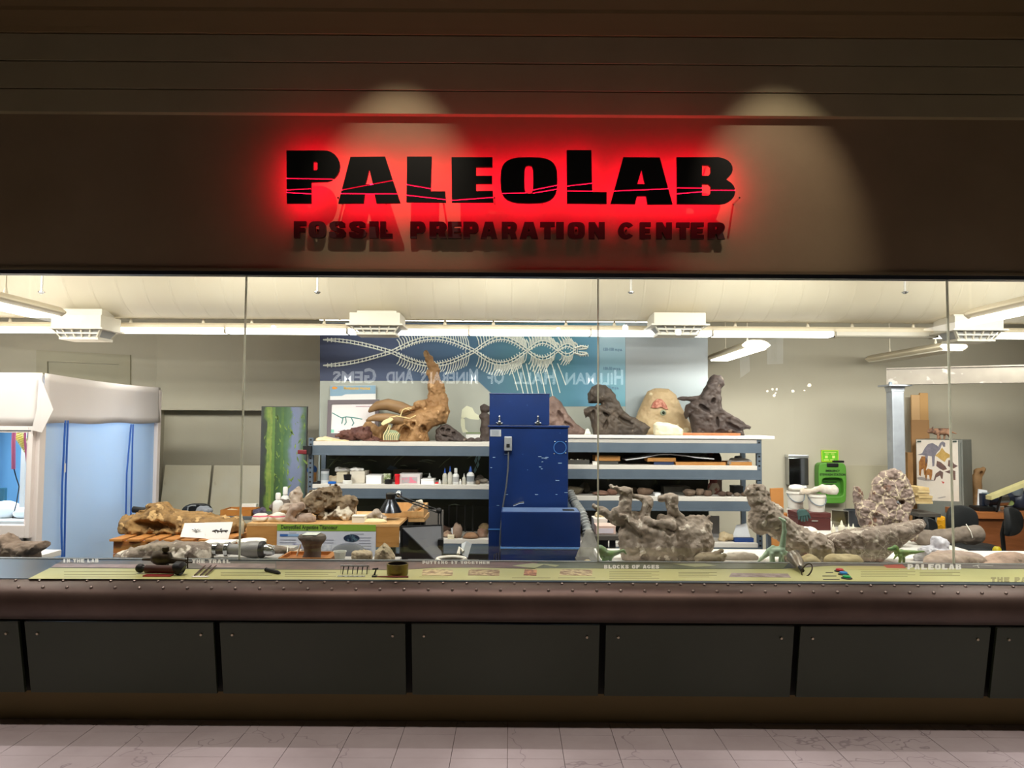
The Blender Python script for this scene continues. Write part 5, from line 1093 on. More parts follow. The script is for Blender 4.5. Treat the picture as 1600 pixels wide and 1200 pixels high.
M('panel', MB().box((a,7.2,.02),(b,7.23,at(680,797,7.2).z)), mat('panel_taupe','6a645f',rough=.6), t, bevel=.004); M('foot', MB().box((a,7.1,0),(a+.04,7.35,.02)).box((b-.04,7.1,0),(b,7.35,.02)), black, t)
# headband visor near the cabinet foot
vz = at(704,868,5.1); t = T('magnifier_visor','white headband magnifier with a raised grey visor beside the hood','visor',(X(716,5.1),5.1,TZ))
band_ = [Vector((X(706,5.1)+.11*math.cos(a)*.9,5.1+.1*math.sin(a),TZ+.02)) for a in [2*math.pi*i/24 for i in range(25)]]
M('headband', MB().tube(band_,[.012]*25,6,False), wht, t, smooth=True)
M('visor', slab([at(722,866,5.02),at(731,871,5.02),at(737,850,5.1),at(729,845,5.1),at(721,850,5.08)],.012), mat('visor_grey','9ea3a6',rough=.3), t)
M('hinge', MB().tube([at(716,866,5.0),at(718,856,5.04),at(724,862,5.02)],.012,6), wht, t, smooth=True)
table('work_table','low dark table under the headband magnifier beside the blue cabinet',X(630,5.1)+.02,X(748,5.1),4.9,5.22,TZ,mat('table_dark','4b4640',rough=.6),black)
# ================================================================ blue cabinet
blu = mat('cabinet_blue','0a2352','0c285e',scale=3,rough=.35,spec=.5,speck=(24,.735,'6f8fb4'))
Yc = 6.55; ca,cb = X(763.5,Yc),X(887.5,Yc); zt_ = at(800,667,Yc).z; 
t = T('dust_cabinet','tall dark blue metal dust-collector cabinet in front of the shelving','cabinet',((ca+cb)/2,Yc+.4,0))
M('body', MB().box((ca,Yc,.03),(cb,Yc+.8,zt_)), blu, t, bevel=.006)
M('seam_band', MB().box((ca-.004,Yc-.005,at(770,827,Yc).z-.006),(X(785,Yc),Yc+.01,at(770,827,Yc).z+.006)), mat('blue_edge','3d6aa6',rough=.3), t)
M('top_flange', MB().box((ca-.012,Yc-.014,zt_-.004),(cb+.012,Yc+.81,zt_+.014)), blu, t, bevel=.003)
ha,hb = X(763.5,Yc),X(858,Yc); zh = at(800,615.5,Yc).z
M('hood', MB().box((ha,Yc+.004,zt_+.015),(hb,Yc+.6,zh)), blu, t, bevel=.006)
M('hood_rim', MB().box((ha-.003,Yc,zh-.004),(hb+.003,Yc+.605,zh+.006)), blu, t, bevel=.002)
for px in (780.5,840.5):
    p = at(px,660,Yc); l_ = M('latch', MB().box((p.x-.014,Yc-.022,p.z-.02),(p.x+.014,Yc-.001,p.z+.012)).box((p.x-.03,Yc-.018,p.z-.012),(p.x+.03,Yc-.006,p.z-.002)), chrome, t, bevel=.003)
    M('latch_bar', MB().tube([(p.x,Yc-.015,p.z+.01),(p.x,Yc-.012,p.z+.05)],.006,6), chrome, l_); M('latch_knob', MB().ball((p.x,Yc-.016,p.z+.052),.011,6), chrome, l_, smooth='all')
a,b = at(766,671,Yc),at(783,682,Yc); M('plate', MB().box((a.x,Yc-.004,b.z),(b.x,Yc-.0005,a.z)), mat('id_plate','b9bcc0',rough=.35,metal=.4), t)
M('plate_text', (lambda mb:[mb.box((a.x+.012,Yc-.0048,a.z-.016-.012*i),(b.x-.02,Yc-.0035,a.z-.011-.012*i)) for i in range(4)] and mb)(MB()), greym, t)
a,b = at(788,682,Yc),at(800,704,Yc); sw_ = M('switch_box', MB().box((a.x,Yc-.05,b.z),(b.x,Yc-.0005,a.z)), mat('switch_grey','9d9fa2',rough=.4,metal=.5), t, bevel=.006)
M('toggle', MB().box((a.x+.02,Yc-.056,b.z+.03),(b.x-.02,Yc-.049,b.z+.06)), black, sw_)
M('cord', MB().tube([at(794.5,704,Yc-.03),at(794,730,Yc-.03),at(791,760,Yc-.03),at(786,790,Yc-.02),at(783,820,Yc-.03),at(781,846,Yc-.03),at(783,872,Yc-.04)],.008,6), mat('cord_grey','4d5055',rough=.5), t, smooth=True)
c = at(875,699.5,Yc); M('knockout_ring', MB().tube([(c.x+.055*math.cos(a_),Yc-.002,c.z+.055*math.sin(a_)) for a_ in [2*math.pi*i/28 for i in range(29)]],.004,5,False), mat('blue_edge','3d6aa6'), t)
rr = random.Random(11)
for i,(px,py) in enumerate(((867,690),(884,690),(866,709),(884,708))): M('rivet', MB().ball(at(px,py,Yc),.007,5), chrome, t, smooth='all')
mb = MB()
for px,py,l in ((841,714,5),(846,716,6),(852,715,5),(788,710,5),(842,730,4),(845,733,3),(851,717,4),(872,724,6),(846,722,3),(770,715,4),(882,770,5),(868,773,3),(766,731,3),(868,751,6),(790,773,4),(776,790,4),(836,773,5)): mb.box((at(px,py,Yc).x,Yc-.0012,at(px,py,Yc).z),(at(px+l,py,Yc).x,Yc+.0005,at(px,py-.8,Yc).z))
M('scratch', mb, mat('scratch_pale','8fa8c4',rough=.5), t)
# low motor unit before it
Yu = 6.16; ua,ub = X(783,Yu),X(907,Yu); zu = at(845,800,Yu).z; zs_ = at(845,857,Yu).z
t = T('motor_unit','low dark blue metal unit with painted top sheen in front of the tall blue cabinet','cabinet',((ua+ub)/2,Yu+.17,0))
M('body', MB().box((ua,Yu,zs_+.012),(ub,Yu+.33,zu)), blu, t, bevel=.008)
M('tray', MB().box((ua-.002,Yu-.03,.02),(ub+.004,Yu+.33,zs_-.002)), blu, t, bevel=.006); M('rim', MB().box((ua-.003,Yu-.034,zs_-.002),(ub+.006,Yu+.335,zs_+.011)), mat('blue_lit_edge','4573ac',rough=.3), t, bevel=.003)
M('top_sheen', MB().box((ua+.01,Yu+.01,zu-.002),(ub-.01,Yu+.32,zu+.0012)), mat('sheen_blue_top','6d84ac','5a729c',scale=6,rough=.3), t)  # grazing reflection painted as a paler blue plate on the unit's top
M('slot', MB().box((X(881,Yu),Yu+.08,zu-.001),(X(899,Yu),Yu+.2,zu+.0035)), black, t)
M('handle', MB().tube([at(802,790,Yu+.3),at(812,786,Yu+.3),at(819,785,Yu+.29)],[.007,.01,.012],8), chrome, t, smooth=True)
mb = MB(); pts = [at(889,768,6.85),at(897,785,6.8),at(909,802,6.7),at(917,825,6.62),at(919,850,6.6),at(916,872,6.6),at(913,900,6.6)]
from mathutils.geometry import interpolate_bezier
path = []
for i in range(len(pts)-1):
    for k in range(10): path.append(pts[i].lerp(pts[i+1],k/10))
M('ribbed_hose', MB().tube(path,[.047 if i%2 else .034 for i in range(len(path))],12), mat('hose_grey','9a9c9a',rough=.5), label='ribbed grey hose bending down beside the blue motor unit', cat='hose', smooth=True)
foss('cloth_sack',[('c',922,880,0,920,830,0,26,7),('e',930,890,0,30,40,20)],925,6.0,.35,mat('grey_felt','8b8882','7d7a74',scale=6,rough=.9,bump=.2),'soft grey sack hanging between the hose and the vertebrae block','sack',n=60,noise=((12,1.6),(5,.6)),seed=40)
t = T('stool','low stool under the grey sack beside the motor unit','stool',(X(925,6.0),6.0,0)); c = t.location
M('seat', MB().lathe([(.16,.31),(.17,.32),(.17,.345),(.16,.3499)],c,18), black, t, smooth=True)
for k in range(3): a_ = 2*math.pi*k/3; M('leg', MB().tube([(c.x+.1*math.cos(a_),c.y+.1*math.sin(a_),.31),(c.x+.17*math.cos(a_),c.y+.17*math.sin(a_),0)],.015,8), black, t)
# small rail pipes left of unit
for i in range(3): M('metal_rod', MB().cyl((X(772+4*i,6.3),6.36+.03*i,0),(X(773+4*i,6.3),6.36+.03*i,at(775,866-i,6.36).z),.008,n=8), chrome, label='thin chrome rod left of the blue motor unit, %s of three'%('nearest the headband','middle one','nearest the unit')[i], cat='rod', group='rods by the blue unit')
# ================================================================ on top of the shelving
D0 = zl[0]; Yz = 8.2
foss('horned_skull',[('p',[(630,652),(652,642),(668,634),(690,636),(696,650),(690,662),(676,668),(668,676),(674,700),(610,700),(607,676),(618,662)],0,22,16),('p',[(646,652),(658,640),(666,622),(670,604),(671,592),(684,594),(690,604),(698,625),(702,642),(697,662),(676,665)],4,11,10),('c',677,606,3,675,586,3,9,7),('c',676,588,3,673,574,2,7,6),('c',672,570,2,664,552,2,6.5,4.5),('c',677,574,2,680,580,2,5,5),('c',684,598,2,690,602,2,5,4),('e',668,583,-2,5,4.5,6),('e',682,591,-2,5,4,6),('e',661,634,-10,6,6,8),('e',690,640,-8,7,7,8),
 ('e',650,650,8,12,10,10),('e',638,660,-10,12,9,10),('c',630,644,-14,668,630,0,4,5),('-e',634,677,-24,9,12,20,15),('-e',664,672,-24,6,9,18,-10),('-e',682,690,-10,10,9,40),('-e',648,664,-24,4,5,12,30),('e',655,634,-8,9,5,6)],635,Yz,D0,tanb,'tan horned fossil skull with a tall spiky crest standing on the shelving','skull',n=150,k=3.2,noise=((9,1.8),(4,1.5),(2,.7)),seed=41)
hsk = [o for o in bpy.data.objects if o.name.startswith('horned_skull')][0]; hs_ = Yz/FPX
for pts,d in (((( 656,653,9),(642,645,10),(626,637,10),(606,632,9.5),(590,634,7.5),(580,640,4.5),(576,644,1.5)),12),(((640,661,8.5),(622,656,8),(604,653,7.5),(588,652.5,6),(577,655,3.6),(572,657.5,1.2)),-12)):
    M('horn', MB().tube([at(x,y,Yz+d*hs_) for x,y,r in pts],[r*hs_ for x,y,r in pts],14), mat('horn_brown','93734f','7a5c3c',scale=9,rough=.5,stretch=(.3,1,1)), hsk, smooth='all', label='smooth brown horn')
cord = mat('twine','d8c690',rough=.7)
t = T('twine_tie','loose pale twine looped round the horn of the tan skull','string',at(635,650,Yz-.16))
M('loop', MB().tube([at(*p,Yz-.17) for p in ((625,651),(629,641),(634,638),(640,641),(636,637),(643,638))],.006,5).tube([at(*p,Yz-.18) for p in ((600,660),(610,652),(620,650),(640,654),(650,649))],.005,5), cord, t)
t = T('small_skeleton_cast','small cream skeleton cast with a ribbed green block before the tan skull','model',(X(608,7.99),7.99,D0)); Yk = 7.99
M('base_plate', MB().box((X(592,Yk),Yk-.04,D0),(X(622,Yk),Yk+.06,D0+.014)), mat('plinth_brown','6e3f2a',rough=.5), t)
M('block', MB().prism([[(601,690.5),(600,676),(606,671),(618,673),(624,679),(621,690.5)]],lambda u,v:at(u,v,Yk-.02),(0,.07,0)), mat('model_green','8d9a78','a2ac8c',scale=30,rough=.7), t)
M('rib', (lambda mb:[mb.tube([at(604+3.2*i,689,Yk-.03),at(603+3.4*i,681,Yk-.035),at(607+3.2*i,676,Yk-.03)],.005,5) for i in range(6)] and mb)(MB()), mat('model_cream','dccd9c',rough=.6), t)
M('head', MB().prism([[(595,662),(599,657),(606,654),(612,653),(614,656),(609,660),(604,662),(598,665)]],lambda u,v:at(u,v,Yk-.06),(0,.05,0)), mat('model_cream','dccd9c'), t, bevel=.004)
M('strut', MB().tube([at(*p,Yk-.03) for p in ((608,664),(604,672),(599,681),(600,690))],.006,5).tube([at(*p,Yk-.03) for p in ((610,664),(608,672),(606,678))],.006,5), mat('model_cream','dccd9c'), t)
foss('dark_jaw_pieces',[('e',548,682,0,20,9,12),('e',568,678,-4,14,10,10),('c',528,682,-6,548,676,-6,3,5),('c',552,676,-6,575,672,-8,5,5),('e',582,690,0,14,6,10)],556,8.2,D0,mat('bone_red_dark','4c2c28','6a453a',scale=10,rough=.65,bump=.4),'jumble of dark red-brown bone pieces before the framed drawing','fossil',n=90,k=3,noise=((6,2.4),(3,1.6),(1.6,.7)),seed=42)
foss('tan_jaw',[('c',563,676,0,576,666,0,6,7),('c',576,666,0,590,676,0,7,6),('c',580,686,6,600,668,4,6,6),('e',592,684,4,10,8,8)],580,8.42,D0,tanb,'tan curved bone lying behind the dark red-brown bone pieces','fossil',n=70,noise=((6,1.4),(3,.8)),seed=43)
foss('pale_bone_plate',[('p',[(493,692),(495,685),(508,683),(528,686),(548,690),(552,694),(493,694)],0,16,8)],520,8.06,D0,mat('bone_cream','d9c7a6','c7ae84',scale=10,rough=.6,bump=.2),'flat cream bone plate at the left end of the top shelf','fossil',n=70,noise=((8,1.2),(3,.6)),seed=44)
foss('dark_toothed_skull',[('p',[(681,672),(688,666),(697,664),(706,668),(714,674),(722,681),(731,687),(728,698),(684,698),(680,686)],0,13,9),('-e',692,671,-14,4,3,9,-20),('-e',701,673,-14,4,3,9,-20),('-e',710,678,-14,4,3,9,20),('-e',700,684,-16,12,3,9,15),('-e',712,690,-16,10,2.4,9,10),('c',683,682,-10,722,690,-10,2.4,2.4)],705,8.2,D0,drk,'flat dark skull with square openings right of the tan skull','skull',n=90,k=2.5,noise=((5,1.2),(2.5,.7)),seed=45)
foss('upright_bone',[('e',758,640,0,8,7,7),('e',757,651,0,9,4,7),('c',758,654,0,759,690,0,7,8),('e',760,694,0,11,5,9)],758,8.3,D0,drk,'dark upright bone column half hidden behind the blue cabinet','fossil',n=70,noise=((6,1.4),(3,.6)),seed=46)
for cx,rx,lb,sd in ((736,7,'small dark bone lump beside the flat dark skull',47),(747,6,'small dark bone lump beside the upright bone column',48)): foss('bone_lump',[('e',cx,689,0,rx,4.5,5)],cx,8.15,D0,drk,lb,'fossil','small bone lumps on the top shelf',n=40,k=2,noise=((4,1.2),),seed=sd)
# framed drawing and info panel behind
Yg = 8.5; fx = lambda px:X(px,Yg,650); fz = lambda py:at(550,py,Yg).z
t = T('framed_drawing','grey-framed white drawing of a small skeleton leaning at the mural left end','picture',((fx(510)+fx(592))/2,Yg,D0))
M('frame', MB().prism([[(510,690),(512,625),(592,624),(591,690)],[(516.5,677),(518,632),(586,631),(585,676)]],lambda u,v:at(u,v,Yg),(0,.03,0)), mat('frame_grey','6e6468',rough=.5), t, bevel=.004)
M('sheet', MB().prism([[(516,677.5),(517.5,631.5),(586.5,630.5),(585.5,676.5)]],lambda u,v:at(u,v,Yg+.012),(0,.008,0)), mat('drawing_white','ece6e6',rough=.4), t)
mb = MB(); F_ = lambda px,py:at(px,py,Yg+.010)
for pts in ([(521,646),(528,650),(534,653),(541,651),(548,652),(556,653),(566,655)],[(536,653),(534,662)],[(540,652),(541,660),(538,664)],[(549,653),(553,661),(550,665)],[(521,646),(519,645)]): mb.tube([F_(*p) for p in pts],.006,5)
M('skeleton_drawing', mb, mat('ink_teal','5f9a94',rough=.5), t, fix=False)
M('corner_mark', MB().prism([[(517,676),(517,671),(522,671),(522,676)]],lambda u,v:at(u,v,Yg+.010),(0,.001,0)), mat('mint','8fd0b8'), t)
M('small_print', MB().tube([F_(528,674),(F_(575,673))],.004,4).tube([F_(556,635),F_(582,635)],.004,4), mat('ink_pink','c9a2ae'), t)
Yi = 8.6; t = T('info_panel','blue and white info sheet with a yellow title above the framed drawing','sign',(X(552,Yi),Yi,D0))
I_ = lambda u,v:at(u,v,Yi)
M('board', MB().prism([[(515.5,690),(516,603),(587,602),(587,690)]],I_,(0,.012,0)), paper, t)
M('blue_field', MB().prism([[(515.7,603.2),(586.8,602.2),(586.9,615),(540,616),(534,618.5),(515.7,619)]],lambda u,v:at(u,v,Yi-.002),(0,.002,0)), mat('info_blue','8fb0c4','7d9fb6',scale=5,rough=.5), t)
o_ = at(537,608.5,Yi-.003); M('lettering', text_mb('Megaloceros giganteus',.05,lambda u,v:o_+Vector((u,0,v)),.0015,.68), mat('info_yellow','e8b848'), t, fix=False)
M('fish_mark', MB().prism([[(518,606),(521,603.8),(525,604.5),(528,606),(524,608.5),(520,608)]],lambda u,v:at(u,v,Yi-.003),(0,.001,0)), mat('info_orange','e0902c'), t)
# crested skulls on the foam board
D1 = zr[0]+.0365; Y1 = 8.15
foss('crested_skull',[('p',[(846,632),(858,622),(866,620),(876,628),(888,648),(902,664),(917,674),(913,684),(850,684),(846,660)],0,15,12),('-e',874,650,-16,4,9,9,-25),('-e',888,664,-16,9,3,9,35),('c',866,626,-8,884,652,-10,3,4),('c',882,656,-10,912,675,-6,3,3)],880,Y1,D1,mat('skull_pinkish','7d665c','5f4a42',scale=6,rough=.6,bump=.3),'pinkish-brown crested skull half hidden behind the blue cabinet','skull',n=90,k=3,noise=((7,1.2),(3,.6)),seed=50)
foss('crested_skull',[('p',[(919,631),(918.5,616),(925,605),(936,600),(949,605),(958,618),(966,636),(984,650),(1008,662),(1016,668),(1012,674),(1006,684),(928,684),(924,664),(920,650),(915,655),(911,645),(918,637),(934,636),(940,632)],0,15,12),('-e',946,646,-16,8,5,9,35),('-e',926,648,-16,3,8,9,0),('-e',945,664,-16,3,9,8,15),('-e',975,660,-16,14,4,8,28),('c',924,612,-9,950,622,-12,4,4),('c',950,612,-10,968,644,-12,4.5,5),('c',966,646,-12,1004,668,-9,4,3),('c',932,637,-12,962,652,-13,3.5,3),('c',955,655,-13,960,676,-12,3,3),('c',914,642,-4,920,652,-4,2.5,2)],960,Y1,D1,mat('skull_olive','54483d','3d342d',scale=6,rough=.6,bump=.3,speck=(9,.7,'837465')),'olive-brown skull with a rounded hatchet crest, on the foam board','skull',n=120,k=3,noise=((7,1.2),(3,.7)),seed=51)
foss('crested_skull',[('p',[(1104,603),(1110,590),(1116,586),(1126,587),(1131,594),(1132,602),(1126,610),(1122,620),(1123,636),(1136,650),(1156,660),(1173,667),(1171,671),(1161,672),(1163,684),(1083,684),(1079,661),(1076,652),(1072,659),(1069,648),(1073,634),(1086,627),(1094,620)],0,15,12),('c',1060,624,0,1094,624,0,2.2,4.5),('-e',1097,640,-16,10,4.5,9,35),('-e',1111,628,-16,4,6,9,20),('-e',1117,660,-16,3,9,8,-5),('-e',1142,668,-16,14,4,8,25),('c',1106,606,-10,1124,598,-10,4,4),('c',1098,622,-12,1112,602,-12,3.5,4),('c',1120,612,-10,1122,640,-12,4,4),('c',1122,642,-12,1166,668,-8,4,3),('c',1078,634,-12,1106,654,-13,3.5,3.5),('c',1104,654,-13,1112,678,-12,3,3)],1118,Y1,D1,drk,'dark skull with a tall upright crest and backward spike near the shelf end','skull',n=120,k=3,noise=((7,1.2),(3,.7)),seed=52)
foss('head_model',[('p',[(990,660),(998,642),(1006,624),(1012,613),(1024,607),(1044,608),(1056,617),(1064,634),(1074,656),(1080,672),(1078,684),(990,684)],0,15,18),('e',1037,650,-11,6,5,5),('e',1070,668,-2,12,10,10)],1034,8.47,D1,mat('dino_skin','b9a37e','a48a66',scale=4,rough=.6,bump=.25,bscale=40,speck=(6,.62,'d0bf9c')),'beige life-size dinosaur head model with a green eye between the dark skulls','model',n=100,k=4,noise=((10,1),(3,.4)),seed=53)
hd_ = [o for o in bpy.data.objects if o.name.startswith('head_model')][0]
def onhead(px,py): return at(px,py,8.47-.115)
M('nasal_patch', MB().prism([[(1017,637),(1020,629),(1027,623),(1034,624),(1040,631),(1044,640),(1038,639),(1033,636),(1026,638)]],lambda u,v:onhead(u,v)+Vector((0,-.02,0)),(0,.07,0)), mat('flesh_red','c48a74','94503f',scale=22,rough=.5,contrast=(.42,.58)), hd_, bevel=.006, label='fleshy red nasal cut-out')
e_ = onhead(1036,645); M('eye', MB().ball(e_+Vector((0,-.0,0)),.034,8), mat('eye_white','9aa690',rough=.3), hd_, smooth='all'); M('pupil', MB().ball(e_+Vector((0,-.024,0)),.018,8), mat('eye_dark','16241c',rough=.1), hd_, smooth='all')
foss('plaster_block',[('p',[(1021,676),(1021,664),(1026,660),(1040,661),(1058,665),(1067,672),(1066,684),(1024,684)],0,12,6)],1044,8.02,D1,mat('plaster_cream','e2d8b8',rough=.7),'small cream plaster block in front of the dinosaur head model','plaster',n=60,noise=((7,.8),(3,.4)),seed=54)
M('orange_board', MB().box((X(1064,7.98),7.97,D1),(X(1158,7.98),8.05,D1+.028)), mat('terracotta_board','b87a52','a5683f',scale=6,rough=.6), label='thin orange-brown board lying before the tall crested skull', cat='board', bevel=.005)
foss('white_flower_model',[('c',912,672,0,918,666,0,2,2.5),('c',914,670,0,921,671,0,2,2.5)],915,8.1,D1,mat('bone_white','dfe0cf',rough=.6),'tiny white cast pieces beside the half-hidden crested skull','fossil',n=36,k=2,noise=((3,.6),),seed=55)
# ================================================================ small things on the shelves
def rockmb(cx,Y,z,rx,rz,seed,ry=None):
    r_ = random.Random(seed); ry = ry or rx*.8; mb = MB(); mb.ball((0,0,0),(1,1,1),5); c = Vector((X(cx,Y,760),Y,z)); s = Y/FPX
    ph = [r_.uniform(0,6.28) for _ in range(6)]
    for v in mb.v:
        k = 1+.18*math.sin(3*v.x+ph[0])+.16*math.sin(4*v.y+ph[1])+.16*math.sin(4*v.z+ph[2])+.07*math.sin(9*v.x+ph[3])*math.sin(8*v.z+ph[4])
        v.x *= k*rx*s; v.y *= k*ry*s; v.z *= k*rz*s
    zmin = min(v.z for v in mb.v)
    for v in mb.v:
        v.z = max(v.z,zmin*.75)
    zmin *= .75
    for v in mb.v: v.xyz = (v.x+c.x, v.y+c.y, v.z-zmin+c.z)
    return mb
def pebble(cx,rx,rz,Y,z,c,label,group,seed,c2=None,name='rock_sample'):
    return M(name, rockmb(cx,Y,z,rx,rz,seed), mat('rock_'+c,c,c2 or c,scale=14,rough=.85,bump=.4), smooth='all', label=label, cat='rock', group=group)
# left unit, middle shelf (boxes, bottles)
E = zl[1]; Ys = 8.04; GS = 'supplies on the left middle shelf'
carton(483,490,15,8.2,E,.12,'c08a4c','small tan wooden box at the left end of the middle shelf',m=wood)
t = T('blue_tape','blue roll of tape resting on the tan wooden box','tape',(X(488,8.26),8.26,E+.108)); M('roll', MB().tube([at(485,735,8.22)+Vector((0,0,0)),at(490,733,8.28)],.045,16), mat('tape_blue','24508f',rough=.4), t, smooth=True); t.location.z = E+.107
M('core', MB().tube([at(484.6,735.2,8.215),at(485.2,735,8.222)],.02,12), mat('tape_core','b0906a'), t)
c = Vector((X(505,Ys),Ys+.04,E)); s = Ys/FPX
t = T('canister','grey-white cylindrical canister with a dark lid on the middle shelf','can',c); M('body', MB().lathe([(6.4*s,0),(6.5*s,1*s),(6.5*s,19*s)],c,18), mat('can_white','c9cdd0',rough=.4), t, smooth=True); M('lid', MB().lathe([(6.8*s,19*s),(6.8*s,21.5*s),(6*s,22*s)],c,18), mat('lid_dark','55595e',rough=.4), t, smooth=True); M('label_wrap', MB().lathe([(6.56*s,5*s),(6.56*s,15*s)],c,18), mat('label_grey','9fa6aa'), t, smooth=True)
t = T('clamp','black flat clamp lying at the left end of the middle shelf','tool',(X(492,7.99),7.99,E)); M('bar', MB().box((X(485,7.98),7.97,E),(X(500,7.98),8.0,E+.018)), black, t, bevel=.003); M('jaw', MB().box((X(495,7.98),7.97,E+.0185),(X(500,7.98),8.0,E+.03)), black, t)
t = T('round_tin','bright blue flat round tin before the canister','tin',(X(518,8.0),8.0,E)); c = t.location; M('disc', MB().lathe([(.042,0),(.045,.004),(.045,.02),(.04,.024)],c,18), mat('lid_blue','1f62b8',rough=.4), t, smooth=True)
foss('wrapped_parcel',[('e',520,752,0,14,6,10),('c',510,752,0,528,748,0,5,5)],520,8.3,E,mat('wrap_tan','b09068','d8ccb4',scale=9,rough=.8,bump=.3),'tan wrapped parcel behind the blue lid','parcel',n=44,noise=((6,1.4),),seed=60)
carton(526,542,15,8.2,E,.2,'d8cdb4','cream card box with crumpled paper on top, left of the white boxes')
foss('paper_wad',[('e',536,744,0,12,4,9),('e',528,742,0,4,3,5)],535,8.3,E+.108,paper,'crumpled white paper on the cream card box','paper',n=44,noise=((5,1.6),(2.5,.8)),seed=61)
t = T('black_cup','small black cup with a white foot on the middle shelf','cup',(X(542,8.0),8.0,E)); c = t.location; M('foot', MB().lathe([(.05,0),(.05,.035),(.04,.04)],c,16), white, t, smooth=True); M('cup', MB().lathe([(.036,.0405),(.045,.1),(.038,.1),(.03,.05)],c,16), black, t, smooth=True)
carton(547,570,18,8.1,E,.25,'e2dacb','larger cream box with torn paper sticking out of its top')
foss('paper_wad',[('e',558,740,0,11,3,8)],558,8.2,E+.126,paper,'torn white paper on the larger cream box','paper',n=44,noise=((5,1.6),(2.5,.8)),seed=62)
foss('brown_bag',[('e',573,741,0,7,6,6),('e',574,750,0,5,8,5)],573,8.42,E,mat('bag_brown','8a6448','755238',scale=10,rough=.8,bump=.3),'brown paper bag standing behind the white boxes','bag',n=44,noise=((5,1.2),),seed=63)
carton(572,596,13,8.03,E,.24,'efecea','plain white box in the middle of the shelf, left of the green packet')
t = T('green_packet','green and white packet standing behind a black tin','packet',(X(604,8.2),8.2,E)); M('packet', MB().box((X(598,8.2),8.16,E),(X(610,8.2),8.22,E+.10)), mat('packet_green','8a9a62','d6d9c4',scale=24,rough=.5,contrast=(.45,.55)), t, bevel=.006)
M('tin', MB().lathe([(.04,0),(.042,.005),(.042,.045),(.03,.05)],(X(606,8.02),8.02,E),16), black, smooth=True, label='small black tin in front of the green packet', cat='tin')
t = T('red_tube','red cylindrical tube standing left of the pink-printed carton','tube',(X(620,8.0),8.0,E)); c = t.location; rd = mat('tube_red','d2202a',rough=.4); M('body', MB().lathe([(.026,0),(.026,.085)],c,14), rd, t, smooth=True); M('cap', MB().lathe([(.03,.085),(.03,.105),(.026,.108)],c,14), rd, t, smooth=True)
carton(624,656,15.5,8.02,E,.22,'d5d0d0','grey and pink printed carton right of the red tube',print_=mat('carton_print','a7a3a6','d87a90',scale=22,rough=.5,contrast=(.5,.56)))
M('flat_folder', MB().box((X(600,8.35),8.3,E),(X(655,8.35),8.5,E+.012)).box((X(612,8.35),8.42,E+.0125),(X(650,8.35),8.5,E+.13)), mat('folder_dark','6a5a4a',rough=.6), label='dark upright folder behind the pink-printed carton', cat='folder')
carton(658,678,8,8.0,E,.2,'eeeceb','low white box left of the squeeze bottles')
bottle(671,8.3,E,14,6,'short pointed glue bottle behind the low white box')
t = T('stopper','small red stopper on the shelf right of the low white box','stopper',(X(682,8.0),8.0,E)); M('cap', MB().lathe([(.02,0),(.02,.02),(.014,.024)],t.location,12), rd, t, smooth=True); M('ring', MB().lathe([(.023,0),(.023,.008)],t.location,12), white, t)
for px,h_,w_,tp,cp,lab,lb in ((687,7,4,False,'e8e6e2',None,'tiny white bottle at the left of the bottle row'),(695,25,7.5,True,'2450a8','b8b8ae','grey bottle with a blue nozzle, left in the bottle row'),(703,28,7.5,True,'2450a8','c8c4b8','taller grey bottle with a blue nozzle in the bottle row'),(712,25,10,False,'e8e8e6','a8a8a8','broad white bottle in the middle of the bottle row'),(719,8,4,False,'d8cfc0',None,'tiny cream bottle between the tall bottles'),(725,17,6,True,'c8c8c0',None,'short clear bottle with a pointed nozzle'),(735,28,12,True,'2450a8','7d8288','broad white bottle with a blue nozzle at the right of the row')):
    bottle(px,8.04,E,h_,w_,lb,capc=cp,group='bottles on the left middle shelf',tip=tp,lab=lab,body='c9c6ba' if px in (695,703,725) else 'e8e8e6')
for cx,rx,rz,Y,lb,sd,c in ((746,5,3,8.05,'small brown rock right of the bottle row',1,'6f6050'),(754,7,4,8.2,'grey-white rock near the blue cabinet edge on the middle shelf',2,'a39a90'),(750,9,6,8.38,'larger dark rock behind the bottle row end',3,'4c443c')): pebble(cx,rx,rz,Y,E,c,lb,'rocks on the left middle shelf',sd)
t = T('red_clamp','small dark red clamp fixed to the left post of the shelving','clamp',(X(472,7.9),7.9,at(472,710,7.9).z)); c = t.location; M('jaw', MB().box((X(464,7.9),7.87,c.z+.005),(X(478,7.9),7.93,c.z+.05)), mat('clamp_red','6f2428',rough=.4), t, bevel=.008); M('bar', MB().box((X(472,7.9),7.88,c.z),(X(484,7.9),7.95,c.z+.09)), black, t)
# left unit, low shelf (rocks)
Fz = zl[2]
for cx,rx,rz,Y,lb,sd,c,c2 in ((700,9,5,8.1,'flat brown rock at the left of the low shelf, beside the hood',4,'8a6a56','b09a84'),(716,8,13,8.06,'upright pinkish rock chunk on the low shelf',5,'9a8272','7d6858'),(736,11,6,8.04,'brown rounded rock right of the upright rock chunk',6,'7f5a3e','94745a'),(754,9,6,8.1,'reddish rock at the cabinet end of the low shelf',7,'8f6a58','a58a78'),(757,10,9,8.32,'tan rock behind the reddish rock on the low shelf',8,'8d7452','a08a68'),(694,12,7,8.35,'dark brown rock at the back of the low shelf',9,'5c4438','4a362c')): pebble(cx,rx,rz,Y,Fz,c,lb,'rocks on the left low shelf',sd,c2)
carton(706,713,9,8.3,Fz,.1,'dcdcde','small white carton behind the upright rock chunk')
t = T('shallow_box','shallow cream box holding nothing on the low shelf by the hood','box',(X(707,7.99),8.0,Fz)); M('body', MB().box((X(700,7.99),7.97,Fz),(X(710,7.99),8.03,Fz+.04)), mat('card_cream','d8ccb0',rough=.7), t, bevel=.003)
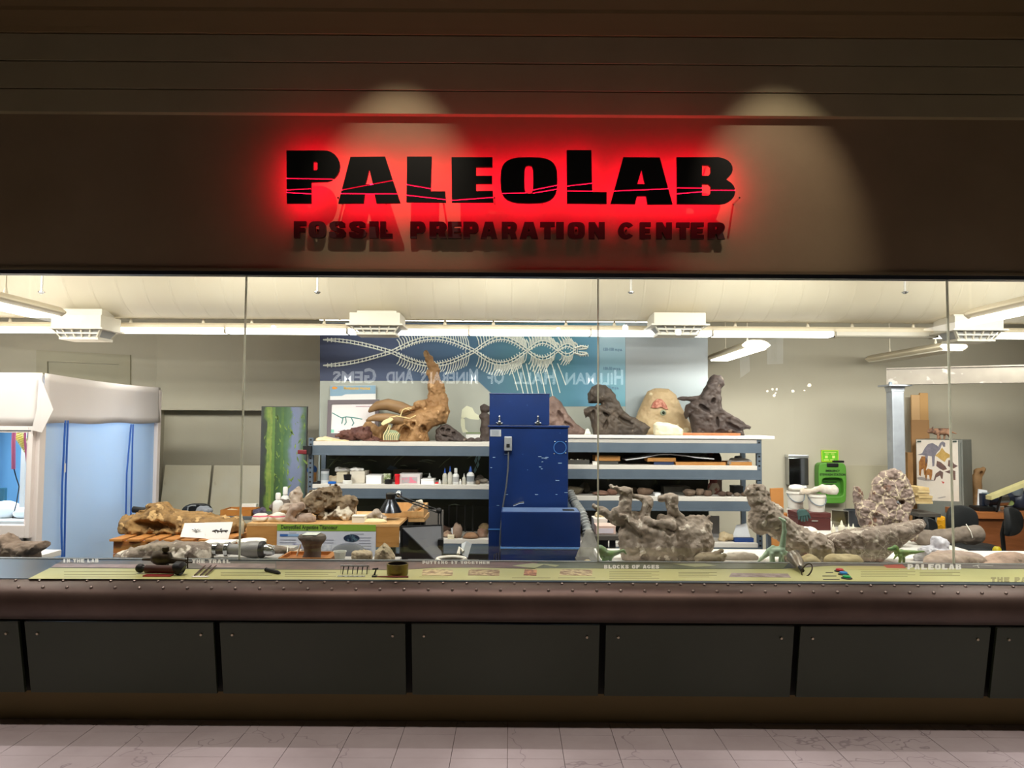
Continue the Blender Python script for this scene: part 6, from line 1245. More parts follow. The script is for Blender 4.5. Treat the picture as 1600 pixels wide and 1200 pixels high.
for i,px in enumerate((702,714,727,739)): M('hanging_rod', MB().cyl((X(px,8.5),8.5,Fz+.001),(X(px,8.5),8.5,Fz+.30),.01,n=8), mat('rod_dark','3a3a38',rough=.5), label='dark rod standing at the back of the low shelf, %s from the hood'%('first','second','third','fourth')[i], cat='rod', group='rods behind the low shelf')
# right unit: upper shelf with trays and foam
E1 = zr[1]; GT = 'trays on the right upper shelf'
def tray(x0,x1,hpx,Y,z,d,m,label,grp=GT,fill=None):
    s = Y/FPX; a,b = X(x0,Y,730),X(x1,Y,730); h = hpx*s; t = T('specimen_tray',label,'tray',((a+b)/2,Y+d/2,z),grp); w_=.012
    M('base', MB().box((a,Y,z),(b,Y+d,z+.008)), m, t)
    M('front', MB().box((a,Y,z+.008),(b,Y+w_,z+h)), m, t); M('back', MB().box((a,Y+d-w_,z+.008),(b,Y+d,z+h)), m, t)
    M('side', MB().box((a,Y+w_,z+.008),(a+w_,Y+d-w_,z+h)), m, t); M('side', MB().box((b-w_,Y+w_,z+.008),(b,Y+d-w_,z+h)), m, t); return t
dkbox = mat('box_dark_grey','4a4844',rough=.6); 
tray(888,921,7,8.02,E1,.3,dkbox,'dark grey tray of white chips at the cabinet end of the upper shelf')
for i in range(9): M('plaster_chip', rockmb(892+3.3*i,8.06+.05*(i%3),E1+.0085,2.4,3.2,100+i), wht, smooth='all', label='white plaster chip in the dark grey tray', cat='plaster', group='white chips in the dark grey tray')
M('wire_rack', MB().box((X(888,8.3),8.36,E1),(X(926,8.3),8.5,E1+.012)).box((X(888,8.3),8.46,E1+.0125),(X(926,8.3),8.5,E1+.14)), mat('rack_olive','5c564a','4a453a',scale=20,rough=.8), label='dark olive bin behind the tray of white chips', cat='bin')
carton(930,966,5.5,8.06,E1,.25,'3a3836','flat dark box under the tan tray on the upper shelf',m=dkbox)
tray(930,969,7.5,8.05,E1+.0389,.28,wood,'tan wooden tray stacked on the flat dark box')
carton(926,934,5,7.99,E1,.05,'d9d4cc','tiny white box beside the flat dark box')
carton(979,1012,12,8.25,E1,.2,'2f2d2b','black box under the curved foam sheet',m=mat('box_black','232120',rough=.6))
carton(1022,1053,5,8.05,E1,.25,'2c3d63','flat navy box under the light wooden tray',m=mat('box_navy','2c3d63',rough=.6))
tray(1012,1056,6,8.04,E1+.0353,.28,wood,'light wooden tray stacked on the flat navy box')
tray(1056,1100,5,8.0,E1,.3,wood,'low wooden tray right of the navy box'); tray(1100,1134,5,8.0,E1,.3,wood,'low wooden tray left of the white tools'); tray(1140,1175,5.5,8.0,E1,.3,wood,'low wooden tray at the right end of the upper shelf')
ps = [(978,E1+.045),(1004,E1+.07),(1030,E1+.105),(1048,E1+.108),(1070,E1+.095),(1090,E1+.075),(1116,E1+.062)]
mb = MB(); tp = [Vector((X(p,8.02,730),8.02,z)) for p,z in ps]; n_ = len(tp)
mb.v = tp+[p+Vector((0,.3,0)) for p in tp]+[p+Vector((0,0,.012)) for p in tp]+[p+Vector((0,.3,.012)) for p in tp]
for i in range(n_-1): mb.f += [(i,i+1,n_+i+1,n_+i),(2*n_+i,3*n_+i,3*n_+i+1,2*n_+i+1),(i,2*n_+i,2*n_+i+1,i+1),(n_+i,n_+i+1,3*n_+i+1,3*n_+i)]
mb.f += [(0,n_,3*n_,2*n_),(n_-1,3*n_-1,4*n_-1,2*n_-1)]
M('foam_sheet', mb, mat('foam_sheet_white','cfd0d2',rough=.6), smooth=True, label='thin grey-white foam sheet arching over the trays of the upper shelf', cat='foam')
foss('white_tool_roll',[('c',1144,721,0,1168,723,0,5,5)],1156,8.15,E1+.0085,mat('roll_white','e6e4e2',rough=.7),'white padded roll lying on the right end wooden tray','cloth',n=44,noise=((6,1),),seed=66)
for cx,rx,rz,Y,lb,sd,c in ((1099,7,7,8.47,'grey rock behind the foam sheet end',11,'6f6a66'),(1121,8,9,8.36,'black lump beside the mural edge on the upper shelf',12,'1c1a1a'),(1154,9,6,8.4,'dark tool bundle behind the white padded roll',13,'4a4846'),(1052,13,9,8.46,'black cloth lump behind the foam sheet crest',14,'17171a'),(1140,4,4,8.02,'small grey pebble between two wooden trays',15,'8a8680')): pebble(cx,rx,rz,Y,E1,c,lb,'lumps on the right upper shelf',sd)
carton(1108,1118,22,8.42,E1,.1,'6a4a40','tall brown box standing at the mural edge on the upper shelf')
# right unit: third shelf (rocks)
E2 = zr[2]
rk_ = [(898,12,7,8.12,'dark olive rock at the cabinet end of the third shelf','5a5040','6d6350'),(912,9,9,8.3,'glassy dark lump behind the olive rock','45423a','5f5a4e'),(938,12,4,8.06,'flat pinkish rock left of the first spine of the vertebrae','8f6f60','7d5e50'),(957,9,5,8.12,'reddish flat rock behind the first spine','8a6656','745445'),(1008,14,6,8.15,'long brown rock behind the second spine','7d6654','6b5646'),(992,9,5,8.3,'grey-brown rock behind the gap between the spines','6a5c50','5a4e44'),(1078,12,5,8.05,'low brown rock in front of the dark grey crate','7f6c5e','695848'),(1094,7,6,8.1,'rounded rock right of the dark grey crate','84705f','705e50'),(1106,6,5,8.04,'small brown rock below the red and white tin','6e584a','5c493d'),(1128,8,4,8.04,'dark brown pebble before the white tin','5f4a40','4d3c34'),(1140,6,4,8.06,'small dark pebble left of the black box','6a564a','56463c'),(1152,6,3,8.03,'small grey pebble before the black box','857668','6f6154'),(1165,6,4,8.05,'brown pebble at the right end of the third shelf','75604f','614f41'),(1088,6,4,8.32,'pale pebble at the back of the third shelf','a39484','8d7e70')]
for i,(cx,rx,rz,Y,lb,c,c2) in enumerate(rk_): pebble(cx,rx,rz,Y,E2,c,lb,'rocks on the right third shelf',30+i,c2)
carton(1038,1078,12,8.2,E2,.2,'55534d','dark grey flat crate on the third shelf above the third spine',m=mat('crate_grey','4f4e49','5f5e58',scale=12,rough=.7))
carton(1023,1032,5,8.0,E2,.1,'dfe0e2','tiny white box between the second and third spines')
t = T('tin','red and white tin standing near the right end of the third shelf','tin',(X(1115,8.3),8.3,E2)); c = t.location; s = 8.3/FPX
M('body', MB().lathe([(6*s,0),(9*s,4*s),(9.5*s,9*s),(8*s,14*s),(6*s,17*s)],c,16), mat('tin_white','d8cdbe','a5645a',scale=16,rough=.5,contrast=(.5,.56)), t, smooth=True); M('neck', MB().lathe([(6*s,17*s),(6*s,25*s),(6.6*s,26*s)],c,14), mat('tin_red','7d3a36',rough=.5), t, smooth=True)
carton(1120,1128,24,8.4,E2,.1,'8d7a70','tall brown ribbed box beside the red and white tin')
carton(1146,1161,13,8.25,E2,.15,'151517','black box near the right post on the third shelf',m=mat('box_black','232120'))
# right unit: lowest shelf
E3 = zr[3]
M('grey_sheet', MB().box((X(1086,8.35),8.35,E3),(X(1124,8.35),8.37,at(1100,806,8.35).z)), mat('sheet_grey','8d8c8c','9a9898',scale=3,rough=.4), label='light grey flat panel standing on the lowest right shelf', cat='panel', bevel=.003)
foss('bone_bits',[('e',1132,846,0,8,6,8),('e',1142,848,0,7,5,6),('e',1128,852,0,6,4,6)],1134,8.1,E3,mat('bone_cream','d9c7a6'),'cream bone pieces on the lowest right shelf','fossil',n=44,k=2,noise=((5,1.4),(2.5,.7)),seed=70)
M('binder', MB().box((X(1146,8.05),8.02,E3),(X(1176,8.05),8.3,E3+.045)), mat('binder_blue','24407a',rough=.5), label='dark blue binder lying at the right end of the lowest shelf', cat='binder', bevel=.004)
p = [Vector((X(a_,Y_),Y_,z_)) for a_,Y_,z_ in ((1144,8.06,E3+.05),(1172,8.06,E3+.05),(1166,8.2,E3+.18),(1150,8.2,E3+.16))]
M('loose_sheet', slab(p,.003), mat('sheet_pale','d9dade',rough=.6), label='bent white sheet leaning on the dark blue binder', cat='paper')
carton(928,949,18,7.0,.75,.2,'e6ddd4','white card box of cream pieces left of the vertebrae block')
for i in range(4): M('cream_piece', rockmb(932+4.5*i,7.1,.75+18*7/FPX+.0005,3,3.4,200+i), mat('piece_cream','dcc9a0',rough=.7), smooth='all', label='cream piece heaped on the white card box', cat='fossil', group='cream pieces on the white card box')
carton(932,962,13,6.75,.75,.2,'d9b9ac','pinkish card box with a blue stripe before the white card box',print_=mat('pink_print','cfc4cc',rough=.6))
table('side_table','low side table with card boxes between the sack and the vertebrae block',X(926,6.8),X(966,6.8),6.65,7.3,.75,mat('table_dark','4b4640'),black)
# ================================================================ right background
Y8 = 9.79
a,b = at(1227,710,Y8),at(1258,757,Y8)
t = T('towel_dispenser','mirrored steel towel dispenser on the right wall','dispenser',((a.x+b.x)/2,Y8-.06,b.z))
M('case', MB().box((a.x,Y8-.12,b.z),(b.x,Y8+.008,a.z-.04)), mat('mirror_steel','b8babc',rough=.06,metal=1), t, bevel=.006); M('lid', MB().box((a.x-.006,Y8-.13,a.z-.039),(b.x+.006,Y8+.008,a.z)), mat('brushed_lid','d9dadb',rough=.3,metal=.9), t, bevel=.008)
M('towel', slab([Vector((a.x+.04,Y8-.1,b.z-.001)),Vector((b.x-.03,Y8-.1,b.z-.001)),Vector((b.x-.03,Y8-.13,b.z-.03)),Vector((a.x+.05,Y8-.13,b.z-.05))],.004), paper, t)
grn = mat('eyewash_green','5c983a',rough=.4); grd = mat('eyewash_deep_green','4a8430',rough=.4)
a,b = at(1272,722,Y8),at(1316,785,Y8); w_,h_ = b.x-a.x,a.z-b.z
t = T('eyewash_station','bright green eyewash station on the right wall behind the buckets','eyewash',((a.x+b.x)/2,Y8-.08,b.z))
ol = [(x*w_/2,y*h_/2) for x,y in sup(0,0,1,1,36,.28)]; cc = Vector(((a.x+b.x)/2,Y8-.14,(a.z+b.z)/2))
il = [(x*w_*.39,y*h_*.23-h_*.10) for x,y in sup(0,0,1,1,28,.4)]
M('shell', MB().prism([[(x*(1-.04*(y<0)),y) for x,y in ol],il],lambda u,v:cc+Vector((u,0,v)),(0,.145,0)), grn, t, bevel=.012)
M('basin', MB().prism([il],lambda u,v:cc+Vector((u,.09,v)),(0,.05,0)), grd, t)
M('black_lid', MB().box((cc.x-.075,Y8-.155,a.z-.055),(cc.x+.075,Y8-.03,a.z-.005)), black, t, bevel=.01); M('strap', MB().box((b.x-.14,Y8-.1,a.z),(b.x-.01,Y8-.04,a.z+.025)), black, t)
for s_,sz,dz in (('EMERGENCY',.036,-.118),('EYEWASH STATION',.042,-.168)):
    tm = text_mb(s_,sz,lambda u,v:Vector((cc.x+u,Y8-.1425,a.z+dz+v)),.0015,.9,align='CENTER'); M('lettering', tm, black, t, fix=False)
M('lettering', MB().box((cc.x-.09,Y8-.0535,cc.z+.0),(cc.x+.09,Y8-.05,cc.z+.01)).box((cc.x-.05,Y8-.0535,cc.z-.025),(cc.x+.05,Y8-.05,cc.z-.017)), black, t); M('nozzle', MB().ball((cc.x-.05,Y8-.06,cc.z-.08),.014,6).ball((cc.x+.05,Y8-.06,cc.z-.08),.014,6), mat('nozzle_red','8a3a2a'), t)
a,b = at(1283,703,Y8),at(1310,721.5,Y8); t = T('safety_sign','small lime green safety sign above the eyewash station','sign',((a.x+b.x)/2,Y8,b.z))
M('board', MB().box((a.x,Y8-.01,b.z),(b.x,Y8+.008,a.z)), mat('sign_lime','b8d93a',rough=.4), t); M('green_field', MB().box((a.x+.012,Y8-.012,b.z+.012),(b.x-.012,Y8-.0098,a.z-.012)), mat('sign_green','6fc42a',rough=.4), t)
mb = MB(); 
for u,v,w,h in ((.15,.78,.7,.06),(.22,.64,.2,.05),(.55,.64,.2,.05),(.2,.3,.16,.22),(.62,.3,.16,.22),(.12,.12,.3,.07),(.5,.12,.2,.07)): mb.box((a.x+(b.x-a.x)*u,Y8-.0135,b.z+(a.z-b.z)*v),(a.x+(b.x-a.x)*(u+w),Y8-.0115,b.z+(a.z-b.z)*(v+h)))
M('pictogram', mb, mat('sign_yellow','e3ea8a'), t)
# cart with buckets, glove, maroon case
table('cart','white-topped cart with buckets, a maroon case and glue bottles','0' and X(1236,6.9),X(1368,6.9),6.8,7.75,TZ2,whitet,greym)
bk = mat('bucket_white','e2ddd4',rough=.4)
def bucket(px,Y,z,hpx,wpx,label,handle=True):
    s = Y/FPX; c = Vector((X(px,Y,790),Y,z)); h,r = hpx*s,wpx*s/2; t = T('bucket',label,'bucket',c,'white buckets on the cart')
    M('wall', MB().lathe([(r*.84,0),(r*.97,h*.86),(r*1.06,h*.86),(r*1.06,h*.93),(r,h*.93),(r,h),(r*.93,h),(r*.78,.02*h)],c,22), bk, t, smooth=True)
    if handle: M('handle', MB().tube([c+Vector((r*1.02*math.cos(a_),-r*1.02*abs(math.sin(a_))-.004,h*.88-h*.5*abs(math.sin(a_)))) for a_ in [math.pi*i/12 for i in range(13)]],.005,5), greym, t)
    return h
h1 = bucket(1243,7.45,TZ2,26,26,'lower white bucket of the stack at the left of the cart',False); h2 = bucket(1243,7.45,TZ2+h1+.001,26,26,'upper white bucket stacked at the left of the cart')
foss('plaster_lump',[('e',1244,764,0,11,6,10),('e',1250,768,0,6,5,7)],1244,7.45,TZ2+h1+h2+.002,wht,'white plaster lump on the upper stacked bucket','plaster',n=50,noise=((6,1),),seed=72)
a,b = X(1247,7.08,815),X(1298,7.08,815); mc = mat('maroon_case','5a2826','4b1f1e',scale=6,rough=.45); zc_ = TZ2+(824-797)*7.08/FPX
t = T('maroon_case','dark maroon case standing on the cart below the white bucket','case',((a+b)/2,7.2,TZ2)); M('body', MB().box((a,7.08,TZ2),(b,7.34,zc_-.05)), mc, t, bevel=.005); M('lid', MB().box((a-.002,7.077,zc_-.048),(b+.002,7.343,zc_)), mc, t, bevel=.005); M('clasp', MB().box(((a+b)/2-.03,7.07,zc_-.08),((a+b)/2+.03,7.0765,zc_-.07)), chrome, t)
h3 = bucket(1276,7.2,zc_+.001,26,27,'white bucket standing on the maroon case')
foss('bone_in_foil',[('c',1256,770,0,1285,765,0,4,5),('c',1285,765,0,1302,767,0,6,8),('c',1254,771,0,1249,778,0,4,3)],1276,7.2,zc_+h3+.0015,mat('bone_wrapped','b5a28c','e2dfd8',scale=5,rough=.7,bump=.3),'long tan bone with a white plaster end lying across the bucket','fossil',n=70,k=4,noise=((6,1.2),(3,.5)),seed=73)
gl = mat('glove_teal','3d5a58','324c4a',scale=10,rough=.7); t = T('glove','dark teal rubber glove hanging over the maroon case','glove',at(1256,814,7.05)); G_ = lambda px,py,d=0:at(px,py,7.045+d)
M('palm', MB().prism([[(1246.5,800),(1249,796.5),(1259,796),(1263,800),(1262,806),(1248,807)]],lambda u,v:G_(u,v,-.02),(0,.04,0)), gl, t, bevel=.008)
for pts in ([(1249,805),(1248,812)],[(1252.5,806),(1252.5,814.5)],[(1256,806),(1257,815)],[(1259.5,805),(1261.5,813.5)],[(1261.5,801),(1266,810)]): M('finger', MB().tube([G_(*p) for p in pts],[.014,.009],8), gl, t, smooth=True)
M('plastic_sheet', slab([at(1300,797,7.15),at(1325,799,7.2),at(1325,823,7.2),at(1300,823,7.15)],.006), mat('clear_plastic','b8b4a8',alpha=.12,rough=.1), label='clear plastic panel standing right of the maroon case', cat='panel')
M('panel_edge', MB().tube([at(1299,797,7.15),at(1325,799,7.2),at(1325.5,824,7.2)],.006,6), mat('edge_grey','8d8b86'), label='grey edge strip of the clear panel on the cart', cat='trim')
for px,h_,w_,lb in ((1301,15,6,'slim white glue bottle, first from the maroon case'),(1314,21,10,'broad white glue bottle with a pointed tip on the cart'),(1325,16,6,'slim white glue bottle right of the broad one'),(1332,16,6,'slim white glue bottle nearest the fan-shaped bone')): bottle(px,6.86,TZ2,h_,w_,lb,group='glue bottles on the cart',body='ece6d2')
foss('white_cloth',[('e',1262,824,0,14,5,12)],1262,6.92,TZ2,wht,'white cloth folded at the front of the cart','cloth',n=44,noise=((6,1.4),),seed=74)
M('dark_tub', MB().lathe([(.09,0),(.12,.16),(.105,.16),(.08,.01)],(X(1338,7.4),7.4,TZ2),18), mat('tub_slate','2c3036',rough=.4), label='dark slate tub at the right end of the cart', cat='tub', smooth=True)
M('tan_board', MB().hexa([(X(1205,6.55),6.5,0),(X(1224,6.55),6.5,0),(X(1224,6.55),6.52,0),(X(1205,6.55),6.52,0)],[(X(1203,6.6),6.58,at(1210,763,6.6).z),(X(1223,6.6),6.58,at(1210,762,6.6).z),(X(1223,6.6),6.60,at(1210,762,6.6).z),(X(1203,6.6),6.60,at(1210,763,6.6).z)]), mat('hardboard','c4874a','b5763a',scale=4,rough=.6), label='orange-tan board standing behind the forked limb bone', cat='board')
carton(1224,1233,14,7.6,TZ2,.12,'5a3a22','small dark brown wooden box behind the stacked buckets',m=oak)
# gantry
gal = mat('galvanised','a9adb4','989ca3',scale=8,rough=.4,metal=.45); gbm = mat('beam_paint','7d756a','70685e',scale=4,rough=.6,speck=(7,.66,'98918a'))
Ygn = 8.4; c = at(1398,600,Ygn); pw_ = 9.5*Ygn/FPX
t = T('lifting_gantry','grey steel lifting gantry with an upright post and a long beam','gantry',(c.x,Ygn,0))
M('post', MB().box((c.x-pw_,Ygn-pw_,.02),(c.x+pw_,Ygn+pw_,c.z-.09)), gal, t, bevel=.012); M('post_head', MB().hexa([(c.x-pw_,Ygn-pw_,c.z-.09),(c.x+pw_,Ygn-pw_,c.z-.09),(c.x+pw_,Ygn+pw_,c.z-.09),(c.x-pw_,Ygn+pw_,c.z-.09)],[(c.x-pw_*1.2,Ygn-pw_,c.z-.03),(c.x+pw_*1.2,Ygn-pw_,c.z-.03),(c.x+pw_*1.2,Ygn+pw_,c.z-.03),(c.x-pw_*1.2,Ygn+pw_,c.z-.03)]), gal, t)
M('cap_plate', MB().box((c.x-.13,Ygn-.13,c.z-.029),(c.x+.13,Ygn+.13,c.z-.012)), gal, t); M('foot_plate', MB().box((c.x-.075,Ygn-.3,0),(c.x+.075,Ygn+.3,.02)), gal, t)
for dx in (-.1,.1): M('bolt', MB().lathe([(.02,0),(.02,.02),(.012,.03)],(c.x+dx,Ygn-.1,c.z-.0115),8), greym, t)
A0 = at(1385,586.5,Ygn); hb_ = (597.5-575.5)/2*Ygn/FPX; dx_ = Vector((1.9,-1.0,0)).normalized()
def bm_(z0,z1,hw,l=3.2): 
    n_ = Vector((-dx_.y,dx_.x,0)); s0 = A0-Vector((0,0,A0.z)); e = [s0-n_*hw,s0+dx_*l-n_*hw,s0+dx_*l+n_*hw,s0+n_*hw]; return MB().hexa([p+Vector((0,0,z0)) for p in e],[p+Vector((0,0,z1)) for p in e])
z0_ = c.z-.0119; z1_ = A0.z+hb_
M('beam_web', bm_(z0_+.014,z1_-.014,.035), gbm, t); M('beam_flange', bm_(z1_-.014,z1_,.05), gbm, t); M('beam_flange', bm_(z0_,z0_+.014,.05), gbm, t)
# locker with poster
lk = mat('locker_grey','7d7f78','73756e',scale=3,rough=.45)
LA = at(1430,686,9.2); zl_ = LA.z; th_ = math.radians(42); lw_ = .507
LM = Matrix.Translation((LA.x,LA.y,0))@Matrix.Rotation(-th_,4,'Z'); ln_ = Vector((-math.sin(th_),-math.cos(th_),0))
def on_locker(px,py):
    o_ = Vector((0,0,H)); d = at(px,py,1)-o_; return o_+d*((LA-o_).dot(ln_)/d.dot(ln_))
lbx = lambda x0,y0,z0,x1,y1,z1: MB().box((x0,y0,z0),(x1,y1,z1),LM)
t = T('steel_locker','grey steel locker cabinet at the right wall with a dinosaur poster','cabinet',(LA.x+.3,LA.y+.05,0))
M('body', lbx(0,.02,.04,lw_,.55,zl_), lk, t, bevel=.006); M('door', lbx(.02,0,.1,lw_-.02,.019,zl_-.035), lk, t, bevel=.004); M('plinth', lbx(.03,.06,0,lw_-.03,.5,.0395), black, t)
M('name_label', lbx(.16,.013,zl_-.03,.31,.0195,zl_-.006), white, t); M('name_label', lbx(.385,.013,zl_-.03,.46,.0195,zl_-.006), white, t)
M('label_text', lbx(.18,.0122,zl_-.02,.29,.0129,zl_-.014), greym, t)
W2 = lambda u,v,d=0:on_locker(u,v)+ln_*(.004+d)
t = T('dinosaur_poster','cream poster of painted dinosaurs fixed to the locker door','poster',W2(1465,783)); 
M('sheet', MB().prism([[(1432,687),(1496.5,688),(1499,783.5),(1433,781.5)]],W2,-ln_*.003), mat('poster_cream','e4dace','dacdbe',scale=4,rough=.6), t)
def art(nm,c,polys,c2=None):
    mb = MB()
    for pl in polys: mb.prism([pl],lambda u,v:W2(u,v,.001),-ln_*.001)
    M('painted_dinosaur', mb, mat('art_'+nm,c,c2 or c,scale=26,rough=.6), t)
art('grey','6f6a74',[[(1433,711),(1441,708),(1445,700),(1450,694),(1457,692),(1464,696),(1466,698),(1469,692),(1473,689.5),(1477,692),(1477,698),(1474,698),(1472,694),(1469,702),(1464,707),(1461,713),(1460,728),(1457,729),(1456,713),(1450,712),(1449,728),(1446,728),(1446,712),(1440,711)]],'86808a')
art('brown','b0793f',[[(1436,742),(1436,722),(1440,713),(1446,713),(1450,719),(1449,726),(1447,734),(1447,742),(1444,742),(1443,732),(1440,734),(1439,744)],[(1446,750),(1445,737),(1450,732),(1457,734),(1457,741),(1455,750),(1453,750),(1452,742),(1449,742),(1448,750)]],'8d5a2c')
art('ochre','c8a460',[[(1461,712),(1468,706),(1472,699),(1477,706),(1489,713),(1480,716),(1476,722),(1470,718),(1465,714)]],'b08c48')
art('dark','5a4a4e',[[(1463,728),(1464,720),(1470,722),(1477,728),(1480,733),(1474,735),(1468,732)],[(1459,750),(1462,740),(1469,735),(1474,738),(1473,748),(1471,748),(1469,743),(1463,746),(1461,751)],[(1481,728),(1482,719),(1487,719),(1491,725),(1497,728),(1490,732),(1486,731)],[(1476,737),(1486,734),(1493,736),(1493,750),(1490,750),(1489,741),(1484,740)]],'7a5a4a')
art('shadow','a39a94',[[(1433,746),(1440,745),(1462,751),(1450,752),(1434,749)],[(1442,778),(1452,777),(1456,778),(1448,779.5)],[(1464,778),(1476,775.5),(1479,776.5),(1468,779)]])
art('red','c0504a',[[(1444,762),(1450,764),(1450,769),(1444,766)],[(1471,752),(1476,753),(1474,756)]])
for px in (1436.5,1492): M('magnet', slab([W2(px-3,691,.001),W2(px+3,691,.001),W2(px+3,688.5,.001),W2(px-3,688.5,.001)],.01,ln_*.01), mat('magnet_green','3c4a42',rough=.4), t)
# animal figurine on the locker
tg = mat('figurine_brown','b08468','5a4038',scale=16,rough=.6,contrast=(.45,.6))
foss('cat_figurine',[('c',1463,671,0,1481,671,0,5,5),('c',1456,671,0,1463,671,0,3,4),('e',1455,670,0,5,4,4),('c',1451,672,0,1455,671,0,1.6,2.5),('c',1480,669,0,1494,674,0,1.6,1),('c',1464,674,-3,1464,683,-3,1.8,1.4),('c',1468,674,3,1471,683,3,1.8,1.4),('c',1480,674,-3,1484,682,-3,2.4,1.3),('c',1478,674,3,1477,683,3,2,1.3),('c',1456,666,-2,1457,664,-2,1.4,.8)],1470,9.1,zl_,tg,'small striped brown animal figurine walking on top of the locker','figurine',n=100,k=1.6,noise=((4,.3),),seed=80)
# boards behind the locker, tall
zbt = at(1430,600,9.5).z
for x0,x1,y0,Y,lb,c in ((1424,1437,617,9.66,'pale pine plank standing behind the locker','d0a878'),(1437,1450,614,9.69,'second pine plank right of the pale one behind the locker','c89c64'),(1424,1452,656,9.6,'brown hardboard sheet in front of the pine planks','a87e52')):
    a,b = at(x0,y0,Y),at(x1,y0,Y); M('plank', MB().box((a.x,Y,0),(b.x,Y+.025,a.z)), mat('plank_'+c,c,c,rough=.6), label=lb, cat='plank', group='boards behind the locker', bevel=.003)
a,b = at(1418,707,8.9),at(1426,707,8.9); M('plank', MB().box((a.x,8.9,0),(b.x,9.3,a.z)), mat('plank_edge','9c7448','7a5632',scale=4,rough=.6,stretch=(8,1,1)), label='narrow brown boards standing against the left side of the locker', cat='plank', group='boards behind the locker')
# right edge: desk with gear and chairs
Yk_ = 8.3; a = X(1524,Yk_); zd_ = at(1560,801,Yk_).z
t = T('wooden_desk','brown wooden desk at the right edge covered with gear','desk',(a+.8,Yk_+.35,0)); dw = mat('desk_brown','8a5230','74421f',scale=4,rough=.45,stretch=(1,6,6))
M('top', MB().box((a,Yk_,zd_-.07),(a+1.7,Yk_+.58,zd_)), mat('desk_top','a8683a','92562c',scale=4,rough=.45,stretch=(1,6,6)), t, bevel=.004); M('front_panel', MB().box((a+.05,Yk_+.05,.02),(a+1.65,Yk_+.08,zd_-.071)), dw, t); M('side_panel', MB().box((a+.02,Yk_+.081,0),(a+.06,Yk_+.55,zd_-.071)), dw, t); M('side_panel', MB().box((a+1.6,Yk_+.081,0),(a+1.64,Yk_+.55,zd_-.071)), dw, t)
t = T('microscope','dark microscope with a silver barrel standing on the wooden desk','microscope',(X(1562,8.45),8.5,zd_)); m_ = lambda px,py,Y=8.45:at(px,py,Y)
M('base', MB().box((m_(1526,798).x,8.4,zd_),(m_(1552,798).x,8.6,zd_+.05)), black, t, bevel=.01); M('stand', MB().box((m_(1539,780).x,8.5,zd_+.05),(m_(1547,780).x,8.56,m_(1540,772).z)), mat('scope_navy','262c3c',rough=.35), t, bevel=.006)
M('barrel', MB().tube([m_(1541,782),m_(1554,781)],.06,16), mat('scope_navy','262c3c'), t, smooth=True); M('silver_barrel', MB().tube([m_(1554,781),m_(1571,780)],.075,18), chrome, t, smooth=True); M('lens_end', MB().tube([m_(1571,780),m_(1580,779)],.068,16), mat('scope_navy','262c3c'), t, smooth=True); M('knob', MB().tube([m_(1580,786,8.38),m_(1580,786,8.42)],.028,12), mat('knob_lime','8a9a5a'), t, smooth=True)
M('foot', MB().box((m_(1550,795).x,8.42,zd_),(m_(1560,795).x,8.5,m_(1555,789).z)), greym, t)
t = T('binocular_scope','tall dark optical stand with a glass head at the right picture edge','microscope',(X(1590,8.6),8.62,zd_)); M('column', MB().box((m_(1584,775,8.6).x,8.6,zd_+.03),(m_(1592,775,8.6).x,8.66,m_(1588,772,8.6).z)), greym, t); M('head', MB().lathe([(.06,0),(.075,.06),(.06,.1),(.03,.13)],m_(1588,774,8.6),14), mat('scope_glass_grey','8d979e',rough=.2,metal=.5), t, smooth=True); M('body', MB().ball(m_(1597,785,8.6),(.11,.08,.14),8), mat('scope_navy','262c3c'), t, smooth='all'); M('base', MB().box((m_(1580,799,8.6).x,8.52,zd_),(m_(1612,799,8.6).x,8.72,zd_+.03)), black, t)
M('paper_stack', slab([m_(1526,797,8.72),m_(1540,797,8.72),m_(1541,766,8.83),m_(1528,764,8.83)],.02), mat('sheet_pale','d9dade'), label='white papers propped at the left end of the wooden desk', cat='paper')
M('jar', MB().lathe([(.05,0),(.055,.02),(.055,.14),(.04,.16),(.04,.18)],(X(1546,8.7),8.76,zd_),16), mat('jar_teal','9fb0b4',rough=.2,trans=.3), label='pale glass jar behind the papers on the wooden desk', cat='jar', smooth=True)
foss('wooden_carving',[('c',1528,790,0,1527,750,0,8,7),('c',1528,748,0,1538,735,0,5,4),('c',1524,752,0,1528,738,0,5,4),('e',1531,738,0,6,5,5),('-e',1533,742,-4,2.5,4,6)],1529,9.4,.72,mat('carving_tan','a9835a','8d6a44',scale=8,rough=.7,bump=.3),'tan wooden carving with a looped top beside the locker','carving',n=70,k=3,noise=((6,.8),),seed=82)
t = T('plant_stand','narrow stand under the tan wooden carving','stand',(X(1529,9.4),9.4,0)); c = t.location; M('post', MB().cyl((c.x,9.4,.02),(c.x,9.4,.7),.03,n=10), black, t); M('plate', MB().lathe([(.1,.7),(.1,.7195)],c,16), black, t); M('foot', MB().lathe([(.14,0),(.14,.02)],c,16), black, t)
A = at(1549,775,8.3); Bq = at(1612,750,8.0); 
M('angled_board', slab([A,Bq,Bq+Vector((0,.10,.0)),A+Vector((0,.10,.0))],.03,Vector((0,0,-.045))), mat('board_cream_green','c9c08c','b8ae7a',scale=5,rough=.5), label='long pale slanting board over the desk gear at the right edge', cat='board')
M('board_arm', MB().cyl(A.lerp(Bq,.35)+Vector((0,.05,-.02)),(A.lerp(Bq,.35).x,A.y+.05,zd_),.012,n=8), black, label='black support arm under the slanting pale board', cat='support')
chb = mat('chair_black','1c1e1f','26282a',scale=8,rough=.55)
office_chair('black office chair with a high rounded back before the locker',1474,1524,789,838,7.85,chb)
office_chair('black office chair seen from behind at the wooden desk',1556,1596,792,838,7.0,chb,.5)
office_chair('small black chair back peeping out right of the fan-shaped bone',1437,1458,808,838,7.1,chb,.3)
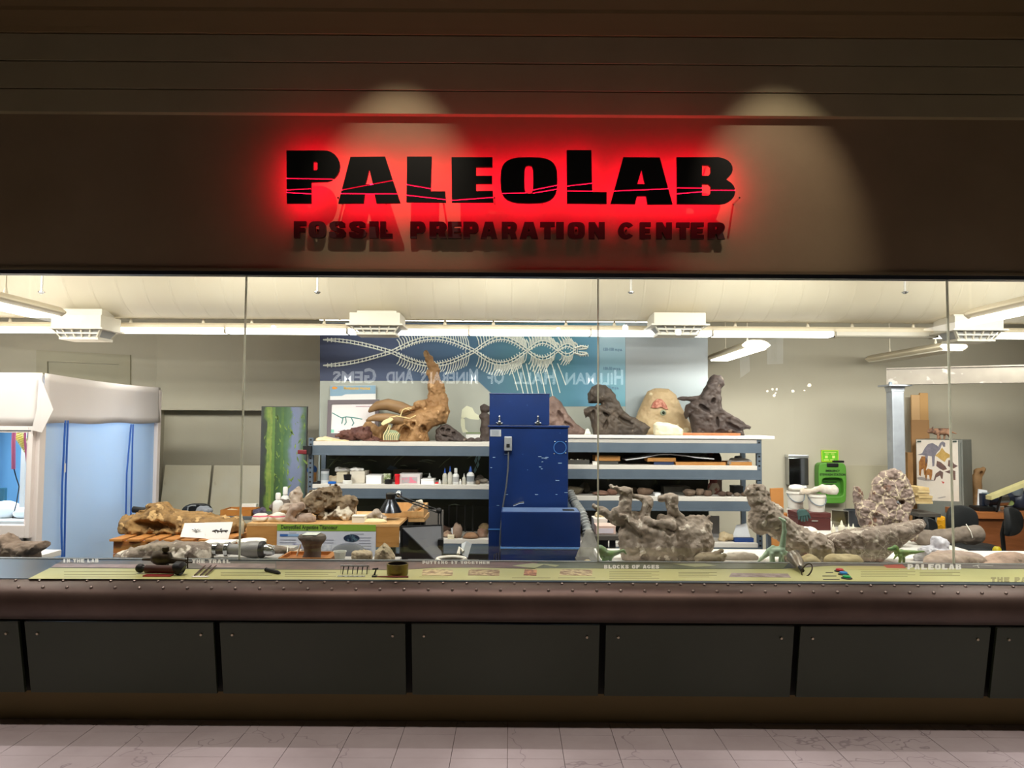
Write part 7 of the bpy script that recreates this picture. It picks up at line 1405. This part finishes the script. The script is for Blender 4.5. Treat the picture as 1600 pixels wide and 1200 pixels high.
t = T('yellow_bag','bright yellow bag standing between the black chairs','bag',(X(1468,8.35),8.37,.45)); 
M('bag', MB().hexa([at(1460,835,8.3),at(1477,835,8.3),at(1478,835,8.45),at(1461,835,8.45)],[at(1465,805,8.32),at(1477,807,8.32),at(1477,807,8.38),at(1465,805,8.38)]), mat('yellow_plastic','e0a41c','d09414',scale=9,rough=.45,bump=.4), t, bevel=.02); t2 = [o for o in t.children][0]
M('crease', MB().tube([at(1464,812,8.30),at(1470,814,8.30),at(1476,811,8.30)],.004,4).tube([at(1463,822,8.295),at(1470,820,8.295),at(1476,824,8.295)],.004,4), mat('yellow_plastic','e0a41c'), t)
zb3 = min((at(1460,835,8.3)).z,(at(1477,835,8.3)).z)
M('low_crate', MB().box((X(1458,8.3),8.28,0),(X(1480,8.3),8.47,zb3-.002)), mat('box_dark_grey','4a4844'), label='dark crate under the yellow bag', cat='crate', bevel=.004)
t = T('book_stack','untidy stack of cream papers behind the fan-shaped bone','paper',(X(1440,8.2),8.2,.7))
for i in range(6):
    z_ = .80+.03*i; M('sheaf', MB().box((X(1425,8.2)+.015*(i%3),8.1+.01*(i%2),z_),(X(1450-1.5*i,8.2)+.01*((i*7)%3),8.4,z_+.026)), mat('paper_cream','d2b988','c2a672',scale=12,rough=.7), t)
t.location.z = .80
table('side_table','small dark table under the untidy paper stack',X(1424,8.2),X(1458,8.2),8.05,8.5,.7995,mat('table_dark','4b4640'),black)
M('spray_can', MB().lathe([(.03,0),(.034,.015),(.034,.07),(.02,.09)],(X(1556,6.45),6.45,.62),14), mat('can_yellow','c9b424',rough=.4), label='yellow-topped pot beside the right black chair', cat='pot', smooth=True)
M('low_box', MB().box((X(1545,6.45),6.35,0),(X(1572,6.45),6.55,.6195)), mat('box_dark_grey','4a4844'), label='dark box under the yellow-topped pot', cat='box', bevel=.004)
# left background: dark side table with clutter, black chair
c = at(345,806,8.4)
table('side_table','dark-topped table in front of the plywood with an orange tray',X(335,8.4),X(440,8.4),8.35,8.85,c.z,mat('table_slate','5a6064',rough=.4),black)
tray(346,394,9,8.4,c.z+.0005,.3,mat('tray_orange','c4813a'),'orange wooden tray on the dark-topped table before the plywood','trays left')
foss('tray_bone',[('e',362,799,0,9,4,7),('e',372,801,0,10,3,7)],366,8.52,c.z+.009,mat('bone_cream','d9c7a6'),'tan bone lump lying in the orange wooden tray','fossil',n=44,noise=((5,1),),seed=84)
M('white_slab', MB().box((X(376,8.72),8.72,c.z+.0005),(X(400,8.72),8.8,c.z+.10)), wht, label='white slab propped behind the orange tray', cat='board', bevel=.004)
foss('blue_cloth',[('e',404,800,0,9,6,8),('e',410,798,-3,6,6,6)],404,8.45,c.z+.0005,mat('navy_cloth','3a3e58','7a6a78',scale=12,rough=.9,bump=.3),'bunched navy cloth at the end of the orange tray','cloth',n=50,noise=((5,1.6),(2.5,.8)),seed=85)
t = office_chair('black plastic chair back with a cut-out grip behind the brown slab',288,334,786,812,8.0,mat('chair_black_plastic','1b1c1c',rough=.45))
M('grip', MB().tube([at(293,798,7.93),at(294,792,7.93),at(299,790,7.93),at(306,790,7.93)],.008,6), mat('grip_grey','8f9090',rough=.4), t)
bottle(379,Yo+.3,zo,30,8,'tall cream squeeze bottle standing at the right end of the slatted bench',body='d9ccb0')
# toy dinosaurs on the front table
gt = mat('toy_green','b9cdb4','9dbb9a',scale=14,rough=.5); gy = mat('toy_green_yellow','8a9a3c','4f7a52',scale=10,rough=.5); gg = mat('toy_leaf_green','6f9a4a','8a9488',scale=10,rough=.5)
foss('toy_sauropod',[('e',1213,857,0,15,8,7),('c',1222,852,0,1226,826,0,5,3.2),('c',1226,826,0,1225,810,0,3.2,2.6),('c',1225,810,0,1219,806,0,3,2),('c',1202,858,0,1190,868,0,5,2.5),('c',1190,868,0,1184,874,0,2.5,1),('c',1222,858,0,1236,862,2,5,1.5),('c',1204,860,-5,1203,875,-5,3,2.4),('c',1209,860,5,1211,875,5,3,2.4),('c',1218,860,-5,1217,875,-5,3,2.4),('c',1223,858,4,1225,875,4,3,2.4),('c',1200,856,0,1208,850,0,2,3)],1212,4.95,TZ+.0305,gt,'pale green long-necked toy dinosaur before the forked limb bone','toy','toy dinosaurs on the front table',n=110,k=2,noise=((4,.4),),seed=90)
foss('toy_theropod',[('e',1409,860,0,11,6,5),('c',1417,859,0,1444,857,0,4,1),('c',1402,857,0,1398,852,0,4,3.6),('c',1400,853,0,1390,854,0,3.4,2.4),('c',1406,864,-3,1404,877,-3,3,1.8),('c',1413,864,3,1414,877,3,3,1.8),('c',1400,862,-3,1395,868,-4,1.6,1),('c',1403,852,0,1399,848,0,2,1)],1409,4.95,TZ+.0305,gy,'green-yellow running toy dinosaur before the white plastic bag','toy','toy dinosaurs on the front table',n=110,k=2,noise=((4,.4),),seed=91)
foss('toy_ceratopsian',[('e',948,868,0,11,8,6),('c',942,862,0,938,858,0,7,6),('c',956,866,0,974,861,0,5,2),('c',974,861,0,978,866,0,2,1),('c',943,872,-4,942,879,-4,2.6,2),('c',953,872,-4,954,879,-4,2.6,2),('c',946,872,4,946,879,4,2.6,2)],952,4.95,TZ+.0305,gg,'green toy dinosaur with a curling tail left of the white table edge','toy','toy dinosaurs on the front table',n=100,k=2,noise=((4,.4),),seed=92)
t = T('wood_block','small pale wooden block by the green curling-tailed toy','block',(X(918,5.0),5.0,.79)); M('block', MB().box((X(911,5.0),4.96,.79),(X(929,5.0),5.05,.82)), pine, t, bevel=.003); M('chip', rockmb(918,5.0,.8202,4,3.4,77), mat('piece_cream','dcc9a0'), t, smooth='all')
table('work_table','low dark shelf table under the wooden block',X(905,5.06),X(929,5.0)+.002,4.9,5.4,.7898,mat('table_dark','4b4640'),black)
M('foam_edge', MB().box((X(932,4.9),4.87,TZ),(X(1142,4.9),5.0,TZ+.03)), mat('foam_white','ece8e6'), label='thin white foam pad under the vertebrae block front edge', cat='board', bevel=.003)
M('foam_edge', MB().box((X(1147,4.9),4.87,TZ),(X(1242,4.9),5.0,TZ+.03)), mat('foam_cream','e6d8c8',rough=.7), label='thin cream foam strip under the green sauropod toy', cat='board', bevel=.003)
M('foam_edge', MB().box((X(1368,4.9),4.87,TZ),(X(1424,4.9),5.0,TZ+.03)), mat('foam_white','ece8e6'), label='short white foam strip under the running toy dinosaur', cat='board', bevel=.003)
